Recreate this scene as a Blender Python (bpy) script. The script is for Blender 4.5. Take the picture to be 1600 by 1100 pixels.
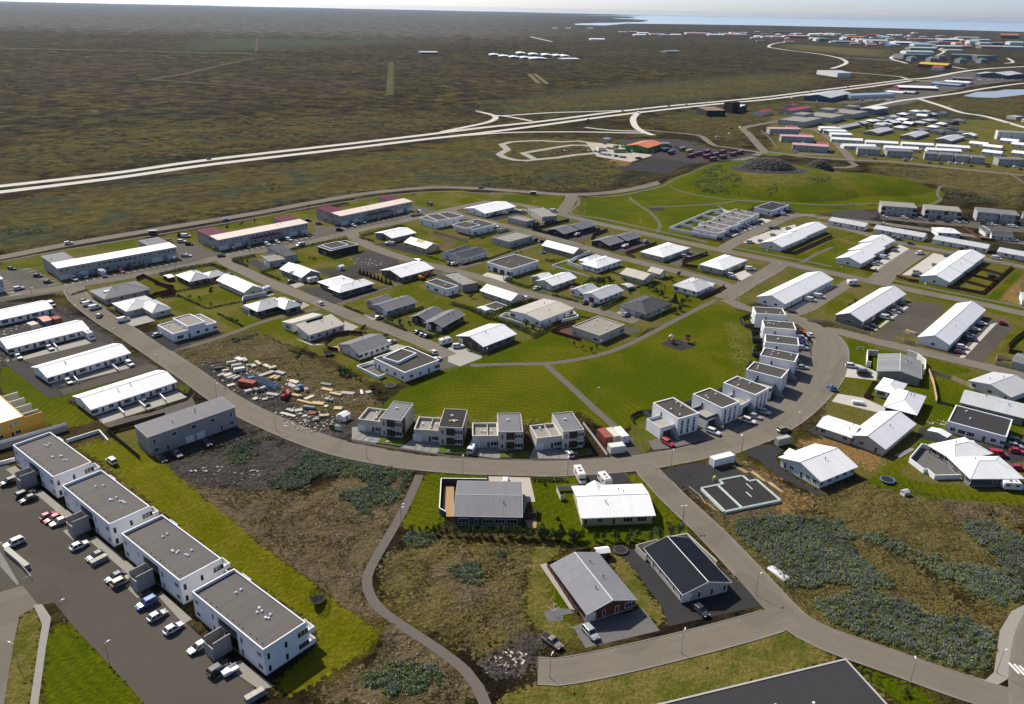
import bpy,bmesh,math,random
import numpy as np
from mathutils import Matrix,Vector
R=math.radians
scene=bpy.context.scene
for o in list(bpy.data.objects):bpy.data.objects.remove(o)
C=scene.collection
# ------------------------------------------------------------------ camera, sky, sun, exposure
cam=bpy.data.objects.new('camera',bpy.data.cameras.new('camera'))
C.objects.link(cam);scene.camera=cam
cam.data.sensor_fit='HORIZONTAL';cam.data.sensor_width=36.0;cam.data.lens=28.1250
cam.data.clip_start=1.0;cam.data.clip_end=90000.0
cam.matrix_world=Matrix([[0.999786,-0.020696,0.0,0.0],[0.008173,0.394835,-0.918716,0.0],[0.019013,0.918519,0.394919,120.0],[0,0,0,1]])
SUN_EL,SUN_AZ=R(43.0),R(43.0)          # elevation; bearing west of the +Y axis
world=bpy.data.worlds.new('World');scene.world=world;world.use_nodes=True
wn=world.node_tree;wn.nodes.clear()
wo=wn.nodes.new('ShaderNodeOutputWorld');wb=wn.nodes.new('ShaderNodeBackground');sk=wn.nodes.new('ShaderNodeTexSky')
sk.sky_type='NISHITA';sk.sun_disc=False;sk.sun_elevation=SUN_EL;sk.sun_rotation=-SUN_AZ
sk.altitude=0;sk.air_density=0.38;sk.dust_density=0.9;sk.ozone_density=1.0
wb.inputs['Strength'].default_value=0.14
wn.links.new(sk.outputs[0],wb.inputs['Color']);wn.links.new(wb.outputs[0],wo.inputs['Surface'])
sd=bpy.data.lights.new('sun','SUN');sd.energy=4.8;sd.angle=R(0.53);sd.color=(1.0,0.93,0.82)
sun=bpy.data.objects.new('sun',sd);C.objects.link(sun)
sdir=Vector((-math.sin(SUN_AZ)*math.cos(SUN_EL),math.cos(SUN_AZ)*math.cos(SUN_EL),math.sin(SUN_EL)))
sun.rotation_euler=sdir.to_track_quat('Z','Y').to_euler();sun.location=sdir*300
vs=scene.view_settings
vs.view_transform='Standard';vs.look='None';vs.exposure=0.27;vs.gamma=1.0;vs.use_curve_mapping=False
# ------------------------------------------------------------------ materials
MATS={}
def nd(nt,typ,**k):
 n=nt.nodes.new(typ)
 for a,v in k.items():
  if a.startswith('i_'):n.inputs[a[2:].replace('_',' ')].default_value=v
  else:setattr(n,a,v)
 return n
def mixc(nt,fac,a,b,blend='MIX'):
 m=nt.nodes.new('ShaderNodeMix');m.data_type='RGBA';m.blend_type=blend
 for s,v in((m.inputs[0],fac),(m.inputs[6],a),(m.inputs[7],b)):
  if hasattr(v,'links')or isinstance(v,bpy.types.NodeSocket):nt.links.new(v,s)
  elif isinstance(v,(int,float)):s.default_value=v
  else:s.default_value=(*v,1.0)[:4]
 return m.outputs[2]
def math_(nt,op,a,b=None,c=None,clamp=False):
 m=nt.nodes.new('ShaderNodeMath');m.operation=op;m.use_clamp=clamp
 for i,v in enumerate((a,b,c)):
  if v is None:continue
  if isinstance(v,(int,float)):m.inputs[i].default_value=v
  else:nt.links.new(v,m.inputs[i])
 return m.outputs[0]
def ramp(nt,fac,lo,hi):
 r=nt.nodes.new('ShaderNodeMapRange');r.interpolation_type='SMOOTHSTEP'
 r.inputs['From Min'].default_value=lo;r.inputs['From Max'].default_value=hi
 nt.links.new(fac,r.inputs['Value']);return r.outputs[0]
def noise(nt,vec,scale,detail=3,rough=.55,dist=0):
 n=nd(nt,'ShaderNodeTexNoise',i_Scale=scale,i_Detail=detail,i_Roughness=rough,i_Distortion=dist)
 nt.links.new(vec,n.inputs['Vector']);return n.outputs['Fac']
def newmat(name):
 m=bpy.data.materials.new(name);m.use_nodes=True;nt=m.node_tree
 return m,nt,nt.nodes['Principled BSDF']
def mat(name,col,rough=.7,var=.12,scale=.6,spec=.3,metal=0,fine=None,bump=0,grain=.06,dirt=0,dcol=(.05,.045,.04)):
 """plain surface: base colour with two scales of mottling, optional bump and dirt"""
 m,nt,p=newmat(name)
 tc=nd(nt,'ShaderNodeTexCoord');v=tc.outputs['Object']
 geo=nd(nt,'ShaderNodeNewGeometry');wv=geo.outputs['Position']
 n1=noise(nt,wv,scale,3);n2=noise(nt,wv,(fine or 7.0),2)
 oi=nd(nt,'ShaderNodeObjectInfo').outputs['Random']
 f=math_(nt,'ADD',math_(nt,'MULTIPLY',math_(nt,'SUBTRACT',n1,.5),2*var),math_(nt,'MULTIPLY',math_(nt,'SUBTRACT',n2,.5),2*grain))
 f=math_(nt,'ADD',f,math_(nt,'MULTIPLY',math_(nt,'SUBTRACT',oi,.5),.06))
 f=math_(nt,'ADD',f,1.0)
 cc=mixc(nt,1.0,col,(1,1,1),'MULTIPLY')
 vm=nd(nt,'ShaderNodeVectorMath',operation='SCALE');nt.links.new(cc,vm.inputs[0]);nt.links.new(f,vm.inputs['Scale'])
 out=vm.outputs[0]
 if name.startswith('asphalt'):
  au=math_(nt,'ABSOLUTE',nd(nt,'ShaderNodeAttribute',attribute_name='across').outputs['Fac']);tr=ramp(nt,math_(nt,'ABSOLUTE',math_(nt,'SUBTRACT',au,.45)),.16,.04);nb=ramp(nt,noise(nt,wv,.25,4),.35,.65)
  out=mixc(nt,math_(nt,'MULTIPLY',math_(nt,'MULTIPLY',tr,nb),.22),out,tuple(x*.62 for x in col));out=mixc(nt,math_(nt,'MULTIPLY',math_(nt,'MULTIPLY',ramp(nt,au,.78,.98),nb),.5),out,tuple(x*1.4 for x in col))
  vo=nd(nt,'ShaderNodeTexVoronoi',i_Scale=.07);nt.links.new(wv,vo.inputs['Vector']);sp_=nd(nt,'ShaderNodeSeparateColor');nt.links.new(vo.outputs['Color'],sp_.inputs[0])
  out=mixc(nt,math_(nt,'MULTIPLY',ramp(nt,sp_.outputs[0],.72,.78),.22),out,tuple(x*.55 for x in col));out=mixc(nt,math_(nt,'MULTIPLY',ramp(nt,noise(nt,wv,.9,3,.6),.58,.75),.25),out,tuple(x*1.35 for x in col))
 if dirt:
  d=ramp(nt,noise(nt,wv,.35,5,.65),.52,.75)
  out=mixc(nt,math_(nt,'MULTIPLY',d,dirt),out,dcol)
 nt.links.new(out,p.inputs['Base Color'])
 p.inputs['Roughness'].default_value=rough;p.inputs['Specular IOR Level'].default_value=spec;p.inputs['Metallic'].default_value=metal
 if bump:
  b=nd(nt,'ShaderNodeBump',i_Strength=bump,i_Distance=.05);nt.links.new(n2,b.inputs['Height']);nt.links.new(b.outputs[0],p.inputs['Normal'])
 MATS[name]=m;return m
def roofmat(name,col,rough=.45,spec=.25,axis=0,period=.9,var=.06,metal=0.0):
 """profiled metal sheet: fine ribs across the slope and sheet-to-sheet tone changes"""
 m,nt,p=newmat(name+'_xy'[axis+1]if False else name+('_x','_y')[axis])
 tc=nd(nt,'ShaderNodeTexCoord');sep=nd(nt,'ShaderNodeSeparateXYZ');nt.links.new(tc.outputs['Object'],sep.inputs[0])
 u=sep.outputs[axis]
 st=math_(nt,'FRACT',math_(nt,'DIVIDE',u,period))
 rib=ramp(nt,math_(nt,'ABSOLUTE',math_(nt,'SUBTRACT',st,.5)),.40,.48)
 sheet=nd(nt,'ShaderNodeTexWhiteNoise',noise_dimensions='1D');nt.links.new(math_(nt,'FLOOR',math_(nt,'DIVIDE',u,period)),sheet.inputs['W'])
 geo=nd(nt,'ShaderNodeNewGeometry')
 n1=noise(nt,geo.outputs['Position'],.5,4)
 f=math_(nt,'ADD',1.0,math_(nt,'MULTIPLY',math_(nt,'SUBTRACT',sheet.outputs['Value'],.5),var))
 f=math_(nt,'ADD',f,math_(nt,'MULTIPLY',math_(nt,'SUBTRACT',n1,.5),.12 if min(col)>.6 else .25))
 f=math_(nt,'SUBTRACT',f,math_(nt,'MULTIPLY',rib,.13))
 vm=nd(nt,'ShaderNodeVectorMath',operation='SCALE');vm.inputs[0].default_value=col;nt.links.new(f,vm.inputs['Scale'])
 nt.links.new(vm.outputs[0],p.inputs['Base Color'])
 p.inputs['Roughness'].default_value=rough;p.inputs['Specular IOR Level'].default_value=spec if max(col)>.3 else .06;p.inputs['Metallic'].default_value=metal
 b=nd(nt,'ShaderNodeBump',i_Strength=.35,i_Distance=.04);nt.links.new(rib,b.inputs['Height']);nt.links.new(b.outputs[0],p.inputs['Normal'])
 MATS[name+('_x','_y')[axis]]=m
for n,c,r_ in[('white',(.78,.785,.79),.7),('offwhite',(.64,.64,.61),.75),('lgrey',(.38,.375,.36),.8),('mgrey',(.21,.215,.22),.8),('dgrey',(.075,.077,.08),.75),
  ('black',(.028,.028,.03),.7),('concrete',(.32,.312,.295),.9),('stucco',(.52,.49,.44),.9),('beige',(.45,.43,.37),.85),('cream',(.55,.53,.42),.8),('yellow',(.62,.36,.05),.75),
  ('pyellow',(.50,.42,.19),.8),('redwood',(.085,.030,.022),.8),('redwall',(.11,.035,.018),.75),('brown',(.055,.032,.022),.8),('bkwood',(.022,.02,.02),.8),('darkwood',(.05,.032,.022),.85),
  ('mint',(.50,.60,.54),.7),('ply',(.52,.40,.23),.8),('navy',(.05,.075,.11),.6),('maroon',(.16,.015,.03),.6),('blue',(.08,.17,.32),.6),('green',(.06,.16,.03),.6),('dgreen',(.03,.12,.05),.6),
  ('tealw',(.06,.22,.24),.6),('rust',(.28,.075,.05),.8),('orange',(.55,.14,.03),.6),('red',(.45,.02,.03),.5),('deck',(.36,.23,.12),.85)]:
 mat(n,c,r_,var=.08,grain=.05,dirt=.10 if n not in('yellow',)else .05)
for n,c,ro in[('wmetal',(.83,.835,.84),.42),('lmetal',(.50,.51,.52),.45),('lgmetal',(.215,.215,.235),.55),('gmetal',(.185,.185,.195),.5),('dmetal',(.085,.087,.095),.5),('bkmetal',(.010,.013,.020),.6),('bmetal',(.46,.43,.37),.55),
  ('pmetal',(.66,.56,.49),.5),('rmetal',(.125,.022,.042),.5),('redmetal',(.33,.07,.09),.5),('pinkmetal',(.50,.32,.31),.5),('bluemetal',(.27,.36,.46),.5),('tealmetal',(.36,.47,.44),.5),('orangemetal',(.58,.19,.08),.5),
  ('yellowmetal',(.55,.42,.06),.5),('greenroof',(.10,.20,.09),.6),('brownroof',(.24,.17,.13),.7),('oldmetal',(.24,.245,.255),.5)]:
 for ax in(0,1):roofmat(n,c,ro,axis=ax,var=.22 if n=='oldmetal' else .07)
mat('gravelroof',(.078,.071,.062),.95,spec=.05,var=.18,grain=.22,fine=9,scale=.4);mat('lgravel',(.27,.255,.225),.95,spec=.05,var=.12,grain=.12,fine=6);mat('mgravel',(.155,.146,.132),.95,spec=.05,var=.15,grain=.15,fine=6);mat('darkroof',(.045,.044,.047),.9,spec=.05,var=.1,grain=.1)
def glassmat():
 m,nt,p=newmat('glass');p.inputs['Base Color'].default_value=(.018,.022,.026,1);p.inputs['Roughness'].default_value=.06;p.inputs['Specular IOR Level'].default_value=.9;MATS['glass']=m
glassmat()
mat('frame',(.74,.74,.73),.5,var=.02,grain=.02);mat('dframe',(.03,.03,.032),.5,var=.02,grain=.02);mat('garage',(.70,.70,.69),.5,var=.03,grain=.02);mat('door',(.10,.06,.04),.5);mat('dgarage',(.05,.05,.055),.5);mat('rgarage',(.13,.03,.03),.5)
mat('rubber',(.015,.015,.016),.8,var=.05);mat('steel',(.35,.36,.37),.45,metal=.6,var=.05);mat('rim',(.4,.4,.41),.35,metal=.8,var=.02);mat('lamp_glass',(.75,.77,.78),.3,var=.0,grain=0);mat('taillight',(.35,.01,.01),.3,var=0,grain=0)
mat('skin',(.45,.28,.2),.6,var=.02);mat('hivis',(.55,.62,.05),.7);mat('dark',(.03,.03,.04),.8);mat('hair',(.05,.03,.02),.7)
# ground sheets
mat('asphalt',(.172,.152,.124),.92,spec=.04,var=.10,grain=.10,fine=5,scale=.12,dirt=.12,dcol=(.10,.09,.076));mat('asphalt2',(.084,.075,.063),.92,spec=.04,var=.12,grain=.10,scale=.12,dirt=.15,dcol=(.115,.105,.09));mat('asphalt3',(.104,.094,.080),.92,spec=.04,var=.14,grain=.10,scale=.1,dirt=.2,dcol=(.15,.135,.115))
mat('paleroad',(.52,.50,.455),.95,spec=.04,var=.05,grain=.04,scale=.02,fine=.5);mat('palegravel',(.40,.37,.31),.95,spec=.04,var=.12,grain=.14,fine=3,scale=.05);mat('track',(.088,.068,.052),.95,spec=.04,var=.2,scale=.03);mat('track2',(.34,.315,.265),.95,spec=.04,var=.08,scale=.05)
mat('grasstrack',(.078,.068,.026),.95,spec=.04,var=.25,scale=.03,fine=.3,grain=.2);mat('drygrass',(.15,.12,.06),.95,spec=.04,var=.2,scale=.05);mat('path',(.128,.114,.098),.92,spec=.04,var=.08,grain=.08);mat('conc',(.34,.325,.29),.9,spec=.04,var=.1,grain=.08,dirt=.12,dcol=(.16,.15,.13));mat('conc2',(.46,.44,.40),.9,spec=.04,var=.08,dirt=.12,dcol=(.22,.2,.17))
mat('slab',(.23,.225,.21),.9,spec=.04,var=.1,grain=.06);mat('slab2',(.135,.132,.128),.9,spec=.04,var=.12,grain=.08);mat('paving',(.27,.255,.225),.9,spec=.04,var=.1,grain=.14,fine=3);mat('paving2',(.20,.20,.19),.9,spec=.04,var=.1,grain=.1)
mat('dkgravel',(.060,.055,.053),1,spec=.04,var=.25,grain=.3,fine=5,scale=.2,bump=.6);mat('dkgravel2',(.040,.039,.040),1,spec=.04,var=.2,grain=.3,fine=6,scale=.3,bump=.6);mat('kerb',(.24,.225,.20),.9,spec=.04,var=.08);mat('paint',(.72,.71,.68),.7,spec=.04,var=.08,dirt=.3,dcol=(.3,.28,.25));mat('lawn',(.085,.12,.014),.95,spec=.04,var=.2,grain=.2)
mat('bark',(.07,.05,.035),.95,spec=.04);mat('stone',(.23,.21,.18),.95,spec=.04,var=.25,grain=.2);mat('lava',(.12,.11,.098),.95,spec=.04,var=.3,grain=.3);mat('formwork',(.55,.64,.58),.7,spec=.04)
# vehicle paint
def paint(name,col,metal=.0):
 m,nt,p=newmat('paint_'+name);p.inputs['Base Color'].default_value=(*col,1);p.inputs['Roughness'].default_value=.3;p.inputs['Coat Weight'].default_value=.6;p.inputs['Coat Roughness'].default_value=.08;p.inputs['Metallic'].default_value=metal
 MATS['paint_'+name]=m
for n,c,me in[('white',(.72,.72,.71),0),('silver',(.46,.47,.48),.35),('grey',(.2,.21,.22),.3),('charcoal',(.05,.053,.058),.2),('black',(.013,.013,.015),0),('navy',(.025,.04,.085),.1),('blue',(.04,.14,.38),.1),('red',(.42,.015,.03),0),('maroon',(.22,.012,.045),.1),('tan',(.30,.26,.2),.3),('green',(.12,.30,.06),0),('yellow',(.62,.48,.05),0),('orange',(.6,.14,.02),0)]:
 paint(n,c,me)
def leafmat(name,a,b,rough=.7):
 m,nt,p=newmat(name);oi=nd(nt,'ShaderNodeObjectInfo');geo=nd(nt,'ShaderNodeNewGeometry')
 n1=noise(nt,geo.outputs['Position'],2.5,2);n0=noise(nt,geo.outputs['Position'],.12,3)
 f=math_(nt,'ADD',math_(nt,'MULTIPLY',n1,.5),math_(nt,'MULTIPLY',geo.outputs['Random Per Island'],.5))
 c=mixc(nt,f,a,b);c=mixc(nt,ramp(nt,n0,.4,.7),c,mixc(nt,.6,c,tuple(x*.6 for x in a)))
 nt.links.new(c,p.inputs['Base Color']);p.inputs['Roughness'].default_value=rough;p.inputs['Specular IOR Level'].default_value=.15
 MATS[name]=m
leafmat('leaf',(.055,.085,.020),(.15,.19,.06));leafmat('conifer',(.014,.030,.010),(.045,.075,.025));leafmat('hedge',(.045,.068,.014),(.12,.15,.035));leafmat('lupin_leaf',(.100,.140,.042),(.225,.275,.095));leafmat('lupin_flower',(.16,.17,.20),(.30,.30,.37));leafmat('tuft',(.15,.125,.045),(.30,.25,.11));leafmat('tuft_green',(.07,.085,.02),(.14,.15,.04))
# ------------------------------------------------------------------ mesh helpers
class MB:
 def __init__(s):s.v=[];s.f=[];s.m=[]
 def poly(s,pts,mi=0):
  i=len(s.v);s.v+=[tuple(p)for p in pts];s.f.append(tuple(range(i,i+len(pts))));s.m.append(mi);return s
 def box(s,x0,x1,y0,y1,z0,z1,mi=0):
  i=len(s.v);s.v+=[(x0,y0,z0),(x1,y0,z0),(x1,y1,z0),(x0,y1,z0),(x0,y0,z1),(x1,y0,z1),(x1,y1,z1),(x0,y1,z1)]
  for q in((0,3,2,1),(4,5,6,7),(0,1,5,4),(1,2,6,5),(2,3,7,6),(3,0,4,7)):s.f.append(tuple(i+k for k in q));s.m.append(mi)
  return s
 def prism(s,sec,a,b,axis='x',mi=0):
  """closed section (list of (p,z)) extruded along x or y from a to b"""
  n=len(sec);i=len(s.v)
  for t in(a,b):
   for p,z in sec:s.v.append((t,p,z)if axis=='x' else(p,t,z))
  for k in range(n):
   j=(k+1)%n;q=(i+k,i+j,i+n+j,i+n+k);s.f.append(q);s.m.append(mi)
  s.f.append(tuple(i+k for k in reversed(range(n))));s.f.append(tuple(i+n+k for k in range(n)));s.m+=[mi,mi]
  return s
 def cyl(s,p,q,r0,r1=None,n=8,mi=0):
  r1=r0 if r1 is None else r1;p=Vector(p);q=Vector(q);d=(q-p).normalized()
  u=d.orthogonal().normalized();w=d.cross(u);i=len(s.v)
  for c,r_ in((p,r0),(q,r1)):
   for k in range(n):a=2*math.pi*k/n;s.v.append(tuple(c+(u*math.cos(a)+w*math.sin(a))*r_))
  for k in range(n):j=(k+1)%n;s.f.append((i+k,i+j,i+n+j,i+n+k));s.m.append(mi)
  s.f.append(tuple(i+k for k in reversed(range(n))));s.f.append(tuple(i+n+k for k in range(n)));s.m+=[mi,mi]
  return s
 def loft(s,rings,mi=0,cap=True):
  n=len(rings[0]);i=len(s.v)
  for r_ in rings:s.v+=[tuple(p)for p in r_]
  for a in range(len(rings)-1):
   for k in range(n):j=(k+1)%n;s.f.append((i+a*n+k,i+a*n+j,i+(a+1)*n+j,i+(a+1)*n+k));s.m.append(mi)
  if cap:
   s.f.append(tuple(i+k for k in reversed(range(n))));s.f.append(tuple(i+(len(rings)-1)*n+k for k in range(n)));s.m+=[mi,mi]
  return s
 def mesh(s,name,mats,fix=True,smooth=False):
  me=bpy.data.meshes.new(name);me.from_pydata(s.v,[],s.f)
  for m in(mats if isinstance(mats,(list,tuple))else[mats]):me.materials.append(MATS[m]if isinstance(m,str)else m)
  if any(s.m):me.polygons.foreach_set('material_index',s.m)
  if smooth:me.polygons.foreach_set('use_smooth',[True]*len(s.f))
  if fix:
   b=bmesh.new();b.from_mesh(me);bmesh.ops.recalc_face_normals(b,faces=b.faces);b.to_mesh(me);b.free()
  me.update();return me
def put(name,me,parent=None,loc=(0,0,0),rz=0,scale=None):
 o=bpy.data.objects.new(name,me);C.objects.link(o);o.location=loc;o.rotation_euler=(0,0,rz)
 if scale:o.scale=scale
 if parent:o.parent=parent
 return o
def tag(o,label=None,cat=None,group=None,kind=None):
 if label:o['label']=label
 if cat:o['category']=cat
 if group:o['group']=group
 if kind:o['kind']=kind
 return o
def empty(name,loc,rz=0):
 o=bpy.data.objects.new(name,None);C.objects.link(o);o.location=loc;o.rotation_euler=(0,0,rz);o.empty_display_size=.5;return o
CACHE={}
def cached(key,fn):
 if key not in CACHE:CACHE[key]=fn()
 return CACHE[key]
def copy_tree(o,parent=None,mats=None):
 c=o.copy();C.objects.link(c);c.parent=parent
 for ch in o.children:copy_tree(ch,c)
 return c
ORD=['leftmost','second from the left','third from the left','fourth from the left','fifth from the left','sixth from the left','seventh from the left','eighth from the left','ninth from the left','tenth from the left']+[f'{k}th from the left' for k in range(11,60)]
MW=cam.matrix_world.inverted()
def side(x,y):                             # bearing seen from the viewpoint, used only to count things from left to right in labels
 p=MW@Vector((x,y,0));return p.x/-p.z
# ------------------------------------------------------------------ survey tables (metres, world axes)
LAWNC=(-10.8,206.5)
N=None
CATS={'house':'house','row_house':'row houses','apartment_block':'apartment block','terraced_row':'row houses','cube_house':'house','villa':'villa','farm_hall':'farm hall','far_building':'building','octagon_house':'house','storage_tank':'tank','terrace':'row houses','school_building':'building','sports_hall':'hall'}
FARHALLS=[
(1389,2983,98,45,7.5,11.4,'offwhite','tealmetal'),
(1568,3345,102,45,7.7,11.6,'mgrey','tealmetal'),
(1790,3805,98,45,6.9,10.5,'offwhite','bluemetal'),
(1765,3979,102,45,8.2,12.4,'blue','wmetal'),
(1853,3980,74,45,6.3,9.6,'dgrey','bluemetal'),
(1631,3741,48,45,5.1,7.8,'blue','bluemetal'),
(2000,4161,43,45,6.7,10.1,'mgrey','tealmetal'),
(2078,4190,86,45,7.7,11.6,'blue','redmetal'),
(2092,4108,34,45,7.5,11.3,'offwhite','orangemetal'),
(2354,4724,153,45,7.5,11.4,'dgrey','wmetal'),
(2260,4829,55,45,5.5,8.3,'maroon','pinkmetal'),
(2263,4292,53,45,11.7,17.8,'offwhite','tealmetal'),
(2562,4789,99,45,7.6,11.5,'mgrey','tealmetal'),
(2261,4186,56,45,7.7,11.6,'beige','tealmetal'),
(2029,3702,95,45,7.6,11.5,'mgrey','pinkmetal'),
(2122,3704,92,45,7.6,11.5,'lgrey','tealmetal'),
(2343,4226,57,45,8.6,13.1,'dgrey','gmetal'),
(2469,4285,71,45,10.8,16.3,'offwhite','tealmetal'),
(3145,5548,118,45,20.1,30.5,'brown','orangemetal'),
(1664,3290,64,45,4.6,6.9,'lgrey','tealmetal'),
(1821,3647,107,45,6.7,10.1,'mgrey','lmetal'),
(1899,3656,41,45,8.4,12.7,'mgrey','orangemetal'),
(2823,5429,140,45,5.4,8.2,'beige','lmetal'),
(2104,4953,38,45,6.7,10.2,'blue','tealmetal'),
(2424,5635,38,45,5.9,8.9,'offwhite','pinkmetal'),
(2500,5684,39,45,5.7,8.6,'offwhite','wmetal'),
(2552,5634,20,45,5.9,8.9,'offwhite','orangemetal'),
(3034,6622,38,45,5.4,8.2,'offwhite','pinkmetal'),
(2716,5556,46,45,7.6,11.5,'mgrey','orangemetal'),
(1579,5726,32,45,5.7,8.6,'redwood','pinkmetal'),
(1784,5834,156,45,5.3,8,'dgrey','dmetal'),
(1283,4630,31,45,6.3,9.6,'offwhite','wmetal'),
(1318,4589,52,45,6.3,9.5,'offwhite','pinkmetal'),
(1366,4577,54,45,7.3,11,'offwhite','pinkmetal'),
(1480,4795,27,45,6.5,9.9,'offwhite','wmetal'),
(1513,4693,104,45,9.6,14.5,'maroon','pinkmetal'),
(1749,5401,44,45,7.3,11.1,'offwhite','pinkmetal'),
(1774,5210,46,45,9.4,14.3,'offwhite','wmetal'),
(1910,5474,42,45,7.5,11.3,'lgrey','wmetal'),
(1858,5174,69,45,7.1,10.7,'dgrey','lmetal'),
(2027,5645,44,45,6.4,9.7,'offwhite','wmetal'),
(2007,5447,50,45,8.6,13.1,'offwhite','pinkmetal'),
(1703,4521,23,45,8.3,12.5,'offwhite','wmetal'),
(1901,4886,100,45,6.7,10.1,'mgrey','orangemetal'),
(1532,4060,106,45,5.5,8.4,'blue','bluemetal'),
(1666,4204,30,45,9.6,14.5,'offwhite','lmetal'),
(1687,4161,30,45,9.5,14.4,'offwhite','lmetal'),
(1721,4114,78,45,10.3,15.6,'lgrey','lmetal'),
(2216,5401,78,45,8.6,13,'maroon','redmetal'),
(2068,5396,61,45,6.1,9.3,'tealw','tealmetal'),
(2137,5041,54,45,8,12.1,'blue','bluemetal'),
(2421,5632,41,45,6.4,9.7,'dgrey','wmetal'),
(1454,4205,17,45,10.5,15.9,'offwhite','lmetal'),
(1485,4215,41,45,10.6,16,'dgreen','greenroof'),
(1646,3798,25,45,8.6,13.1,'blue','wmetal'),
(337,3690,62,60,5,7.6,'offwhite','wmetal'),
(621,5139,43,60,3.7,5.6,'offwhite','pinkmetal'),
(679,5111,52,60,4.2,6.3,'maroon','pinkmetal'),
(633,4510,63,60,5.1,7.7,'offwhite','wmetal'),
(701,4869,59,60,5.5,8.3,'offwhite','wmetal'),
(759,4724,83,60,4.7,7.1,'offwhite','pinkmetal'),
(783,4581,64,60,4.2,6.3,'blue','bluemetal'),
(855,4686,52,60,5.1,7.7,'offwhite','wmetal'),
(1039,5016,140,60,6.8,10.3,'offwhite','pinkmetal'),
(1206,5711,90,60,4.2,6.3,'dgrey','dmetal'),
(1101,4840,81,60,5.5,8.3,'offwhite','wmetal'),
(1245,4976,134,60,5.6,8.5,'offwhite','pinkmetal'),
(1310,5309,20,60,7.2,10.9,'offwhite','orangemetal')]
TREEPLACES=[
'in the planted line below the low dark house',
'in the planted line below the yellow house',
'in the dark conifer row behind the flared-roof house',
'in the thicket beside the beige gabled house',
'in the garden thicket of the dark hipped house',
'beside the first estate street',
'beside the second estate street',
'behind the maroon-roofed apartments',
'in the open gardens at left',
'between the long white rows',
'on the lawn of the yellow house',
'in the estate gardens',
'in the distant estate',
'beside the dark hall roof']
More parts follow.
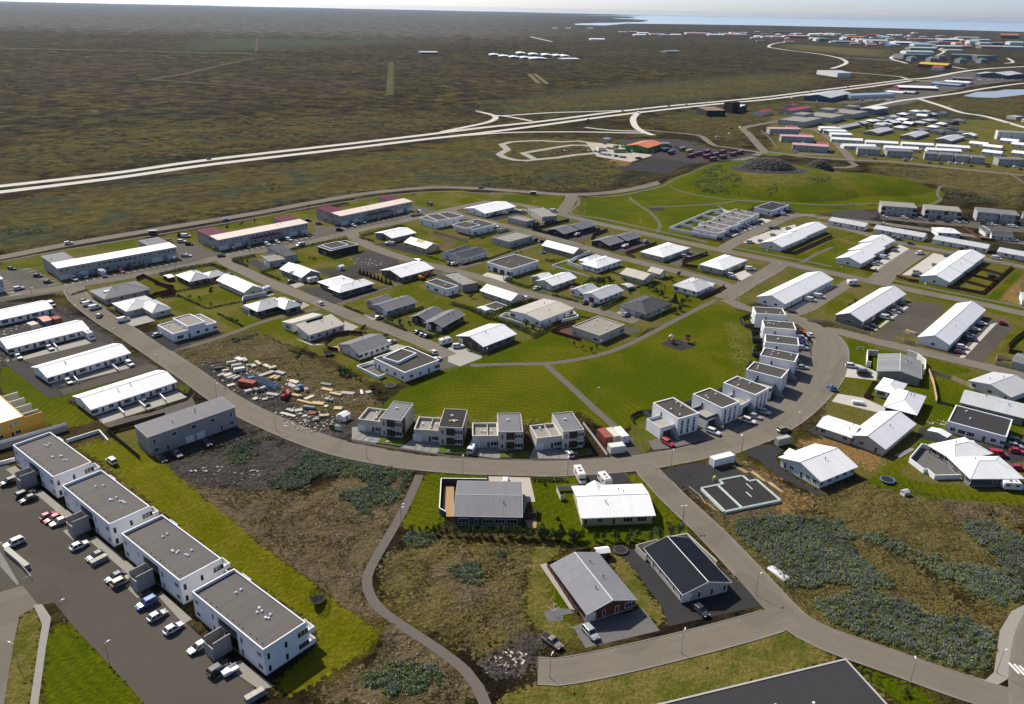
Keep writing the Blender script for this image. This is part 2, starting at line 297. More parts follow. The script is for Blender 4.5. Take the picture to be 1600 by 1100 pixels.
HOUSES=[
['apartment_block','white two-storey apartment block nearest the camera, at the lower end of the parking row','white apartment blocks along the car park','white','gravelroof','block',[(-53,129.3,50.8,10,25.3,'block',6.5,6.5,0.05)]],
['apartment_block','white two-storey apartment block second from the lower end of the parking row','white apartment blocks along the car park','white','gravelroof','block',[(-76.6,148.7,50.9,10,25.4,'block',6.5,6.5,0.05)]],
['apartment_block','white two-storey apartment block third from the lower end, behind two red cars','white apartment blocks along the car park','white','gravelroof','block',[(-100.6,168.1,50.7,10,25.2,'block',6.5,6.5,0.05)]],
['apartment_block','white two-storey apartment block farthest from the camera, beside the long retaining wall','white apartment blocks along the car park','white','gravelroof','block',[(-124.5,187.7,51.2,9.9,25,'block',6.5,6.5,0.05)]],
['school_building','yellow two-storey building with white roof and stepped balcony walls at the left edge',N,'yellow','wmetal','',[(-159.6,209.3,48.4,20.4,22,'flat',5.8,5.8,0.5,'.nw.nw.nw.nw./.ww.nw.ww.nw.',N,N,0.1)]],
['house','two-storey raw grey concrete house with folded metal roof',N,'concrete','gmetal','',[(-96.6,210.5,46.8,26.6,8.6,'mono',6.1,6.6,0.12,'n.w.w.w.n/wd.gg.dw','n.w/Wnw')]],
['terraced_row','white terraced row with one grey fence block, lowest of the four rows at left',N,'white','wmetal','',[(-126.6,235.6,49,27.1,12.6,'gx',2.7,4.3,0.6,'W.n.w.d.W.n.w.d.W.n.d','.n.')]],
['terraced_row','white terraced row with charcoal gravel bank at its left gable',N,'white','wmetal','',[(-152.2,257.9,50.5,27.6,12,'gx',2.7,4.3,0.6,'W.n.w.d.W.n.w.d.W.n.d','.n.')]],
['terraced_row','white terraced row with a white box van at its right end',N,'white','wmetal','',[(-178.5,280.9,47.5,27.5,12,'gx',2.7,4.3,0.6,'W.n.w.d.W.n.w.d.W.n.d','.n.')]],
['terraced_row','white terraced row cut by the left edge, behind the blue shed',N,'white','wmetal','',[(-204.7,302,47.5,29.1,12,'gx',2.7,4.3,0.6,'W.n.w.d.W.n.w.d.W.n.d')]],
['apartment_block','grey two-storey apartment block with white roof, beside the collector road at left',N,'lgrey','wmetal','balc',[(-193.4,374.5,44.8,54.9,8.2,'mono',5.8,6.3,0.4,'ww.www.nwwnwwwnwww.wwww/gg.gg.wnw.d.wwnw.gg.gg','ww./wd.'),(-217.3,366.6,47.5,9.8,15,'mono',5.9,6.5,0.4,N,'w.wW/wnWw','w.w/w.w',N,N,'gmetal','lgrey','w.w/W.w'),(-184.6,397.6,47.5,9.8,13,'mono',5.9,6.5,0.4,N,'w.wW/wnWw','w.w/w.w',N,N,'gmetal','lgrey','w.w/W.w')]],
['apartment_block','grey two-storey apartment block with maroon wing roofs and a blue car behind it',N,'lgrey','pmetal','balc',[(-139,428,46.8,54.1,8.2,'mono',5.8,6.3,0.4,'ww.www.nwwnwwwnwww.wwww/gg.gg.wnw.d.wwnw.gg.gg','ww./wd.'),(-162.3,419.3,47.5,9.8,16,'mono',5.9,6.5,0.4,N,'w.wW/wnWw','w.w/w.w',N,N,'rmetal','lgrey','w.w/W.w'),(-131,451,47.5,9.8,13,'mono',5.9,6.5,0.4,N,'w.wW/wnWw','w.w/w.w',N,N,'rmetal','lgrey','w.w/W.w')]],
['apartment_block','grey two-storey apartment block with maroon wing roofs, rightmost, beside a crane truck',N,'lgrey','pmetal','balc',[(-87,486,49.1,55.9,8.2,'mono',5.8,6.3,0.4,'ww.www.nwwnwwwnwww.wwww/gg.gg.wnw.d.wwnw.gg.gg','ww./wd.'),(-111,476,47.5,9.8,16,'mono',5.9,6.5,0.4,N,'w.wW/wnWw','w.w/w.w',N,N,'rmetal','lgrey','w.w/W.w'),(-80,510,47.5,9.8,13,'mono',5.9,6.5,0.4,N,'w.wW/wnWw','w.w/w.w',N,N,'rmetal','lgrey','w.w/W.w')]],
['apartment_block','grey two-storey apartment end cut by the left edge of the picture',N,'lgrey','wmetal','',[(-235.1,334.3,47.5,14.3,12.2,'mono',5.8,6.3,0.3,'wwww/gg.gg')]],
['house','dark grey hipped house with silver oval skylight on the corner plot',N,'lgrey','gmetal','',[(-173.2,333.3,47.5,18.9,15.2,'hx',2.7,4.9,0.7,'w.w.d.w','w.d')]],
['house','grey house with two crossing hipped light roofs and white van in front',N,'lgrey','lmetal','',[(-158.9,316.7,47.5,13.2,13.3,'hx',2.6,4.3,0.6,'wd','w.w'),(-150.1,313.9,47.5,7.3,13.8,'hy',2.6,4.4,0.6,'.w.','g')]],
['house','white flat-roofed house with raised middle box beside the gravel drive',N,'white','lgravel','',[(-128.1,292.7,47.5,17.9,13.1,'flat',3.1,4.3,0.5,'.W.d.w.w.w','.g',N,0.35),(-127.6,293.6,47.5,7.3,12.3,'flat',4.3,4.3,0,N,N,N,0.35,3)]],
['house','red-brown timber house with pale hipped roof inside a hedge',N,'redwood','lmetal','',[(-149,354.9,47.5,9.6,13.4,'hx',2.7,4.6,0.6,'w.w.w','w.w.w'),(-141.2,358.3,47.5,8,8,'hx',2.6,4.1,0.5,'w.w')]],
['house','cream gabled house with white metal roof beside the white caravan',N,'cream','wmetal','',[(-124.5,344.8,47.5,8.3,23.2,'gy',2.7,4.6,0.5,'.n.','w.w.w.d')]],
['house','dark-walled house with white hipped crossing roofs by the footpath',N,'black','lmetal','',[(-104.7,318.8,47.5,13.5,10,'hx',2.7,4.4,0.7,'w.w','w.W'),(-97.3,320.7,47.5,7.3,12.6,'hy',2.7,4.4,0.7,'w.w','w')]],
['house','off-white house with two beige shed roofs and a strip of clerestory glass',N,'offwhite','bmetal','',[(-75.8,293.6,47.5,15.7,8,'mono',2.9,4.6,0.5,'w.w.d.w.w','n.d'),(-85,301.4,47.5,13.7,6.5,'monob',2.7,3.8,0.4,N,'W')]],
['house','white house with dark grey gable roof and red-brown trim by the round trampoline',N,'offwhite','gmetal','',[(-55.6,277.6,47.5,14.1,11.8,'gx',2.8,4.5,0.6,'W.w.d.w.w.w','n.n.w')]],
['house','white flat-roofed house with raised roof box at the lawn edge',N,'white','gravelroof','',[(-37.8,262.1,46.8,15.9,17.4,'flat',3.4,4.3,0.5,'.w.n.d.W','nd.w.w.w',N,0.35),(-40.4,263.8,56.1,10.1,7.2,'flat',4.1,4.3,0,N,N,N,0.35,3.3)]],
['house','dark-walled house with white gable roof facing the cul-de-sac end',N,'dgrey','wmetal','',[(-10.1,289.1,47.5,17.3,13.9,'gx',2.8,4.7,0.7,'W.w.w.w','g.d.W')]],
['house','dark brown timber house with three dark cars on its drive',N,'brown','gmetal','',[(-27.8,306.3,61.1,16,7.8,'gx',2.7,4.1,0.6,'w.w','g.g'),(-35.5,311,60.7,11.8,6.8,'gx',2.7,4.1,0.6,'w','W.w')]],
['house','grey house with blue-grey gable roof and hedge on its right',N,'lgrey','gmetal','',[(-50.8,322.8,47.5,15.4,9,'gx',2.8,4.2,0.7,'w.w.w.w','d.g'),(-58,326.6,47.5,8.4,6.8,'gx',2.7,4,0.6,N,'w.w')]],
['house','dark-walled house with white flared hipped roof on black gravel',N,'dgrey','wmetal','',[(-73.4,345.4,47.5,17.7,7,'hx',2.9,4.1,1,'.w.w.','W'),(-81.5,351,47.5,12.1,9.2,'hx',2.9,4,0.9,N,'W')]],
['house','grey house with white gable roof beside the orange excavator',N,'dgrey','wmetal','',[(-51.6,371.5,47.5,19.6,14.5,'gx',2.8,4.5,0.7,'w.w.w.w.w','w.w')]],
['house','blue-grey house with dark shed roof and white flat garage',N,'lgrey','dmetal','',[(-120.4,385,35.9,8.2,11.9,'flat',3,4.3,0.5,'w.W','g',N,0.35,N,'lgravel'),(-118.1,393.8,47.5,6.9,16.4,'mono',3.4,5,0.3,'.w.','.n.')]],
['house','grey gabled house with small front gable above its drive',N,'mgrey','wmetal','',[(-102.2,366.1,47.5,9.6,17.6,'gy',2.7,4.7,0.5,'..w','w.d.g')]],
['house','charcoal flat-roofed house with white fascia and raised roof box',N,'black','gravelroof','',[(-92.5,407.5,47.5,17.5,11.3,'flat',3.3,4.3,0.5,N,'W',N,0.35),(-93.9,406.1,47.5,10.8,9.5,'flat',4,4.3,0,N,N,N,0.35,3.2,N,'white')]],
['house','grey house with bright white gable roof over a wide carport',N,'mgrey','wmetal','',[(-67,439,47.5,16.4,14.4,'gx',2.7,4.1,0.7,'w.w.w.w','G')]],
['house','unfinished plywood house with white roof panels missing in the middle',N,'ply','wmetal','bare',[(-49.6,417.8,47.5,9.7,17.5,'gy',2.7,4.6,0.3,'n.n','w.w.d')]],
['house','pale house with two dark grey gable roofs and cars at its garage',N,'offwhite','dmetal','',[(-24.3,401.2,47.5,18,10.7,'gx',2.8,4.4,0.5,'n.n.n.n.n','.g'),(-29.9,404.7,57.1,15.9,7.2,'gx',2.8,4.2,0.4,N,'w')]],
['house','white flat-roofed house with rooftop box on the left, next to a grey terrace',N,'white','gravelroof','',[(-44,473,47.5,22.6,14.1,'flat',3.7,4.3,0.5,'n.n.n.W','w.w',N,0.35),(-46,470,35.2,8.6,14,'flat',4.3,4.3,0,N,N,N,0.35,3.6)]],
['house','white flat-roofed house with chimney block, right of a plank fence',N,'white','gravelroof','',[(-23,458,47.5,19,16.1,'flat',3.4,4.3,0.5,'W.n.w.W','n.w',N,0.35),(-28,454,47.5,11.3,11.9,'flat',4,4.3,0,N,N,N,0.35,3.3)]],
['house','long white-roofed house with dark carport and a boat on its drive',N,'white','wmetal','',[(-16,506,47.5,27.4,18,'gx',2.7,4.4,0.7,'w.W.d.w','w.w.d')]],
['house','grey flat-roofed house of two boxes with cars in its court',N,'lgrey','lgravel','',[(4,476,47.5,8.2,15,'flat',3.2,4.3,0.5,'.w','n.n.n',N,0.35),(17,493,20.8,9.8,24.1,'flat',3.3,4.3,0.5,'.n.','W.d',N,0.35)]],
['house','black timber house with stepped grey gable roof, left of two black houses',N,'black','gmetal','',[(28,454,47.5,13.1,12.1,'gx',2.7,4.3,0.5,'w.d','.w.'),(39,463,47.5,13.9,9.7,'gx',3,4.6,0.5,'d.w')]],
['house','black timber house with stepped grey gable roof and a boat beside it',N,'black','gmetal','',[(52,432,47.5,14.3,11.7,'gx',2.7,4.3,0.5,'w.d','.w.'),(63,440,47.5,13,9.6,'gx',3,4.6,0.5,'d.w')]],
['house','beige two-family house with white hipped roof and a red motorcycle on its drive',N,'beige','wmetal','',[(81,415.5,47.5,25.8,13.7,'hx',2.8,4.6,0.5,'w.g.d.g.w','n.w.n')]],
['house','beige two-family house with white hipped roof by the street corner',N,'beige','wmetal','',[(107.2,394.5,47.5,24.5,12.6,'hx',2.8,4.6,0.5,'w.g.d.g.w','n.w.n')]],
['house','grey flat-roofed house with black vertical panels beside the gravel lane',N,'lgrey','lgravel','',[(-1,433,47.5,19.2,12.8,'flat',3.3,4.3,0.5,'.W.n.W','.n.n',N,0.35)]],
['house','grey gabled house with blue trampoline terrace and white roof',N,'mgrey','wmetal','',[(25.8,415.2,47.5,7.8,21.1,'gy',2.8,4.7,0.5,'.n.','w.w.W.')]],
['house','white hipped house with white courtyard wall on its left',N,'white','wmetal','',[(44.2,390.4,47.5,19.1,10,'hx',2.8,4.4,0.5,'w.w.d.w.w','w.w.w'),(40.1,396.4,47.5,13.4,6.2,'hx',2.7,4,0.4)]],
['house','beige house with beige gable roof and a lower side wing',N,'beige','bmetal','',[(60.2,371.1,47.5,9.8,12.6,'gy',2.8,4.4,0.6,'w.d','n.w.'),(70.5,377.2,47.5,5.6,6.3,'gy',2.7,4,0.5,'g')]],
['house','white flat-roofed house with three dark garage doors',N,'white','gravelroof','',[(-0.4,384.1,47.5,20.4,16.1,'flat',3.7,4.3,0.5,'n.n.n.n.d','w.G.G.G',N,0.35)]],
['house','light house with two white gable roofs and a white garage door',N,'beige','wmetal','',[(20.3,361,47.5,16.8,9,'gx',2.8,4.3,0.7,'w.d.w.w','.g'),(13.8,364.5,47.5,7.1,6.8,'gx',2.7,4,0.6,N,'w.w')]],
['house','white house with light gable roofs and dark red garage door',N,'white','lmetal','',[(40.7,343.5,47.5,16.9,9,'gx',2.8,4.3,0.6,'w.w.d.w.w','R'),(32.4,347.8,47.5,10.3,6.8,'gx',2.7,4,0.6,N,'w.w')]],
['house','dark grey hipped house half hidden by garden trees',N,'lgrey','dmetal','',[(57.6,328.4,47.5,19.1,13.6,'hx',2.7,4.9,0.7,'w.w.w','g.g.w')]],
['house','white hipped house with small roof bay above the big lawn path',N,'white','lmetal','',[(84.8,357.2,47.5,16.3,12.1,'hx',2.8,4.4,0.6,'w.d.w','W.w.w')]],
['house','grey gabled house with flat-roofed garage and dark red car in front',N,'lgrey','wmetal','',[(-5,339.1,47.5,8,18.2,'gy',2.8,4.7,0.5,'.n.','w.w.w.w'),(-7.7,328.2,47.5,8.1,7.2,'flat',0.5,4.3,0.5,N,N,N,0.15,N,'gravelroof','white')]],
['house','white house with pale folded metal roof and walled terraces',N,'white','bmetal','',[(12.3,318.2,47.5,21.4,16.8,'gx',3,3.9,0.15,'n.n.n.d.W','W.n.w')]],
['house','beige flat-roofed house with dark timber end and red deck',N,'beige','lgravel','',[(34.5,299.5,47.5,16.8,13.7,'flat',3.3,4.3,0.5,'n.n.W','n..W',N,0.35)]],
['house','white flat-roofed house with grey annex above the gravel footpath',N,'white','gravelroof','',[(-32.7,347.9,47.5,6.9,14.4,'flat',3.3,4.3,0.5,'d','w.W.n',N,0.35),(-25.1,357,34,8,19.2,'flat',3.2,4.3,0.5,'.n',N,N,0.35,N,'lgravel','mgrey')]],
['cube_house','white cube house topmost of the crescent row','white cube houses along the crescent','white','gravelroof','cube',[(106.7,313.6,-6.4,12.2,8.3,'flat',5.9,4.3,0,'..n..../....n','W.s.s','.s.s.s.',0.35)]],
['cube_house','white cube house second from the top of the crescent row','white cube houses along the crescent','white','gravelroof','cube',[(106,297.6,-10.2,12.2,8.3,'flat',5.9,4.3,0,'..n..../....n','W.s.s','.s.s.s.',0.35)]],
['cube_house','white cube house third from the top of the crescent row','white cube houses along the crescent','white','gravelroof','cube',[(102.3,281.7,-14.7,12.2,8.3,'flat',5.9,4.3,0,'..n..../....n','W.s.s','.s.s.s.',0.35)]],
['cube_house','white cube house fourth from the top of the crescent row','white cube houses along the crescent','white','gravelroof','cube',[(97.1,267.3,-27,12.2,8.3,'flat',5.9,4.3,0,'..n..../....n','W.s.s','.s.s.s.',0.35)]],
['cube_house','white cube house fourth from the lower end of the crescent row','white cube houses along the crescent','white','gravelroof','cube',[(88.8,253.6,-33.8,12.2,8.3,'flat',5.9,4.3,0,'..n..../....n','W.s.s','.s.s.s.',0.35)]],
['cube_house','white cube house third from the lower end of the crescent row','white cube houses along the crescent','white','gravelroof','cube',[(78.1,240.7,-47.2,12.2,8.3,'flat',5.9,4.3,0,'..n..../....n','W.s.s','.s.s.s.',0.35)]],
['cube_house','white cube house second from the lower end of the crescent row','white cube houses along the crescent','white','gravelroof','cube',[(65.8,230.8,-53.5,12.2,8.3,'flat',5.9,4.3,0,'..n..../....n','W.s.s','.s.s.s.',0.35)]],
['cube_house','white cube house at the lower end of the crescent row, red car in front','white cube houses along the crescent','white','gravelroof','cube',[(51.5,223.1,-60.1,12.2,8.3,'flat',5.9,4.3,0,'..n..../....n','W.s.s','.s.s.s.',0.35)]],
['villa','leftmost of the four concrete villas, beside the building-material yard','concrete villas along the crescent road','stucco','gmetal','villa',[(-34.8,217.7,-12,6.6,11.5,'block',6.1,4.3,0,'nTW/nTW',N,'n..n/..n'),(-41.9,218.6,-12,7.6,8,'flat',3.2,3.2,0,'g.dW',N,N,0.9,N,'lgravel','stucco')]],
['villa','second from left of the four concrete villas, with bundles on its brown roof','concrete villas along the crescent road','stucco','darkroof','villa',[(-17.3,213.5,-3.8,7.2,11.5,'block',6.1,4.3,0,'nTW/nTW',N,'n..n/..n'),(-24.7,213.5,-3.8,7.6,8,'flat',3.2,3.2,0,'g.dW',N,N,0.9,N,'lgravel','stucco')]],
['villa','third from left of the four concrete villas, white van in front','concrete villas along the crescent road','stucco','gmetal','villa',[(-0.2,211.7,3.3,7.3,11.5,'block',6.1,4.3,0,'nTW/nTW',N,'n..n/..n'),(-7.6,210.7,3.3,7.6,8,'flat',3.2,3.2,0,'g.dW',N,N,0.9,N,'lgravel','stucco')]],
['villa','rightmost of the four concrete villas, beside the containers','concrete villas along the crescent road','stucco','gmetal','villa',[(17.2,213,14.6,6.5,11.5,'block',6.1,4.3,0,'nTW/nTW',N,'n..n/..n'),(10.5,210.7,14.6,7.6,8,'flat',3.2,3.2,0,'g.dW',N,N,0.9,N,'lgravel','stucco')]],
['house','long low dark house with grey metal roof and wooden terrace behind walls',N,'dgrey','gmetal','',[(-5.2,175.6,0.2,16.6,15.5,'gx',3,3.9,0.35,'.W.n.W.W.W.','d.W')]],
['house','yellow house with white metal roof and small cross gable',N,'pyellow','wmetal','dorm',[(26.9,176.2,5.6,18,13.5,'gx',2.8,4.3,0.6,'d.w.d.W.W.','w.w.w.w')]],
['house','red-walled house with light grey gable roof and paved forecourt',N,'redwall','lgmetal','',[(19,143.8,23.8,11.4,16.4,'gy',2.8,4.5,0.6,'g.n.d.W','.d..w.')]],
['house','grey house with black gable roof on a black gravel plot',N,'lgrey','bkmetal','',[(41.2,150.5,20.8,11.6,16.5,'gy',2.8,4.5,0.5,'g.n.d.n','n.d.n.w.n.n')]],
['sports_hall','big flat dark grey roofed hall cut by the bottom edge',N,'lgrey','darkroof','',[(50.4,97.9,-72.6,30,40.4,'flat',6.5,4.3,0,N,N,N,0.12)]],
['house','pale green unfinished house with white gable roof',N,'mint','wmetal','dorm',[(87.8,197.8,31.9,14.6,13.7,'gx',2.9,5,0.6,'w.w.w.w.w','.d.w..d.w.w.')]],
['house','grey house with white gable roof and a low wing over its black drive',N,'beige','wmetal','',[(114.8,218.3,44.8,22.3,10.3,'gx',2.8,4.8,0.6,'w.w.w.w','w.w..d.'),(102.2,219.8,49.2,8.7,10,'gy',2.7,3.9,0.5,N,'w.w')]],
['house','black-walled house with grey hipped roof and long white concrete drive',N,'black','wmetal','',[(130.7,238.5,55.9,15.7,8.8,'hx',2.8,4.6,0.8,'W.w','.w.'),(131,249.9,53.2,10.8,6.8,'hy',2.7,4,0.6,N,'WW',N,N,N,N,'white')]],
['house','concrete house with weathered grey gable roof on the corner plot',N,'mgrey','oldmetal','',[(141.2,266.9,-24.1,13.6,16.5,'gy',2.9,4.4,0.5,'o.o.o...','w.G.')]],
['house','white house with light gable roofs cut by the right edge, behind a plank fence',N,'offwhite','lmetal','',[(171.2,253.5,31.6,14.2,13.8,'gx',2.7,4.3,0.6,N,'w.w.d')]],
['house','long grey house with pale metal roof and two white-framed windows',N,'mgrey','lmetal','',[(159.9,237.7,-34.8,17.9,11,'gx',2.8,4.2,0.5,'.W.W.o.oo.')]],
['house','white flat-roofed house with dark slatted roof and red cars at its end',N,'white','darkroof','',[(147.6,223.7,-35.8,16.2,14.2,'flat',3.4,4.3,0.5,'.w.W.W..d.w.w',N,N,0.35)]],
['house','white hipped house with walled terrace, cut by the right edge',N,'dgrey','wmetal','',[(135,196.9,2.6,14.4,11,'hx',2.8,4.8,0.6,'..w..','W.n.W'),(133.1,207.1,20.9,13.6,9,'hx',2.8,4.6,0.6,'W','WW')]],
['house','grey house with flat roof and glazed terrace cut by the right edge near plank fence',N,'lgrey','gmetal','',[(191.9,275.7,-41.3,6,10,'gx',2.8,3.6,0.1,'oo.o')]],
['row_house','long white gabled row house behind the topmost cube house',N,'white','wmetal','',[(131.7,355,47.1,50.7,12.9,'gx',3,5.3,0.35,'g.d.g.d.g.d.g.d.g','.w.w.')]],
['row_house','long white gabled row house in the middle, parked cars on its right',N,'mgrey','wmetal','',[(158.6,334.3,47.2,50.8,10.9,'gx',3,5.3,0.35,'g.d.g.d.g.d.g.d.g','.W.')]],
['row_house','long white gabled row house on the right with wide asphalt court',N,'white','wmetal','',[(183.7,312.7,48.8,54.8,11.1,'gx',3,5.3,0.35,'g.d.g.d.g.d.g.d.g','.w.')]],
['row_house','two-step white gabled row with red fence, left of the green strip',N,'offwhite','wmetal','',[(152,441,47.8,31.2,12.3,'gx',2.8,4.8,0.3,'g.d.w.g.d.w','.w.'),(172,464,47.8,31.2,12.3,'gx',3.05,5.05,0.3,'g.d.w.g.d.w')]],
['row_house','three-step white gabled row on the left of the asphalt court',N,'offwhite','wmetal','',[(180,408.6,47.5,19.7,12.6,'gx',2.8,4.8,0.3,'g.d.w.g.d.w','.w.'),(192,424,47.5,19.7,12.6,'gx',3.05,5.05,0.3,'g.d.w.g.d.w'),(204,440,47.5,19.7,12.6,'gx',3.3,5.3,0.3,'g.d.w.g.d.w')]],
['row_house','three-step white gabled row on the right of the asphalt court, fenced gardens',N,'offwhite','wmetal','',[(211.8,380.7,47.5,20.6,12.9,'gx',2.8,4.8,0.3,'g.d.w.g.d.w','.w.'),(225.6,396,47.5,20.6,12.9,'gx',3.05,5.05,0.3,'g.d.w.g.d.w'),(239.5,411.3,47.5,20.6,12.9,'gx',3.3,5.3,0.3,'g.d.w.g.d.w')]],
['row_house','white single-storey row house leftmost of the four in line',N,'offwhite','lmetal','',[(206,486,-41,21.4,9,'gx',2.7,4,0.4,'g.w.d.g.w.d.w')]],
['row_house','white single-storey row house second from left of the four in line',N,'offwhite','lmetal','',[(229,466,-41,27.5,9,'gx',2.7,4,0.4,'g.w.d.g.w.d.w',N,'.w.')]],
['row_house','white single-storey row house third from left of the four in line',N,'offwhite','lmetal','',[(254,444,-41,27.5,9,'gx',2.7,4,0.4,'g.w.d.g.w.d.w',N,'.w.')]],
['row_house','white single-storey row house rightmost of the four in line, cut by the edge',N,'offwhite','lmetal','',[(276,422,-41,22.4,9,'gx',2.7,4,0.4,'g.w.d.g.w.d.w')]],
['house','white hipped house with projecting wings above the white rows',N,'white','wmetal','',[(258,470,-7.3,12.3,11,'hx',2.7,4.4,0.5,'w.w.w')]],
['house','dark-roofed pale house pair with red fences below the third apartment block',N,'offwhite','dmetal','',[(283,473,-9.4,2.9,10.4,'gy',2.8,4.2,0.3,'w'),(288,466,-18.6,10.7,12,'gx',2.8,4.2,0.3,'w.d.w')]],
['apartment_block','two-storey grey apartment house left of the two with recessed entrance',N,'lgrey','lgravel','',[(252,524,-14.4,20.8,13,'mono',5.8,6.2,0.3,'B.w.d.d.w.B/B.w.d.d.w.B','n.n/n.n')]],
['apartment_block','two-storey grey apartment house right of the two with red panels',N,'lgrey','lgravel','',[(277,516,-16.7,20.7,13,'mono',5.8,6.2,0.3,'B.w.d.r.w.B/B.w.r.d.w.B','n.n/n.n')]],
['apartment_block','two-storey grey apartment house with stepped front, cars parked before it',N,'lgrey','gmetal','',[(304,512,-19.5,12.1,13,'mono',5.8,6.2,0.2,'w.w.w/w.w.w','n.n/n.n'),(315,507,-17.4,10.5,13,'mono',5.8,6.2,0.2,'w.w.r/w.w.r')]],
['apartment_block','two-storey grey apartment house cut by the right edge',N,'lgrey','gmetal','',[(328,501,-27.5,12.4,13,'mono',5.8,6.2,0.2,'w.w.w/w.w.w','n.n/n.n')]],
['terrace','terrace of joined white houses with stepped grey flat roofs and walled gardens',N,'white','mgravel','',[(114,459,47.5,10,16.5,'flat',3.2,4.3,0.5,'g.d.W','..w.w..',N,0.2),(119,468,47.5,10,16.5,'flat',3.42,4.3,0.5,'g.d.W',N,N,0.2),(126,475,47.5,10,16.5,'flat',3.64,4.3,0.5,'g.d.W',N,N,0.2),(131,483,47.5,10,16.5,'flat',3.86,4.3,0.5,'g.d.W',N,N,0.2),(138,491,47.5,10,16.5,'flat',4.08,4.3,0.5,'g.d.W',N,N,0.2),(144,499,47.5,10,16.5,'flat',4.3,4.3,0.5,'g.d.W',N,N,0.2)]],
['house','white house with black flat roof at the end of the side street',N,'white','darkroof','',[(169,523,47.5,24.4,12.7,'flat',3.2,4.3,0.5,'d.W.G.','..w',N,0.35)]],
['house','small white house at right edge beside brown dirt plot',N,'white','lmetal','',[(236.4,349.2,-25.9,5.5,12,'gx',2.7,4,0.4,'w')]],
['apartment_block','lowest of the three grey apartment blocks with red roofs near the roundabout',N,'lgrey','redmetal','',[(280,780,-17,32,11,'mono',5.6,6,0.3,'w.w.w.w.n.w/w.d.w.d.w.w','w.w/w.w',N,N,N,'pinkmetal'),(294,786,-17,11,11,'mono',5.8,6.6,0.3,N,N,N,N,N,'redmetal')]],
['apartment_block','middle of the three grey apartment blocks with red roofs near the roundabout',N,'lgrey','redmetal','',[(286,839,-8,32,11,'mono',5.6,6,0.3,'w.w.w.w.n.w/w.d.w.d.w.w','w.w/w.w',N,N,N,'pinkmetal'),(298,848,-8,11,11,'mono',5.8,6.6,0.3,N,N,N,N,N,'redmetal')]],
['apartment_block','uppermost of the three grey apartment blocks with red roofs near the roundabout',N,'lgrey','redmetal','',[(290,896,3,34,11,'mono',5.6,6,0.3,'w.w.w.w.n.w/w.d.w.d.w.w','w.w/w.w',N,N,N,'pinkmetal'),(302,906,3,11,11,'mono',5.8,6.6,0.3,N,N,N,N,N,'redmetal')]],
['apartment_block','grey flat-roofed apartment block behind the red-roofed ones',N,'lgrey','lgravel','',[(336,982,50,57,31,'flat',6,4.3,0.5,'w.w.w.w/w.d.w.w','w.w.w.w/w.w.w.w',N,0.35),(349,1015,48,28,16,'flat',8.5,4.3,0.5,N,N,N,0.35,5.8)]],
['apartment_block','grey flat-roofed apartment block with an arched entrance',N,'lgrey','lgravel','',[(379,1026,51,49,35,'flat',6,4.3,0.5,'w.w.w.w/w.d.w.w','w.w.w.w/w.w.w.w',N,0.35),(401,1073,48,26,16,'flat',8.5,4.3,0.5,N,N,N,0.35,5.8)]],
['apartment_block','grey flat-roofed apartment block next to the white-roofed hall',N,'lgrey','lgravel','',[(423,1070,48,49,37,'flat',6,4.3,0.5,'w.w.w.w/w.d.w.w','w.w.w.w/w.w.w.w',N,0.35),(447,1115,48,21,14,'flat',8.5,4.3,0.5,N,N,N,0.35,5.8)]],
['apartment_block','white-roofed two-storey hall with blue lean-to above the grey apartments',N,'mgrey','wmetal','',[(477,1110,43,39,17,'gx',7,8,0.3,'w.w.w/w.w.w'),(465,1111,25,12,35,'mono',5,5.5,0.3,N,N,N,N,N,'bluemetal')]],
['apartment_block','leftmost two-storey apartment house along the hill road',N,'lgrey','gmetal','',[(330,766,-13,20,10,'mono',5.6,6.2,0.25,'w.w.d.w.w/w.w.d.w.w','n.n.n/n.n.n')]],
['apartment_block','second two-storey apartment house from the left along the hill road',N,'lgrey','gmetal','',[(354,757,-5,23,10,'mono',5.6,6.2,0.25,'w.w.d.w.w/w.w.d.w.w','n.n.n/n.n.n')]],
['apartment_block','rightmost two-storey apartment house along the hill road, cut by the edge',N,'lgrey','gmetal','',[(438,724,-4,22,10,'mono',5.6,6.2,0.25,'w.w.d.w.w/w.w.d.w.w','n.n.n/n.n.n')]],
['apartment_block','stepped row of four two-storey apartment houses with painted panels',N,'lgrey','gmetal','',[(379,746,-19,11,10,'mono',5.6,6.2,0.2,'w.w/w.w','n.n/n.n'),(391,742,-20,11,10,'mono',5.6,6.2,0.2,'w.w/w.w','n.n/n.n'),(402,736,-20,11,10,'mono',5.6,6.2,0.2,'w.w/w.w','n.n/n.n'),(413,730,-21,11,10,'mono',5.6,6.2,0.2,'w.w/w.w','n.n/n.n')]],
['row_house','white row house first from left behind the hill-road apartments',N,'offwhite','wmetal','',[(335,803,-1,31,10,'gx',2.8,4.2,0.4,'w.d.w.d.w')]],
['row_house','white row house second from left behind the hill-road apartments',N,'offwhite','wmetal','',[(373,794,-13,30,10,'gx',2.8,4.2,0.4,'w.d.w.d.w')]],
['row_house','white row house third from left behind the hill-road apartments',N,'offwhite','wmetal','',[(410,786,-13,30,10,'gx',2.8,4.2,0.4,'w.d.w.d.w')]],
['row_house','white row house left of the upper line of rows',N,'offwhite','wmetal','',[(339,844,-15,30,10,'gx',2.8,4.2,0.4,'w.d.w.d.w')]],
['row_house','white row house in the middle of the upper line of rows',N,'offwhite','wmetal','',[(368,828,-14,30,10,'gx',2.8,4.2,0.4,'w.d.w.d.w')]],
['row_house','white row house right of centre in the upper line of rows',N,'offwhite','wmetal','',[(401,821,-15,29,10,'gx',2.8,4.2,0.4,'w.d.w.d.w')]],
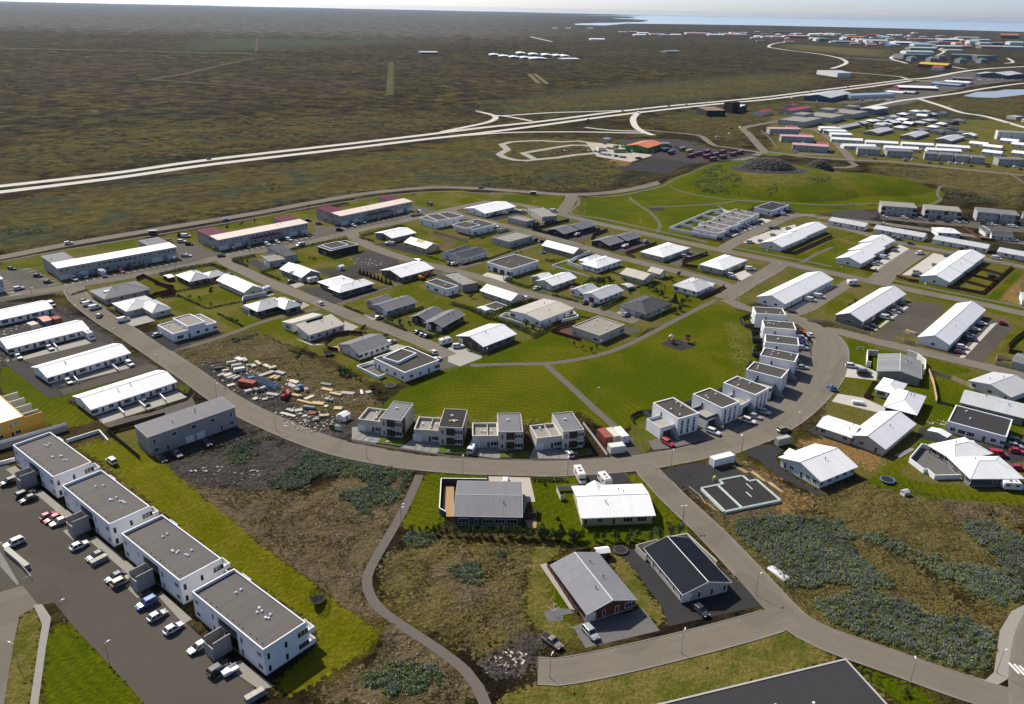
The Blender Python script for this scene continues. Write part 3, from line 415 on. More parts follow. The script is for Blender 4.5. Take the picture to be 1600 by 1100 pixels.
['row_house','white row house rightmost in the upper line of rows',N,'offwhite','wmetal','',[(431,810,-20,29,10,'gx',2.8,4.2,0.4,'w.d.w.d.w')]],
['apartment_block','stepped white row house of three units above a hedge',N,'offwhite','wmetal','',[(347,881,-3,22,9,'mono',2.8,3.6,0.2,'w.d.w'),(350,906,0,24,9,'mono',2.8,3.6,0.2,'w.d.w'),(353,931,0,23,9,'mono',2.8,3.6,0.2,'w.d.w')]],
['row_house','grey gabled hall-like row, left of three behind the white rows',N,'mgrey','lmetal','',[(402,916,47,47,15,'gx',2.8,4.6,0.4,'w.w.w')]],
['row_house','grey gabled hall-like row, upper left beside trees',N,'mgrey','lmetal','',[(380,952,46,51,11,'gx',2.8,4.6,0.4,'w.w.w')]],
['row_house','grey gabled hall-like row, middle of three behind the white rows',N,'mgrey','lmetal','',[(431,892,49,50,15,'gx',2.8,4.6,0.4,'w.w.w','.w.')]],
['row_house','grey gabled hall-like row, right of three with parked cars',N,'mgrey','lmetal','',[(457,868,47,47,16,'gx',2.8,4.6,0.4,'w.w.w','.w.')]],
['house',N,'se','dgrey','lmetal','far',[(409,985,48,16,13,'gx',2.8,4.4,0.5,'w.w.d','w.w')]],
['house',N,'se','dgrey','wmetal','far',[(433,1008,30,16,11,'hx',2.8,4.4,0.5,'w.w.d','w.w')]],
['house',N,'se','offwhite','lmetal','far',[(429,972,30,14,11,'gy',2.8,4.4,0.5,'w.w.d','w.w')]],
['house',N,'se','mgrey','wmetal','far',[(434,977,48,15,12,'hx',2.8,4.4,0.5,'w.w.d','w.w')]],
['house',N,'se','lgrey','lmetal','far',[(459,1038,30,14,10,'hx',2.8,4.4,0.5,'w.w.d','w.w')]],
['house',N,'se','offwhite','gmetal','far',[(461,1038,30,14,12,'gx',2.8,4.4,0.5,'w.w.d','w.w')]],
['house',N,'se','mgrey','lmetal','far',[(454,1004,30,16,11,'gy',2.8,4.4,0.5,'w.w.d','w.w')]],
['house',N,'se','dgrey','wmetal','far',[(453,999,30,16,12,'gx',2.8,4.4,0.5,'w.w.d','w.w')]],
['house',N,'se','lgrey','dmetal','far',[(482,1063,30,16,10,'gy',2.8,4.4,0.5,'w.w.d','w.w')]],
['house',N,'se','offwhite','lmetal','far',[(480,1058,48,15,10,'hx',2.8,4.4,0.5,'w.w.d','w.w')]],
['house',N,'se','lgrey','wmetal','far',[(442,952,48,16,11,'hx',2.8,4.4,0.5,'w.w.d','w.w')]],
['house',N,'se','dgrey','wmetal','far',[(504,1087,48,16,11,'hx',2.8,4.4,0.5,'w.w.d','w.w')]],
['house',N,'se','dgrey','wmetal','far',[(477,1023,30,16,12,'gy',2.8,4.4,0.5,'w.w.d','w.w')]],
['house',N,'se','dgrey','wmetal','far',[(469,990,48,16,10,'gy',2.8,4.4,0.5,'w.w.d','w.w')]],
['house',N,'se','lgrey','dmetal','far',[(499,1048,30,15,13,'gy',2.8,4.4,0.5,'w.w.d','w.w')]],
['house',N,'se','offwhite','wmetal','far',[(538,1124,30,13,11,'hx',2.8,4.4,0.5,'w.w.d','w.w')]],
['house',N,'se','mgrey','lmetal','far',[(486,1000,48,14,13,'hx',2.8,4.4,0.5,'w.w.d','w.w')]],
['house',N,'se','lgrey','wmetal','far',[(524,1074,48,15,12,'gy',2.8,4.4,0.5,'w.w.d','w.w')]],
['house',N,'se','dgrey','gmetal','far',[(460,937,30,14,12,'hx',2.8,4.4,0.5,'w.w.d','w.w')]],
['house',N,'se','offwhite','lmetal','far',[(551,1126,48,16,11,'hx',2.8,4.4,0.5,'w.w.d','w.w')]],
['house',N,'se','mgrey','lmetal','far',[(510,1025,30,16,12,'hx',2.8,4.4,0.5,'w.w.d','w.w')]],
['house',N,'se','dgrey','lmetal','far',[(543,1091,48,15,10,'gx',2.8,4.4,0.5,'w.w.d','w.w')]],
['house',N,'se','lgrey','wmetal','far',[(484,962,48,16,11,'hx',2.8,4.4,0.5,'w.w.d','w.w')]],
['house',N,'se','lgrey','gmetal','far',[(469,921,48,14,12,'gx',2.8,4.4,0.5,'w.w.d','w.w')]],
['house',N,'se','offwhite','gmetal','far',[(564,1109,48,17,11,'gx',2.8,4.4,0.5,'w.w.d','w.w')]],
['house',N,'se','mgrey','wmetal','far',[(508,992,48,15,10,'hx',2.8,4.4,0.5,'w.w.d','w.w')]],
['house',N,'se','offwhite','dmetal','far',[(481,926,30,15,12,'gy',2.8,4.4,0.5,'w.w.d','w.w')]],
['house',N,'se','dgrey','dmetal','far',[(529,1011,30,16,12,'gy',2.8,4.4,0.5,'w.w.d','w.w')]],
['house',N,'se','mgrey','dmetal','far',[(498,946,48,15,11,'gx',2.8,4.4,0.5,'w.w.d','w.w')]],
['house',N,'se','offwhite','gmetal','far',[(549,1031,48,14,12,'hx',2.8,4.4,0.5,'w.w.d','w.w')]],
['house',N,'se','mgrey','gmetal','far',[(496,918,48,15,11,'hx',2.8,4.4,0.5,'w.w.d','w.w')]],
['house',N,'se','lgrey','wmetal','far',[(493,898,48,14,12,'gx',2.8,4.4,0.5,'w.w.d','w.w')]],
['house','white-roofed house left of three at the right end of the estate',N,'offwhite','wmetal','far',[(470,834,-41,16,11,'gx',2.8,4.3,0.5,'w.d.w','w')]],
['house','white-roofed house in front of the cream apartment block',N,'offwhite','wmetal','far',[(474,815,-41,16,11,'gx',2.8,4.3,0.5,'w.d.w','w')]],
['house','white-roofed house beside the rightmost apartment house',N,'offwhite','wmetal','far',[(454,779,-41,16,11,'gx',2.8,4.3,0.5,'w.d.w','w')]],
['house','grey-roofed house below the cream apartment block',N,'offwhite','wmetal','far',[(516,860,-41,16,11,'gx',2.8,4.3,0.5,'w.d.w','w')]],
['house','white house with red car at the right edge of the estate',N,'offwhite','wmetal','far',[(513,834,-41,16,11,'gx',2.8,4.3,0.5,'w.d.w','w')]],
['house','white house at the right edge above the hill road',N,'offwhite','wmetal','far',[(481,777,-41,16,11,'gx',2.8,4.3,0.5,'w.d.w','w')]],
['apartment_block','cream three-storey apartment block with yellow balconies at the right edge',N,'offwhite','lgravel','',[(535,882,-19,39,14,'flat',8.5,4.3,0.5,'w.w.w.w/w.w.w.w/w.w.w.w','b.b/b.b/b.b',N,0.35)]],
['far_building','pale metal shed alone beside the far right road',N,'lgrey','lmetal','far',[(647,1080,-69,14,14,'flat',3.6,3.6,0.3,N,N,N,0.2)]],
['far_building','small white house at the right edge beside the far road',N,'white','lmetal','far',[(647,1052,-65,9,12,'gx',2.3,3.5,0.3)]],
['apartment_block','big dark blue-grey gabled hall with light roof beside the highway',N,'navy','lmetal','far',[(481,1298,54,111,39,'gx',6.5,10,0.2,N,'.g.')]],
['apartment_block','long pale blue hall with white low front beside the highway',N,'offwhite','bluemetal','far',[(556,1336,27,99,25,'gx',5,6.5,0.2)]],
['apartment_block','red-roofed grey garage pair left, near the grey apartments',N,'lgrey','redmetal','',[(370,1105,47,63,16,'gx',4.5,6.5,0.3,N,'.g.'),(378,1151,58,14,12,'gx',4,6,0.3)]],
['apartment_block','small white shed with red roof beside the dark tower',N,'offwhite','redmetal','',[(316,1069,48,30,12,'gx',4,6,0.3)]],
['apartment_block','dark brown timber hall with flat brown roof by the highway',N,'bkwood','brownroof','far',[(246,1056,13,25,30,'mono',7,8.2,0.2)]],
['apartment_block','dark concrete tower house with white annex beside the highway',N,'bkwood','darkroof','far',[(280,1087,35,15,14,'flat',13,4.3,0.5,N,N,N,0.35),(289,1102,60,44,18,'flat',7,4.3,0.5,N,N,N,0.35,N,'wmetal')]],
['apartment_block','green coach depot with bright orange roof among parked coaches',N,'green','orangemetal','',[(120,766,58,36,22,'gx',5,7,0.5,'w.g.w.g','.g.G.')]],
['far_building','grey lean-to shed behind the orange depot roof',N,'mgrey','gmetal','far',[(144,791,-14,7,10,'mono',3,3,0.3)]],
['far_building','flat white kiosk among the parked cars of the go-kart track',N,'offwhite','yellowmetal','far',[(79,758,7,7,8,'flat',2.9,2.9,0.3,N,N,N,0.2)]],
['far_building','pale blue roofed kiosk at the upper end of the go-kart track',N,'offwhite','bluemetal','far',[(90,817,-21,6,7,'flat',2.5,2.5,0.3,N,N,N,0.2)]],
['apartment_block','long pale grey metal shed standing alone in the heath beside a curved road',N,'offwhite','lmetal','far',[(675,1812,11,31,82,'gx',8.5,11,0.2)]],
['farm_hall','white-roofed long farm hall, back line, first from the left','white-roofed farm halls on the heath','mgrey','wmetal','far',[(7,2426,4,26,70,'gy',3.6,5.4,0.3)]],
['farm_hall','white-roofed long farm hall, back line, second from the left','white-roofed farm halls on the heath','mgrey','wmetal','far',[(42,2382,4,26,70,'gy',3.5,5.3,0.3)]],
['farm_hall','white-roofed long farm hall, back line, third from the left','white-roofed farm halls on the heath','mgrey','wmetal','far',[(77,2364,4,26,70,'gy',3.5,5.3,0.3)]],
['farm_hall','white-roofed long farm hall, back line, fourth from the left','white-roofed farm halls on the heath','mgrey','wmetal','far',[(107,2343,4,25,70,'gy',3.4,5.2,0.3)]],
['farm_hall','white-roofed long farm hall, back line, fifth from the left','white-roofed farm halls on the heath','mgrey','wmetal','far',[(125,2327,4,25,70,'gy',3.4,5.2,0.3)]],
['farm_hall','white-roofed long farm hall, front line, first from the left','white-roofed farm halls on the heath','mgrey','wmetal','far',[(-66,2313,4,26,60,'gy',3.4,5.2,0.3)]],
['farm_hall','white-roofed long farm hall, front line, second from the left','white-roofed farm halls on the heath','mgrey','wmetal','far',[(-39,2262,4,25,60,'gy',3.3,5,0.3)]],
['farm_hall','white-roofed long farm hall, front line, third from the left','white-roofed farm halls on the heath','mgrey','wmetal','far',[(-12,2229,4,25,60,'gy',3.3,5,0.3)]],
['farm_hall','white-roofed long farm hall, front line, fourth from the left','white-roofed farm halls on the heath','mgrey','wmetal','far',[(17,2211,4,25,60,'gy',3.2,4.9,0.3)]],
['farm_hall','white-roofed long farm hall, front line, fifth from the left','white-roofed farm halls on the heath','mgrey','wmetal','far',[(48,2188,11,47,60,'gy',3.2,4.9,0.3)]],
['far_building','low white farm shed right of the farm halls',N,'offwhite','wmetal','far',[(132,2231,19,45,40,'gx',1.8,2.8,0.3)]],
['far_building','dark blue-roofed barn alone on the heath left of the farm halls',N,'dgrey','lmetal','far',[(-250,2350,21,50,40,'gx',4.3,6.5,0.3)]],
['far_building','low grey shed on the heath with rusty roof',N,'mgrey','oldmetal','far',[(483,2714,22,53,40,'gx',4.4,6.6,0.3)]],
['far_building','dark red industrial hall with white roof strip among parked cars',N,'maroon','wmetal','far',[(713,1510,-9,65,40,'gx',4,6,0.3)]],
['far_building','low dark hall with pale roof in front of the red hall',N,'dgrey','lmetal','far',[(665,1423,-41,19,30,'gx',2.4,3.6,0.3)]],
['far_building','white roofed shed left of the dark red hall',N,'offwhite','wmetal','far',[(640,1420,-41,27,28,'gx',2.4,3.6,0.3)]],
['far_building','bright blue industrial hall behind the dark red hall',N,'blue','bluemetal','far',[(822,1612,-48,52,35,'gx',2.7,4.1,0.3)]],
['far_building','long white-roofed hall behind the bright blue hall',N,'offwhite','wmetal','far',[(870,1668,-44,46,35,'gx',3.2,4.8,0.3)]],
['far_building','long blue-grey hall with white roof at the right of the car yards',N,'navy','lmetal','far',[(1059,1864,-66,71,60,'gx',6.2,9.4,0.3)]],
['far_building','blue-grey gabled hall at the right end of the car yards',N,'navy','lmetal','far',[(1068,1872,41,102,50,'gx',7.7,11.7,0.3)]],
['far_building','dark low hall in the middle of the car yards',N,'dgrey','gmetal','far',[(928,1772,-22,36,40,'gx',3.4,5.1,0.3)]],
['far_building','grey institutional building with red rows, right of two',N,'mgrey','gmetal','far',[(1372,2646,-29,58,90,'flat',14.7,14.7,0.3,N,N,N,0.2)]],
['far_building','wide grey institutional building behind the octagon houses',N,'mgrey','gmetal','far',[(1404,2628,19,79,90,'flat',14.5,14.5,0.3,N,N,N,0.2)]],
['far_building','long dark-windowed grey building left of the octagon houses',N,'mgrey','gmetal','far',[(1218,2639,12,102,50,'flat',12.8,12.8,0.3,N,N,N,0.2)]],
['octagon_house','eight-sided grey house with green dome roof, first from the left','eight-sided houses','mgrey','greenroof','far',[(1150,2492,9,23,24,'hx',9.8,14.8,0.3)]],
['octagon_house','eight-sided grey house with green dome roof, second from the left','eight-sided houses','mgrey','gmetal','far',[(1194,2465,9,23,24,'hx',9.7,14.7,0.3)]],
['octagon_house','eight-sided grey house with green dome roof, third from the left','eight-sided houses','mgrey','gmetal','far',[(1288,2608,9,25,24,'hx',10.2,15.5,0.3)]],
['octagon_house','eight-sided grey house with green dome roof, fourth from the left','eight-sided houses','mgrey','greenroof','far',[(1266,2441,9,23,24,'hx',9.6,14.6,0.3)]],
['octagon_house','eight-sided grey house with green dome roof, fifth from the left','eight-sided houses','mgrey','greenroof','far',[(1333,2454,9,23,24,'hx',9.6,14.6,0.3)]],
['far_building','dark red barn with yellow roof beside the far highway',N,'maroon','yellowmetal','far',[(1067,2178,-47,70,35,'gx',8.2,12.4,0.3)]],
['far_building','crimson-roofed building in front of the yellow-roofed barn',N,'offwhite','redmetal','far',[(1025,2075,-41,23,28,'gx',6.8,10.3,0.3)]],
['storage_tank','small white storage tank near the coast, first from the left','storage tanks','white','wmetal','far',[(228,5586,48,14,14,'hx',5.8,8.8,0.3)]],
['storage_tank','small white storage tank near the coast, second from the left','storage tanks','white','wmetal','far',[(246,5601,48,14,14,'hx',5.8,8.8,0.3)]],
['storage_tank','small white storage tank near the coast, third from the left','storage tanks','white','wmetal','far',[(317,5662,48,14,14,'hx',5.9,8.9,0.3)]],
['storage_tank','small white storage tank near the coast, fourth from the left','storage tanks','white','wmetal','far',[(334,5677,48,15,14,'hx',5.9,9,0.3)]],
['storage_tank','small white storage tank near the coast, fifth from the left','storage tanks','white','wmetal','far',[(472,5796,48,15,14,'hx',6,9.1,0.3)]],
['storage_tank','small white storage tank near the coast, sixth from the left','storage tanks','white','wmetal','far',[(493,5814,48,15,14,'hx',6.1,9.2,0.3)]]]
ROADS=[
('road','asphalt',11.5,[(62.2,210.3),(77.5,220.4),(91.5,233.5),(104.8,249.9),(114.7,264.6),(122.3,280.6),(126.5,293.5),(127,306)],1),
('road','asphalt',8.2,[(-201,345),(-188,327),(-167,305),(-150.9,290.3),(-130.2,270.5),(-111.5,252.4),(-97.7,238.4),(-84.6,227),(-73,218.5),(-61.1,210.6),(-50.3,204.9),(-40.3,201.3),(-28.7,198.2),(-13.9,196.3),(0.7,195.8),(13.4,196),(28.2,198),(43.5,202.1),(57.9,208.2),(71.5,216.5),(85.5,228.8),(98.3,244.6),(110.1,263.2),(119.5,282.3),(124.7,298.7),(125,313),(120,322),(111,328)],1),
('road','asphalt',6.4,[(111,328),(103,334),(97,345)],0),
('road','asphalt',8,[(-271,376),(-258,386),(-239,410),(-203,447),(-161,489),(-136,518),(-108,548),(-84,565),(-58,577),(-30,577),(-2,571),(20,565),(38,562),(66,571),(92,592),(128,635),(163,680),(194,717),(217,740)],1),
('road','asphalt',7,[(-234,318),(-225,330),(-209,338),(-201,345),(-185,357),(-160,380),(-150,394),(-120,417),(-92,451),(-67,478),(-41,510),(-18,535)],1),
('road','asphalt',6.6,[(-150,394),(-141,382),(-123,364),(-115,356),(-83,328),(-63.5,310.2),(-46.5,296.8),(-33.2,284.9),(-23.2,274.3)],1),
('road','asphalt',6.6,[(-94,448),(-86,431),(-71,412),(-50,393),(-31,380),(-12,366),(1,352),(17,340),(33,329),(47.2,318.1),(52.1,313.9)],1),
('road','asphalt',6.6,[(-43,508),(-32,492),(-9,473),(15,451),(34,432),(52,412),(69,397),(82,386),(96,373),(104,363)],1),
('road','asphalt',7,[(-22,534),(3,527),(31,501),(52,480),(72,463),(92,445),(109,430),(131,413),(146,400),(161,388),(179,373),(196,359),(212,347),(226,334),(241,322)],1),
('road','asphalt',8.5,[(40,560),(37,540),(32,517),(28,502)],0),
('road','asphalt',7.5,[(114,427),(132,453),(171,503),(185,514),(195,513)],1),
('road','asphalt',8.5,[(140,404),(129,389),(114,370),(96,346)],1),
('road','asphalt',11,[(179,376),(198,401),(226,434)],0),
('road','asphalt',6.5,[(188,498),(196,487),(209,470),(219,453),(233,440),(252,423),(268,406),(283,387)],1),
('road','asphalt',6,[(117,324),(131,335),(149,356),(167,377)],0),
('road','asphalt',7,[(127,306),(132,309),(143,300),(157.8,288.7),(171.5,278.9),(187.2,266.5),(199.4,256.4)],1),
('road','asphalt',7.2,[(38.4,198.7),(40.9,191.7),(43.9,183.1),(50.7,167.1),(56.3,151.6),(59.6,141.4),(61.8,135.9),(66.9,130.7),(78.7,124.1),(88.8,118.5),(96.9,115.1),(106.9,111.6)],1),
('road','asphalt',6.8,[(61.2,137.4),(53,134),(41.2,129.6),(28.6,125.3),(17.9,121.9),(10.1,120),(6.4,120.2)],1),
('road','asphalt',7,[(194,508),(218,502),(244,488),(268,473),(296,455),(317,440)],1),
('road','asphalt',9,[(129.7,147.2),(119.9,139.6),(112.3,131.6),(105.9,122.6),(101.2,114.5),(96.8,105.7)],1),
('road','asphalt',7.5,[(219,747),(238,771),(261,749),(302,733),(336,731),(374,704),(424,674),(453,653)],0),
('road','asphalt',8,[(234,767),(240,814),(250,885),(256,936),(270,954),(311,1000),(414,1116),(472,1179)],0),
('road','asphalt',7.5,[(303,737),(311,769),(330,860),(338,933),(334,948)],0),
('road','asphalt',6.5,[(229,766),(211,786),(195,800),(194,845),(192,872),(161,892),(136,908)],0),
('road','asphalt',5.5,[(298,726),(296,707),(284,694),(264,691)],0),
('highway','paleroad',9.5,[(-378,530),(-357,551),(-302,606),(-253,670),(-150,774),(-95,831),(-40,892),(32,962),(116,1057),(204,1146),(291,1220),(393,1314),(520,1448),(677,1613),(805,1750)],0),
('highway','paleroad',9.5,[(-366,512),(-346,533),(-294,587),(-245,648),(-145,748),(-92,802),(-38,853),(31,928),(112,1020),(198,1107),(284,1189),(382,1273),(503,1399),(652,1553),(801,1717)],0),
('highway','paleroad',13,[(805,1750),(877,1810),(1056,2029),(1199,2181),(1379,2322),(1643,2516)],0),
('road','paleroad',8,[(812,1728),(844,1712),(874,1720)],0),
('road','paleroad',9,[(480,1165),(579,1280),(649,1346),(766,1456),(868,1563),(1025,1710),(1221,1855)],0),
('road','paleroad',9,[(637,1329),(624,1231),(610,1142),(621,1102),(610,995),(603,888)],0),
('road','paleroad',7,[(-78,857),(-54,900),(-31,946),(-25,988),(-34,1018),(-50,1042)],0),
('road','paleroad',6,[(-28,1000),(-6,1010),(42,1044),(101,1068),(163,1100)],0),
('road','paleroad',6,[(-25,1007),(-6,991),(17,959)],0),
('road','paleroad',7.5,[(160,1078),(148,1036),(139,991),(134,928),(137,888),(144,865)],0),
('road','paleroad',6,[(-56,832),(-5,863),(63,877),(104,878),(135,878)],0),
('road','paleroad',5,[(76,914),(100,897),(134,892)],0),
('road','paleroad',11,[(761,2062),(809,2146),(870,2267),(922,2396),(968,2569),(991,2757),(987,2917),(967,3043),(965,3189),(980,3358),(1113,3734),(1327,4148)],0),
('road','paleroad',7,[(740,1990),(768,1918),(821,1839),(815,1769)],0),
('road','paleroad',6,[(992,2646),(1060,2568),(1108,2459)],0),
('road','paleroad',10,[(1077,2361),(1135,2595),(1211,2764),(1264,2862)],0),
('road','paleroad',9,[(1145,2276),(1134,2150)],0),
('road','paleroad',9,[(1602,2797),(1481,2554),(1409,2470)],0),
('road','paleroad',12,[(-69,5965),(-17,5128),(15,4378),(64,3918),(133,3423)],0),
('road','paleroad',9,[(1434,2927),(1595,3212),(1699,3460),(1841,3698)],0),
('gravel_track','track2',6,[(-1452,2220),(-1339,2198),(-1120,2190),(-840,2190),(-675,2192)],0),
('gravel_track','track',9,[(-713,2329),(-572,2632),(-412,2903),(-128,3416)],0),
('gravel_track','track',6,[(-707,2296),(-813,2654),(-956,3142)],0),
('gravel_track','track',10,[(-609,1392),(-600,1522),(-613,1727),(-624,2022)],0),
('gravel_track','track',10,[(-618,1390),(-552,1368),(-465,1329),(-372,1284)],0),
('gravel_track','grasstrack',11,[(-293,1960),(-233,1544),(-187,1224)],0),
('gravel_track','drygrass',8,[(22,1693),(37,1473)],0),
('gravel_track','drygrass',8,[(33,1696),(52,1464)],0),
('racing_track','track2',7,[(77,800),(62,813),(44,805),(24,811),(7,805),(-6,797),(-14,782),(-10,762),(-8,752),(-15,724),(-10,709),(0,697),(9,696),(17,701),(10,723),(6,734),(18,748),(36,768),(54,786),(65,787),(74,778)],0),
('racing_track','track2',7,[(16,701),(36,714),(53,730),(72,742)],0),
('footpath','path',2.6,[(-15.1,266),(-2.3,267.7),(11.9,269),(23.9,273.2),(35.3,279.8),(46.3,289.9),(60.3,306.3),(70.4,318.7),(92,344)],0),
('footpath','path',2.6,[(12.3,268.5),(19.2,253),(26.7,235.2),(31.8,223.5),(36.4,212.3)],0),
('footpath','path',2.3,[(-25.1,191.1),(-26.4,179.6),(-28.7,166.2),(-31.2,154.2),(-32,147.2),(-30.3,141.2),(-26.4,135.8),(-20.2,130.6),(-13,124.8),(-7.8,119.8),(-5.1,115.6),(-3.4,111)],0),
('footpath','path',2.4,[(-129,273.6),(-121.5,278.9),(-112.8,289.1),(-100.5,307.3),(-83,322)],0),
('footpath','path',2.4,[(-76,328),(-69,338),(-55,356),(-44,370),(-34,377)],0),
('footpath','path',2.4,[(-28,383),(-17,394),(-1,413),(17,436)],0),
('footpath','path',2.4,[(-254,379),(-234,401),(-198,436),(-157,478),(-133,506),(-105,532),(-82,551),(-52,564),(-20,561),(-2,560)],0),
('footpath','path',2.4,[(44,552),(42,531),(36,506),(54,493),(76,474),(96,456),(110,443)],0),
('footpath','path',2.2,[(80,558),(81,544),(86,522),(88,511),(89,483),(84,462)],0),
('footpath','path',2.2,[(115,601),(119,585),(130,569),(154,555),(175,551)],0),
('footpath','path',2.2,[(90,528),(110,533),(138,543),(153,553)],0),
('footpath','path',2.2,[(137,539),(139,523)],0),
('footpath','path',2.2,[(154,555),(184,552),(213,546),(251,554),(280,549),(304,571),(309,586),(328,620),(337,619)],0),
('footpath','path',2.4,[(120,435),(138,421),(152,411),(165,400)],0),
('footpath','path',2.4,[(186,380),(200,368),(216,355),(231,343),(242,333)],0),
('footpath','path',2.4,[(36,562),(65,559),(90,578),(125,616),(166,666)],0),
('footpath','path',2.4,[(151,406),(164,422),(179,438)],0),
('footpath','path',2.2,[(273,923),(268,878),(253,792)],0),
('footpath','path',2.2,[(417,691),(411,662),(400,630)],0)]
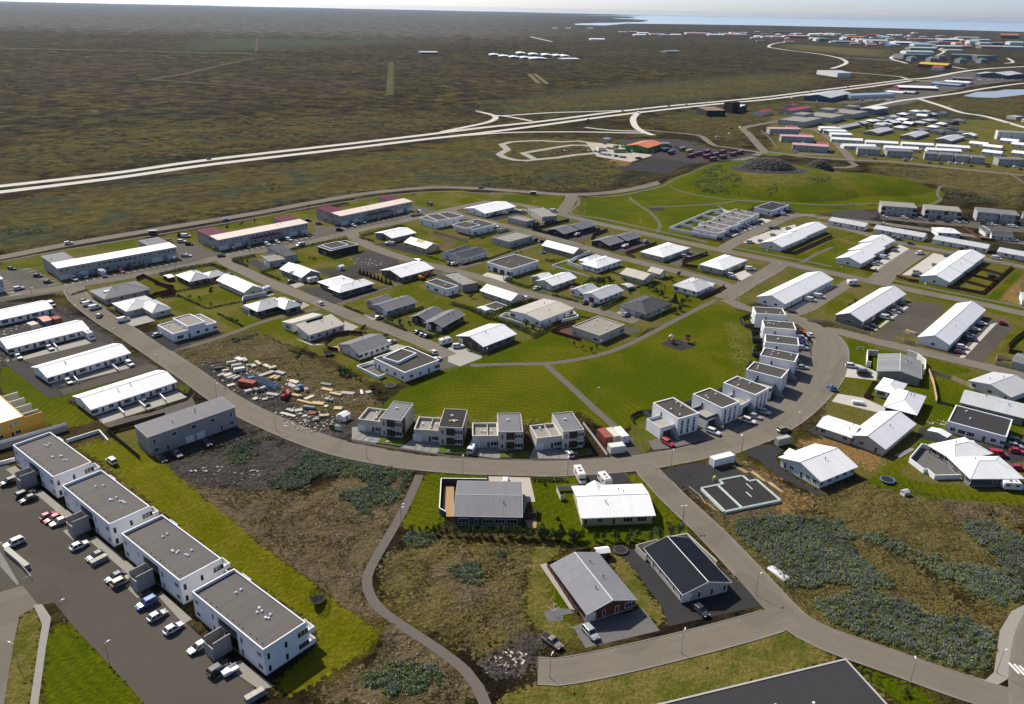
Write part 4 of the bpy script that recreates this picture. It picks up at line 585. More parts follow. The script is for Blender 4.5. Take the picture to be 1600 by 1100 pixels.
POLY=[
('car_park','asphalt2',[(-147.1,196.6),(-149.6,186.3),(-125.9,144.7),(-111.8,140.4),(-100.7,135.8),(-97.8,136.7),(-88.8,128.6),(-76,118),(-65.2,108.7),(-59.5,99.2),(-50.7,99.4),(-47,112.9),(-48.4,115.5),(-59.7,124.9),(-78.1,140.8),(-89.5,150.4),(-104.4,162.2),(-124.6,179),(-136.4,189.1)]),
('road','asphalt',[(-116.9,139.6),(-111.4,139.8),(-107.7,142),(-100.7,135.8),(-103,132.5),(-100,125.5),(-91.9,108),(-97.6,105)]),
('pavement','paving',[(-101.9,135.9),(-100.2,136.2),(-96.1,132.2),(-92.7,124),(-85.7,108.2),(-87.2,108.1),(-94.2,123.9),(-96.9,130.2)]),
('pavement','paving2',[(-119.9,154),(-109,142.8),(-108.8,142),(-116.5,148.4)]),
('pavement','paving',[(117.3,143.6),(111.2,140.3),(105.3,134.2),(97.6,122.4),(94.8,120.3),(93.1,120.9),(93.2,119.6),(96.6,119.1),(99.7,120.8),(104.1,127.7),(109.2,134.3),(115.2,139.4)]),
('pavement','paving',[(-52.7,121.4),(-44.1,114.9),(-46.6,114),(-55,119.7)]),
('pavement','paving',[(-100.4,160.5),(-85.1,148.3),(-86.1,146.4),(-101.3,158.8)]),
('pavement','paving',[(-76.5,141),(-66.5,132.6),(-67.7,131.1),(-76.8,139.8)]),
('pavement','paving',[(-124.4,180),(-109.7,168.5),(-110.6,166.6),(-125.4,178.5)]),
('pavement','paving',[(-139.5,189.6),(-138.1,191.6),(-135.2,189.2),(-135.1,186.1)]),
('pavement','paving',[(-109.3,162.2),(-108.3,163.2),(-104.3,159.7),(-105.1,158.7)]),
('pavement','paving',[(-85.3,142.7),(-84.7,144.3),(-80,139.7),(-80.7,138.7)]),
('driveway','asphalt2',[(-176.6,262.6),(-176.5,265.8),(-158.2,284.2),(-151.5,280.9),(-152.2,278.5),(-169.2,258.2)]),
('driveway','asphalt2',[(-151,239.1),(-130.8,262.3),(-125.9,258.8),(-125.9,256.8),(-147.2,235.7)]),
('driveway','asphalt3',[(-128.8,218.9),(-126.2,217.5),(-114.3,224.4),(-105.9,233.2),(-105.4,240.4),(-105.3,235.9),(-101.2,229.1),(-106.2,223.1),(-109,223.4),(-121.5,213.8),(-125.3,216.3)]),
('driveway','conc',[(-155.4,241.7),(-154.3,240.8),(-133.5,259.5),(-137.4,263.5),(-154.8,245.5)]),
('driveway','conc',[(-180.2,262.4),(-176.4,262.6),(-158.7,280.5),(-164,286)]),
('driveway','conc',[(-129.7,220.9),(-125.5,216.7),(-106.9,235.8),(-112.4,240.9)]),
('gravel_plot','dkgravel',[(-195,316),(-179,302),(-172,292),(-167,295),(-174,300),(-196,282),(-204,294)]),
('gravel_plot','dkgravel',[(-169,296),(-152.1,282.1),(-153.4,279),(-160.7,282.8),(-167,289)]),
('gravel_plot','dkgravel',[(-140.2,268.8),(-130.2,261.8),(-133.9,258.4),(-138.7,264.5)]),
('gravel_plot','dkgravel',[(-183.1,262.3),(-169.5,258.7),(-157,243.5),(-147.6,235.7),(-150.1,232.9),(-156.8,237.9),(-177.5,256.2)]),
('car_park','asphalt3',[(-231,323),(-250,353),(-246,366),(-235,370),(-218,357),(-208,347),(-169,388),(-166,399),(-157,389),(-159,378),(-198,342),(-199,338),(-220,322)]),
('car_park','asphalt3',[(-183,417),(-178,422),(-161,407),(-152,400),(-116,440),(-114,450),(-109,463),(-97,454),(-96,449),(-147,394),(-156,392),(-171,393)]),
('car_park','asphalt3',[(-119,461),(-102,459),(-65,500),(-66,522),(-51,506),(-64,486),(-92,454),(-110,440)]),
('driveway','slab',[(-49,217.7),(-46.1,218.3),(-38.5,213.6),(-36.9,211.2),(-38.3,207.8),(-47.6,210.3)]),
('driveway','slab',[(-32.6,206.1),(-28.2,213),(-20.5,208.5),(-19.1,206.2),(-19.2,202.7),(-31,204.8)]),
('driveway','slab',[(-13.4,202.7),(-11.4,213.7),(-1.3,206.9),(-0.1,205.1),(-0.1,201),(-4.9,201.2)]),
('driveway','slab',[(5.5,201.2),(7.3,208.2),(15.3,206.7),(19.3,203.1),(19,201.5)]),
('pavement','asphalt2',[(-47.6,210.3),(-38.3,207.8),(-32.5,205.8),(-19.2,202.5),(-13.3,201.4),(-0.1,200.8),(5.7,200.8),(19.2,201.1),(28.7,203),(28.6,201.9),(18.7,200.2),(5.3,199.9),(-13.2,200.3),(-32.4,204.7),(-47.3,208.8)]),
('driveway','slab2',[(117.2,308.3),(117.9,295.4),(113.2,277.4),(106.5,261.1),(99.3,248.1),(90.2,236),(82.3,229),(79.6,226.4),(69.7,217.4),(75.1,231.1),(79.3,239.9),(87.7,241.2),(90.7,248.6),(99.5,260.8),(106.8,277.1),(112.3,291.4)]),
('driveway','slab2',[(42.5,207.6),(48.5,209),(60.4,214.5),(68.8,218.6),(82.8,228.7),(83.9,233.8),(72.1,229.1),(64.4,223.9),(57.8,219.7),(50.5,216.3),(41.9,213)]),
('pavement','asphalt2',[(118.7,298),(118.9,293),(115.3,277.5),(108.6,262.2),(100.9,248.2),(90.2,233.5),(79.4,225.6),(79.2,227.6),(82.8,229.4),(90.2,236),(99.3,248.1),(106.5,261.1),(113.5,277.5)]),
('driveway','slab2',[(14.1,132.8),(16.5,134),(27.6,137.8),(29.7,138.9),(32.4,132.1),(16.3,126.6)]),
('gravel_plot','dkgravel2',[(25.9,158.4),(30.9,159.8),(39.8,163.9),(45.1,164.7),(49.5,154.3),(55.5,144.4),(57,140.7),(34.5,133.4),(34.1,139),(31.6,146.3),(28.4,155.4)]),
('driveway','palegravel',[(-5.8,191.1),(5.7,190.9),(7,179.1),(4.8,178.8),(4,173.6),(3,174.1),(2.7,188.3),(-3.7,188.4),(-4.8,184.4),(-5.5,187.4)]),
('gravel_plot','dkgravel2',[(21.2,194.4),(31.8,195.5),(34.6,188.4),(25.9,187.2),(22,187.9)]),
('path_slab','slab2',[(7.9,137),(10.9,138.3),(13.7,138.2),(14.7,136.9),(12,136.1),(12.3,134.6),(9,133.8)]),
('path_slab','conc',[(7.6,153),(9.1,153.6),(15.4,137.5),(13.7,138.2)]),
('terrace','deck',[(-17.7,186),(-15.1,186.1),(-14,171.6),(-15.9,171.5),(-17.1,175)]),
('terrace','deck',[(4,170.9),(7.2,171),(7.1,167.4),(5,167.3)]),
('terrace','slab2',[(128.1,210),(124.5,211.9),(117.3,203.6),(118.6,198.1),(120.2,195),(127.6,195.6),(128.4,204.8)]),
('terrace','redwood',[(19.3,304.4),(25.7,308.8),(27.6,300.3),(26.7,292),(16.6,299.6)]),
('terrace','slab2',[(-49.9,267.6),(-54.9,261),(-46.5,253.3),(-44.9,255.4),(-49.2,261.8)]),
('terrace','deck',[(-69.8,280.1),(-66.6,282.1),(-65,276.9),(-68.9,277.9)]),
('terrace','slab2',[(31.2,158.9),(36,161.2),(37.1,159.7),(33.3,156.2)]),
('driveway','conc2',[(112.7,248.7),(120.3,245.8),(124.7,238.9),(123.9,233.3),(108.4,242.6)]),
('driveway','conc2',[(125.1,276.4),(130,273.9),(133.9,267.6),(130.7,260.3),(120,262.8)]),
('driveway','dkgravel2',[(93,222),(102.5,229.6),(105.5,227.3),(109.5,218.1),(100.1,217.7),(94.6,219)]),
('gravel_plot','dkgravel2',[(69.5,207),(74.5,212.2),(79.8,211.7),(82.4,209.6),(78.3,205.3),(77.5,199.2),(81.9,190.5),(86.5,184.7),(84.2,184.6),(76.3,194),(72.7,203)]),
('gravel_plot','dkgravel2',[(42.4,195.9),(52.5,200.2),(57.6,199.7),(66.5,195.5),(70.8,186.5),(69.6,182.5),(51.7,181.9),(48.5,186.8)]),
('driveway','dkgravel2',[(129.7,224.6),(134.4,226.4),(136,219.4),(149.7,212.6),(155.2,211.4),(151.9,205.7),(147.5,204.2),(142.6,208.8),(134.5,213.4),(126.1,219)]),
('car_park','asphalt2',[(147,303),(184,348),(194,344),(192,336),(164,302),(159,307),(151,297)]),
('car_park','asphalt2',[(167,285),(170,288),(206,329),(210,325),(214,319),(177.1,277.3),(172.4,280.5)]),
('driveway','conc2',[(170.6,281.5),(204,320),(208,322),(174,283)]),
('driveway','conc2',[(147,306),(177,342),(179,341),(152,311)]),
('driveway','conc2',[(119,330),(154,370),(155,365),(123,327)]),
('driveway','conc2',[(106,380),(118,391),(119,383),(110,372)]),
('driveway','asphalt3',[(79,402),(97,427),(104,418),(87,399),(83,395)]),
('driveway','conc2',[(118,453),(157,503),(163,499),(120,448)]),
('driveway','conc2',[(128,444),(135,452),(155,473),(174,489),(172,480),(139,442)]),
('driveway','conc2',[(184,398),(220,446),(223,434),(187,394)]),
('driveway','conc2',[(196,388),(232,430),(238,423),(204,387)]),
('driveway','asphalt3',[(240,520),(262,518),(288,508),(320,495),(311,480),(280,492),(254,500),(235,508)]),
('car_park','dkgravel',[(211,527),(234,536),(236,516),(226,506),(205,512)]),
('driveway','conc',[(-162,304),(-155,312),(-145,305),(-153,296)]),
('driveway','asphalt2',[(-184,320),(-176,322),(-163,305),(-168,305)]),
('driveway','dkgravel2',[(-146.7,289.7),(-139.5,294),(-129.1,282.1),(-121.9,280.1),(-128.8,271.1)]),
('driveway','dkgravel2',[(-136.6,286.1),(-129.5,281.1),(-114,293.7),(-114.6,289.8),(-126.8,277.7),(-131.4,273.4)]),
('driveway','dkgravel',[(-96,345),(-87,354),(-83,339),(-77,333),(-67,340),(-77,330),(-81,329)]),
('driveway','dkgravel',[(-98,348),(-87,352),(-77,336),(-63,352),(-57,354),(-78,328)]),
('driveway','conc',[(-60.1,317.2),(-55.2,309),(-58.4,310.2),(-62.9,315.6)]),
('driveway','asphalt2',[(-63,316.3),(-59,319.5),(-52.4,313.4),(-56.5,310.3)]),
('driveway','conc',[(-47.4,286.1),(-39.9,282.3),(-44.9,275.7),(-46.4,276.7)]),
('driveway','asphalt3',[(-30.5,279.9),(-26.7,283.6),(-12.1,277.4),(-11.8,271.8),(-18.6,266),(-25.6,261.4),(-27.4,271)]),
('driveway','conc',[(-24.5,281.4),(-22.1,286.3),(-10.9,275.2),(-11.3,272.9),(-18.8,264.9),(-23.5,269)]),
('driveway','asphalt2',[(46.3,309.3),(52.5,306.9),(51.9,302.9),(45.5,298.7)]),
('driveway','dkgravel2',[(-77,425),(-68,429),(-60,426),(-57,417),(-45,408),(-49,404)]),
('driveway','dkgravel',[(-84,399),(-78,413),(-57,397),(-64,386),(-76,379)]),
('driveway','asphalt2',[(-35,394),(-31,398),(-24,391),(-28,384)]),
('driveway','asphalt2',[(-40,383),(-34,376),(-32,374),(-39,366)]),
('driveway','conc2',[(-16,372),(-13,378),(-1,370),(-4,362)]),
('driveway','asphalt2',[(8,354),(13,359),(19,351),(13,349)]),
('driveway','conc',[(31,340),(35,340),(38,333),(36,329)]),
('driveway','asphalt2',[(28,445),(38,458),(48,467),(55,462),(36,437)]),
('driveway','asphalt2',[(53,423),(63,436),(73,445),(82,440),(60,415)]),
('driveway','asphalt3',[(12,470),(17,479),(26,486),(30,483),(16,464)]),
('driveway','dkgravel2',[(-20,494),(-11,498),(0,512),(10,503),(-12,484)]),
('driveway','conc',[(43.1,322.3),(48,329),(52.6,320),(48.6,316.9)]),
('driveway','conc',[(-104,353),(-99,357),(-97,353),(-100,348)]),
('driveway','dkgravel',[(-135,387),(-132,393),(-120,378),(-122,372)]),
('driveway','conc',[(-114,334),(-109,342),(-107,339),(-111,334)]),
('driveway','conc',[(-93,324),(-92,330),(-88,326),(-91,320)]),
('driveway','conc',[(-84.6,287.8),(-78.2,284.4),(-72.1,282.4),(-76.8,281.5)]),
('driveway','conc',[(-69.5,308.2),(-62.4,301.8),(-65.4,295.1),(-67.4,297.6)]),
('driveway','asphalt2',[(28.8,202.6),(35.5,211.3),(36.4,215.8),(39.2,204.4),(31.3,203)]),
('driveway','asphalt2',[(117,389),(126,394),(135,402),(135,398),(119,383)]),
('coach_yard','palegravel',[(68,810),(96,797),(110,788),(144,798),(120,730),(99,700),(72,724)]),
('coach_yard','dkgravel',[(120,730),(143,793),(154,816),(183,798),(192,768),(222,757),(201,721),(180,701),(150,685),(119,725)]),
('coach_yard','dkgravel2',[(90,677),(120,725),(158,699),(168,696),(140,660),(124,647),(81,666)]),
('coach_yard','dkgravel',[(98,814),(123,836),(164,841),(184,809),(147,799),(110,788)]),
('playground','dkgravel2',[(58,290.4),(64.9,296.3),(69.3,292.8),(72.1,289.3),(65.2,283.6)]),
('playground','dkgravel2',[(89,527),(99,528),(98,519),(89,518)]),
('car_park','asphalt3',[(239,694),(268,710),(274,693),(242,669)]),
('car_park','asphalt',[(262,765),(293,766),(301,759),(261,756)]),
('car_park','asphalt',[(327,928),(355,961),(457,1050),(498,1093),(486,1064),(367,956),(341,937)]),
('industrial_yard','asphalt3',[(647,1488),(845,1746),(953,1892),(1088,2038),(1162,1948),(1079,1805),(865,1608),(733,1443),(652,1339),(586,1250),(523,1192)]),
('industrial_yard','asphalt3',[(422,1252),(504,1268),(618,1370),(599,1325),(492,1229),(430,1235)]),
('roundabout','lawn',[(230,759),(240,767),(248,761),(248,753),(239,747),(230,750)])]
COV=[
('lawn',[(-48,221),(-35,249),(-25,260),(-15,265),(12,268),(46,288),(88,338),(96,336),(101,327),(96,290),(89,266),(81,255),(67,239),(54,230),(41,225),(32,216),(21,233),(19,226),(-2,221),(-32,226)],0.8,1),
('lawn',[(-25,262),(15,300),(27,315),(52,302),(34,279),(12,270),(-15,266)],0.8,1),
('lawn',[(44,550),(83,575),(166,669),(213,686),(309,633),(322,599),(294,554),(186,516),(186,544),(164,542),(127,478),(95,450),(76,479),(41,509)],2,1),
('lawn',[(-7,558),(34,558),(32,520),(23,507),(2,527),(-11,541)],1,1),
('lawn',[(72,478),(112,448),(120,439),(112,430),(74,463),(31,502),(35,512)],0.8,1),
('lawn',[(134,432),(149,423),(160,425),(184,453),(203,474),(205,459),(178,426),(172,420),(190,381),(180,379),(148,408),(119,430)],0.8,1),
('lawn',[(188,385),(203,376),(224,351),(231,343),(222,326),(202,343),(182,369)],0.8,1),
('lawn',[(221,355),(263,403),(263,397),(224,351)],0.8,1),
('lawn',[(-180,255),(-178,258),(-160,243),(-146,232),(-127,220),(-134,213),(-145,217),(-170,238)],0.8,1),
('slope',[(-122,206),(-119,208),(-99,196),(-77,174),(-56,154),(-41,141),(-28,130),(-25,128),(-32,120),(-40,113),(-45,114),(-38,127),(-42,133),(-64,150),(-89,171),(-112,192),(-126,202)],0.8,1),
('dry',[(-129,205),(-120,208),(-106,195),(-92,183),(-75,169),(-78,163),(-92,174),(-110,188)],1.5,0.8),
('lawn',[(-98,136),(-89,129),(-66,110),(-62,104),(-83,104),(-94,126),(-94,131)],0.8,1),
('dry',[(-103,132),(-101,136),(-97,130),(-94,124),(-87,108),(-91,105),(-100,124)],0.8,1),
('lawn',[(-24,192),(-6,192),(-5,189),(-17,187),(-17,165),(-24,164),(-27,168)],0.8,1),
('lawn',[(6,190),(17,193),(37,194),(39,188),(46,167),(42,163),(37,162),(17,161),(7,164)],0.8,1),
('dry',[(6,162),(17,162),(9,154),(11,136),(17,128),(9,129),(4,136)],1,1),
('lawn',[(7,158),(12,156),(14,143),(14,137),(15,131),(12,129),(8,136),(6,149)],1,0.8),
('dry',[(24,158),(28,157),(35,134),(29,135),(25,150)],1,1),
('dry',[(-1,114),(14,120),(41,128),(58,133),(62,131),(68,125),(74,114),(67,114),(69,125),(32,113),(25,111),(-1,110)],1,1),
('lawn',[(32,123),(40,126),(42,120),(34,117)],2,0.7),
('lawn',[(63,132),(70,125),(82,117),(87,114),(74,113),(71,122),(66,126)],1,0.8),
('lawn',[(131,299),(139,300),(143,290),(162,281),(173,270),(153,264),(136,238),(130,229),(126,233),(122,262),(105,232),(112,246),(126,277)],0.8,1),
('lawn',[(146,258),(171,267),(183,260),(161,222),(141,229),(119,204),(112,200),(112,194),(135,188),(143,190),(138,182),(109,186),(99,192),(105,197),(113,204),(126,216)],1,1),
('garden',[(-179,352),(-162,363),(-138,346),(-121,321),(-103,315),(-96,300),(-106,293),(-121,306),(-134,313),(-154,336)],1.2,1),
('garden',[(-150,320),(-140,350),(-115,338),(-117,310),(-124,306)],1.2,1),
('garden',[(-122,314),(-100,307),(-87,316),(-96,290),(-109,300)],1.2,1),
('garden',[(-99,293),(-87,316),(-69,309),(-78,278),(-92,287)],1.2,1),
('garden',[(-73,278),(-60,289),(-56,264),(-35,249),(-44,249),(-60,262)],1.2,1),
('garden',[(-56,264),(-49,283),(-26,304),(-10,298),(-24,272),(-36,254)],1.2,1),
('garden',[(-120,399),(-105,418),(-79,390),(-83,379),(-105,378)],1.2,1),
('garden',[(-75,324),(-49,361),(-31,362),(-39,326),(-54,314),(-66,321)],1.2,1),
('garden',[(-44,318),(-24,353),(-7,354),(11,338),(-16,298),(-28,297)],1.2,1),
('garden',[(-19,363),(-4,355),(8,329),(27,322),(21,307),(-6,313)],1.2,1),
('garden',[(-30,443),(-1,432),(9,408),(-7,384),(-27,394),(-38,404)],1.2,1),
('garden',[(-61,403),(-39,416),(-28,405),(-36,377),(-53,392)],1.2,1),
('garden',[(-93,468),(-63,470),(-37,430),(-56,415),(-84,439)],1.2,1),
('garden',[(-1,396),(33,410),(48,388),(57,358),(29,357),(9,375)],1.2,1),
('garden',[(21,448),(55,424),(69,401),(61,389),(34,422)],1.2,1),
('garden',[(62,378),(91,380),(92,343),(70,317),(55,324)],1.2,1),
('garden',[(31,339),(46,349),(59,332),(49,320),(36,331)],1.2,1),
('garden',[(56,472),(89,439),(102,415),(86,402),(68,418)],1.2,1),
('garden',[(91,433),(116,404),(140,394),(121,372),(94,381)],1.2,1),
('garden',[(16,314),(36,331),(43,316),(55,309),(47,288),(34,278),(25,287)],1.2,1),
('garden',[(-70,560),(-39,570),(-11,545),(-43,505),(-63,503)],1.2,1),
('garden',[(-112,526),(-70,560),(-72,540),(-99,500)],1.2,1),
('garden',[(-157,478),(-125,506),(-115,498),(-148,448)],1.2,1),
('garden',[(-197,433),(-150,478),(-141,449),(-178,429)],1.2,1),
('garden',[(-253,378),(-244,390),(-205,427),(-193,424),(-228,391),(-232,369),(-244,363)],1.2,1),
('garden',[(-55,409),(-29,417),(-14,406),(-26,383)],1.2,1),
('garden',[(156,385),(179,403),(178,376),(159,365)],1.2,1),
('garden',[(184,453),(216,478),(220,449),(174,397)],1.2,1),
('garden',[(143,346),(160,360),(158,347),(134,321)],1.2,1),
('garden',[(231,412),(252,402),(270,415),(223,360),(209,368)],1.2,1),
('garden',[(216,326),(222,326),(197,283),(187,283)],1.2,1),
('garden',[(-110,339),(-78,324),(-95,315)],1.2,1),
('garden',[(-12,336),(14,356),(19,330),(5,313)],1.2,1),
('estate',[(-259,357),(-241,390),(-148,471),(-73,549),(-2,567),(111,441),(164,396),(102,335),(52,302),(-23,260),(-46,249),(-66,270),(-102,293),(-124,285),(-160,311),(-214,341)],3,1),
('estate',[(122,442),(193,526),(232,479),(280,404),(193,260),(134,313),(113,336)],3,0.9),
('estate',[(131,306),(193,260),(145,182),(110,187),(97,196),(94,215),(113,256)],3,1),
('estate',[(322,1065),(679,1059),(445,674),(300,726),(235,760)],5,0.8),
('dry',[(89,318),(100,319),(92,278),(83,260),(81,277)],2,0.55),
('dry',[(41,227),(68,247),(86,266),(87,260),(66,235),(49,223)],2,0.5),
('dry',[(-43,230),(-8,227),(27,226),(29,222),(-7,218),(-42,221)],2,0.55),
('dry',[(170,643),(233,659),(238,619),(215,577),(164,568),(160,591)],8,0.6),
('dry',[(233,659),(291,691),(241,561),(223,577)],10,0.55),
('lawn',[(-150,233),(-125,257),(-124,255),(-125,253),(-144,233),(-143,230)],0.8,1),
('lawn',[(-115,248),(-108,242),(-108,238),(-113,243)],0.8,1),
('estate',[(39,229),(44,234),(54,230),(43,209),(35,203)],1,1),
('dry',[(36,164),(43,167),(49,157),(58,141),(56,139),(46,160)],1,1),
('estate',[(-120,210),(-112,222),(-98,196),(-106,197)],1,1),
('dkg',[(-226,323),(-195,321),(-162,293),(-132,264),(-108,243),(-112,227),(-128,222),(-160,243),(-190,263)],1.5,1),
('oliv',[(52,179),(85,177),(106,135),(95,120),(78,124),(63,134),(53,162)],2,1),
('dirt',[(-158,290),(-117,286),(-104,300),(-88,281),(-54,254),(-41,230),(-46,213),(-71,220),(-103,246),(-128,266)],2.5,1),
('dkg',[(-115,262),(-105,265),(-83,247),(-68,229),(-48,225),(-45,209),(-62,214),(-76,224),(-100,244)],1.5,1),
('dkg',[(-110,202),(-97,195),(-88,203),(-73,220),(-86,228),(-84,215),(-102,197)],1,1),
('dkg',[(-101,192),(-84,204),(-71,220),(-54,212),(-56,197),(-65,190),(-64,181),(-80,183),(-90,186)],2,1),
('soil',[(-100,192),(-80,183),(-64,181),(-53,178),(-43,198),(-28,188),(-26,179),(-30,162),(-33,148),(-31,141),(-26,133),(-23,130),(-30,133),(-43,143),(-61,159),(-77,174)],2.5,1),
('oliv',[(-79,180),(-54,181),(-37,173),(-38,152),(-46,150),(-62,164)],5,0.9),
('soil',[(-26,135),(-20,131),(-6,118),(-3,112),(-20,110),(-40,111),(-29,119),(-25,126)],2,1),
('oliv',[(-24,128),(-11,121),(-6,112),(-20,110),(-28,114)],4,0.8),
('oliv',[(-24,162),(6,162),(4,136),(9,129),(8,122),(1,120),(-3,123),(-13,128),(-27,139),(-29,150)],3,0.9),
('soil',[(-25,160),(-12,160),(6,154),(3,130),(-4,128),(-12,132),(-24,141)],6,0.6),
('dkg',[(0,130),(8,132),(10,127),(5,120),(-2,118),(-6,120)],2,0.8),
('soil',[(42,194),(48,196),(56,198),(70,202),(79,186),(86,180),(75,177),(55,173),(52,179)],1.5,1),
('orange',[(66,204),(72,199),(81,184),(84,180),(72,174),(69,180),(76,186),(70,195)],2,0.9),
('orange',[(87,214),(98,219),(107,211),(112,206),(107,199),(101,200)],2,0.9),
('oliv',[(88,190),(107,194),(121,181),(138,182),(113,139),(104,135),(103,152),(87,169),(80,177),(69,174)],4,1),
('soil',[(106,187),(140,185),(133,173),(114,175)],3,0.8),
('dkg',[(42,194),(51,193),(60,195),(68,189),(53,184),(46,186)],1.5,1),
('dkg',[(-119,152),(-112,147),(-108,143),(-112,141)],1,1),
('orange',[(76,694),(86,717),(102,706),(94,679),(82,677)],2,1),
('oliv',[(-70,560),(-20,554),(-35,514),(-61,521)],2,1),
('dkg',[(203,542),(246,530),(226,502),(199,517)],3,1),
('dkg',[(-104,388),(-68,402),(-52,386),(-74,364),(-85,359)],2,1),
('soil',[(-52,442),(-43,448),(-26,431),(-39,416)],1,0.9),
('orange',[(224,357),(243,378),(259,390),(237,353),(228,346)],2,0.7),
('dkg',[(176,673),(196,706),(224,721),(247,701),(273,694),(233,659),(179,653)],1,1),
('oliv',[(131,604),(157,646),(194,650),(164,568),(140,570)],3,0.9),
('oliv',[(306,710),(433,690),(351,549),(333,614),(306,646)],5,0.9),
('meadow',[(-348,478),(-234,619),(-96,736),(-30,823),(100,841),(113,744),(75,609),(34,575),(-31,589),(-77,582),(-140,533),(-265,397),(-284,381)],8,1),
('meadow',[(-34,1149),(211,1451),(639,1921),(628,1690),(419,1404),(175,1189),(-6,998)],30,0.8),
('meadow',[(149,1005),(252,1124),(539,1354),(466,1162),(279,967),(220,795),(177,899)],8,0.8),
('meadow',[(552,1218),(932,1552),(644,1053),(618,1129)],15,0.9),
('meadow',[(-476,671),(-418,885),(-231,972),(-40,1072),(-34,918),(-259,688),(-395,549)],30,0.5),
('heathg',[(-42,1147),(220,1517),(654,1966),(488,1453),(169,1147),(-6,979)],30,0.8),
('heathg',[(252,1124),(610,1480),(680,1285),(932,1552),(516,833),(409,1080),(248,935)],15,0.5),
('oliv',[(1146,3751),(1424,3288),(1128,2592),(1081,2830),(1006,3208)],60,0.9),
('heathg',[(-1153,3024),(-961,3139),(-512,3266),(-136,3631),(-523,2797),(-726,2360),(-885,2221)],80,0.8)]
LUPIN=[
([(-66,185),(-64,190),(-59,196),(-60,202),(-53,204),(-41,199),(-27,194),(-27,187),(-29,178),(-31,175),(-33,172),(-38,172),(-41,177),(-45,180),(-44,182),(-38,185),(-42,189),(-49,190),(-53,190),(-56,184),(-61,182)],1),
([(-85,197),(-82,206),(-75,210),(-73,212),(-67,208),(-69,204),(-73,201),(-76,193),(-79,195),(-81,198)],0.7),
([(59,173),(71,175),(85,173),(87,168),(84,160),(88,152),(88,147),(81,147),(74,149),(70,147),(64,147),(63,154),(60,161),(57,167)],1),
([(68,142),(74,144),(81,147),(85,145),(89,142),(93,138),(100,138),(103,133),(101,128),(98,123),(90,123),(83,127),(75,132),(70,136)],1),
([(87,167),(93,168),(98,166),(100,162),(107,158),(104,150),(101,150),(100,154),(96,159),(91,163)],0.7),
([(107,156),(114,156),(117,151),(120,151),(117,146),(110,142),(106,145),(104,149)],1),
([(118,174),(125,175),(127,171),(129,167),(120,151),(117,153),(118,161),(116,169)],1),
([(-26,162),(-24,164),(-19,164),(-18,161),(-20,158),(-24,159)],1),
([(-14,152),(-7,153),(-6,148),(-6,144),(-10,144),(-13,149)],1),
([(-28,117),(-22,122),(-13,121),(-11,117),(-18,114),(-25,113)],0.8),
([(133,604),(144,627),(164,656),(161,624),(170,604),(159,568),(140,570),(132,584)],0.5),
([(180,573),(189,586),(186,566),(178,562)],0.6),
([(218,617),(223,601),(240,615),(230,590),(219,588)],0.4),
([(320,606),(337,594),(376,592),(358,561),(308,562)],0.35),
([(309,701),(340,688),(375,668),(321,647),(301,676)],0.35),
([(94,647),(122,650),(75,596),(36,567),(21,577),(25,618),(46,642),(71,637)],0.35),
([(-27,605),(0,637),(20,624),(17,577),(-26,579)],0.35),
([(31,706),(72,720),(86,695),(91,678),(52,650)],0.3),
([(-289,438),(-272,444),(-258,451),(-264,432),(-276,416)],0.25),
([(-212,470),(-199,493),(-181,505),(-195,481),(-210,464)],0.25),
([(-194,571),(-176,582),(-156,558),(-165,546)],0.3),
([(216,542),(241,553),(251,554),(246,544),(213,533)],0.4),
([(-110,286),(-107,293),(-100,291),(-103,286),(-107,283)],0.7),
([(-77,253),(-75,256),(-72,250),(-74,248)],0.6),
([(-3,157),(-1,158),(-1,156),(-3,156)],0.8)]
PLACES=[
'in the white apartment blocks car park',
'on dry grass by the apartment blocks',
'in the shade of the raw concrete house',
'beside the terraced rows at left',
'in the court of the white-roofed grey apartments',
'on the collector road behind the apartments',
'at the hipped corner house',
'on the black drive of the flat white house',
'in front of the maroon-roofed apartments',
'at the rightmost maroon-roofed block',
'beside the pale hipped timber house',
'beside the cream gabled house',
'on the street below the dark flared-roof house',
'at the grey house with small front gable',
'along the first street of the estate',
'on the drive of the white-gabled dark house',
'along the second street of the estate',
'along the third street of the estate',
'on the drives of the hipped two-family houses',
'in front of the joined white terrace',
'in front of the black flat-roofed house',
'on the drives of the two-step row',
'at the row behind the topmost cube house',
'beside the middle white row',
'in the court of the rightmost white row',
'near the topmost cube house',
'between the two three-step rows',
'at the grey apartment houses at right',
'in front of the crescent cube houses',
'driving on the crescent road',
'on the crescent road by the grey container',
'on the black gravel drive behind the beige house',
'in front of the concrete villas',
'on the corner house drive at the right',
'by the slatted-roof house at right edge',
'in front of the red-walled house',
'in front of the black-roofed house',
'on the forecourt of the yellow house',
'behind the long low dark house',
'in the gravel coach yard',
'beside the orange-roofed depot',
'along the go-kart track',
'driving on the divided highway',
'on the gravel spur beside the depot road',
'along the hill road']
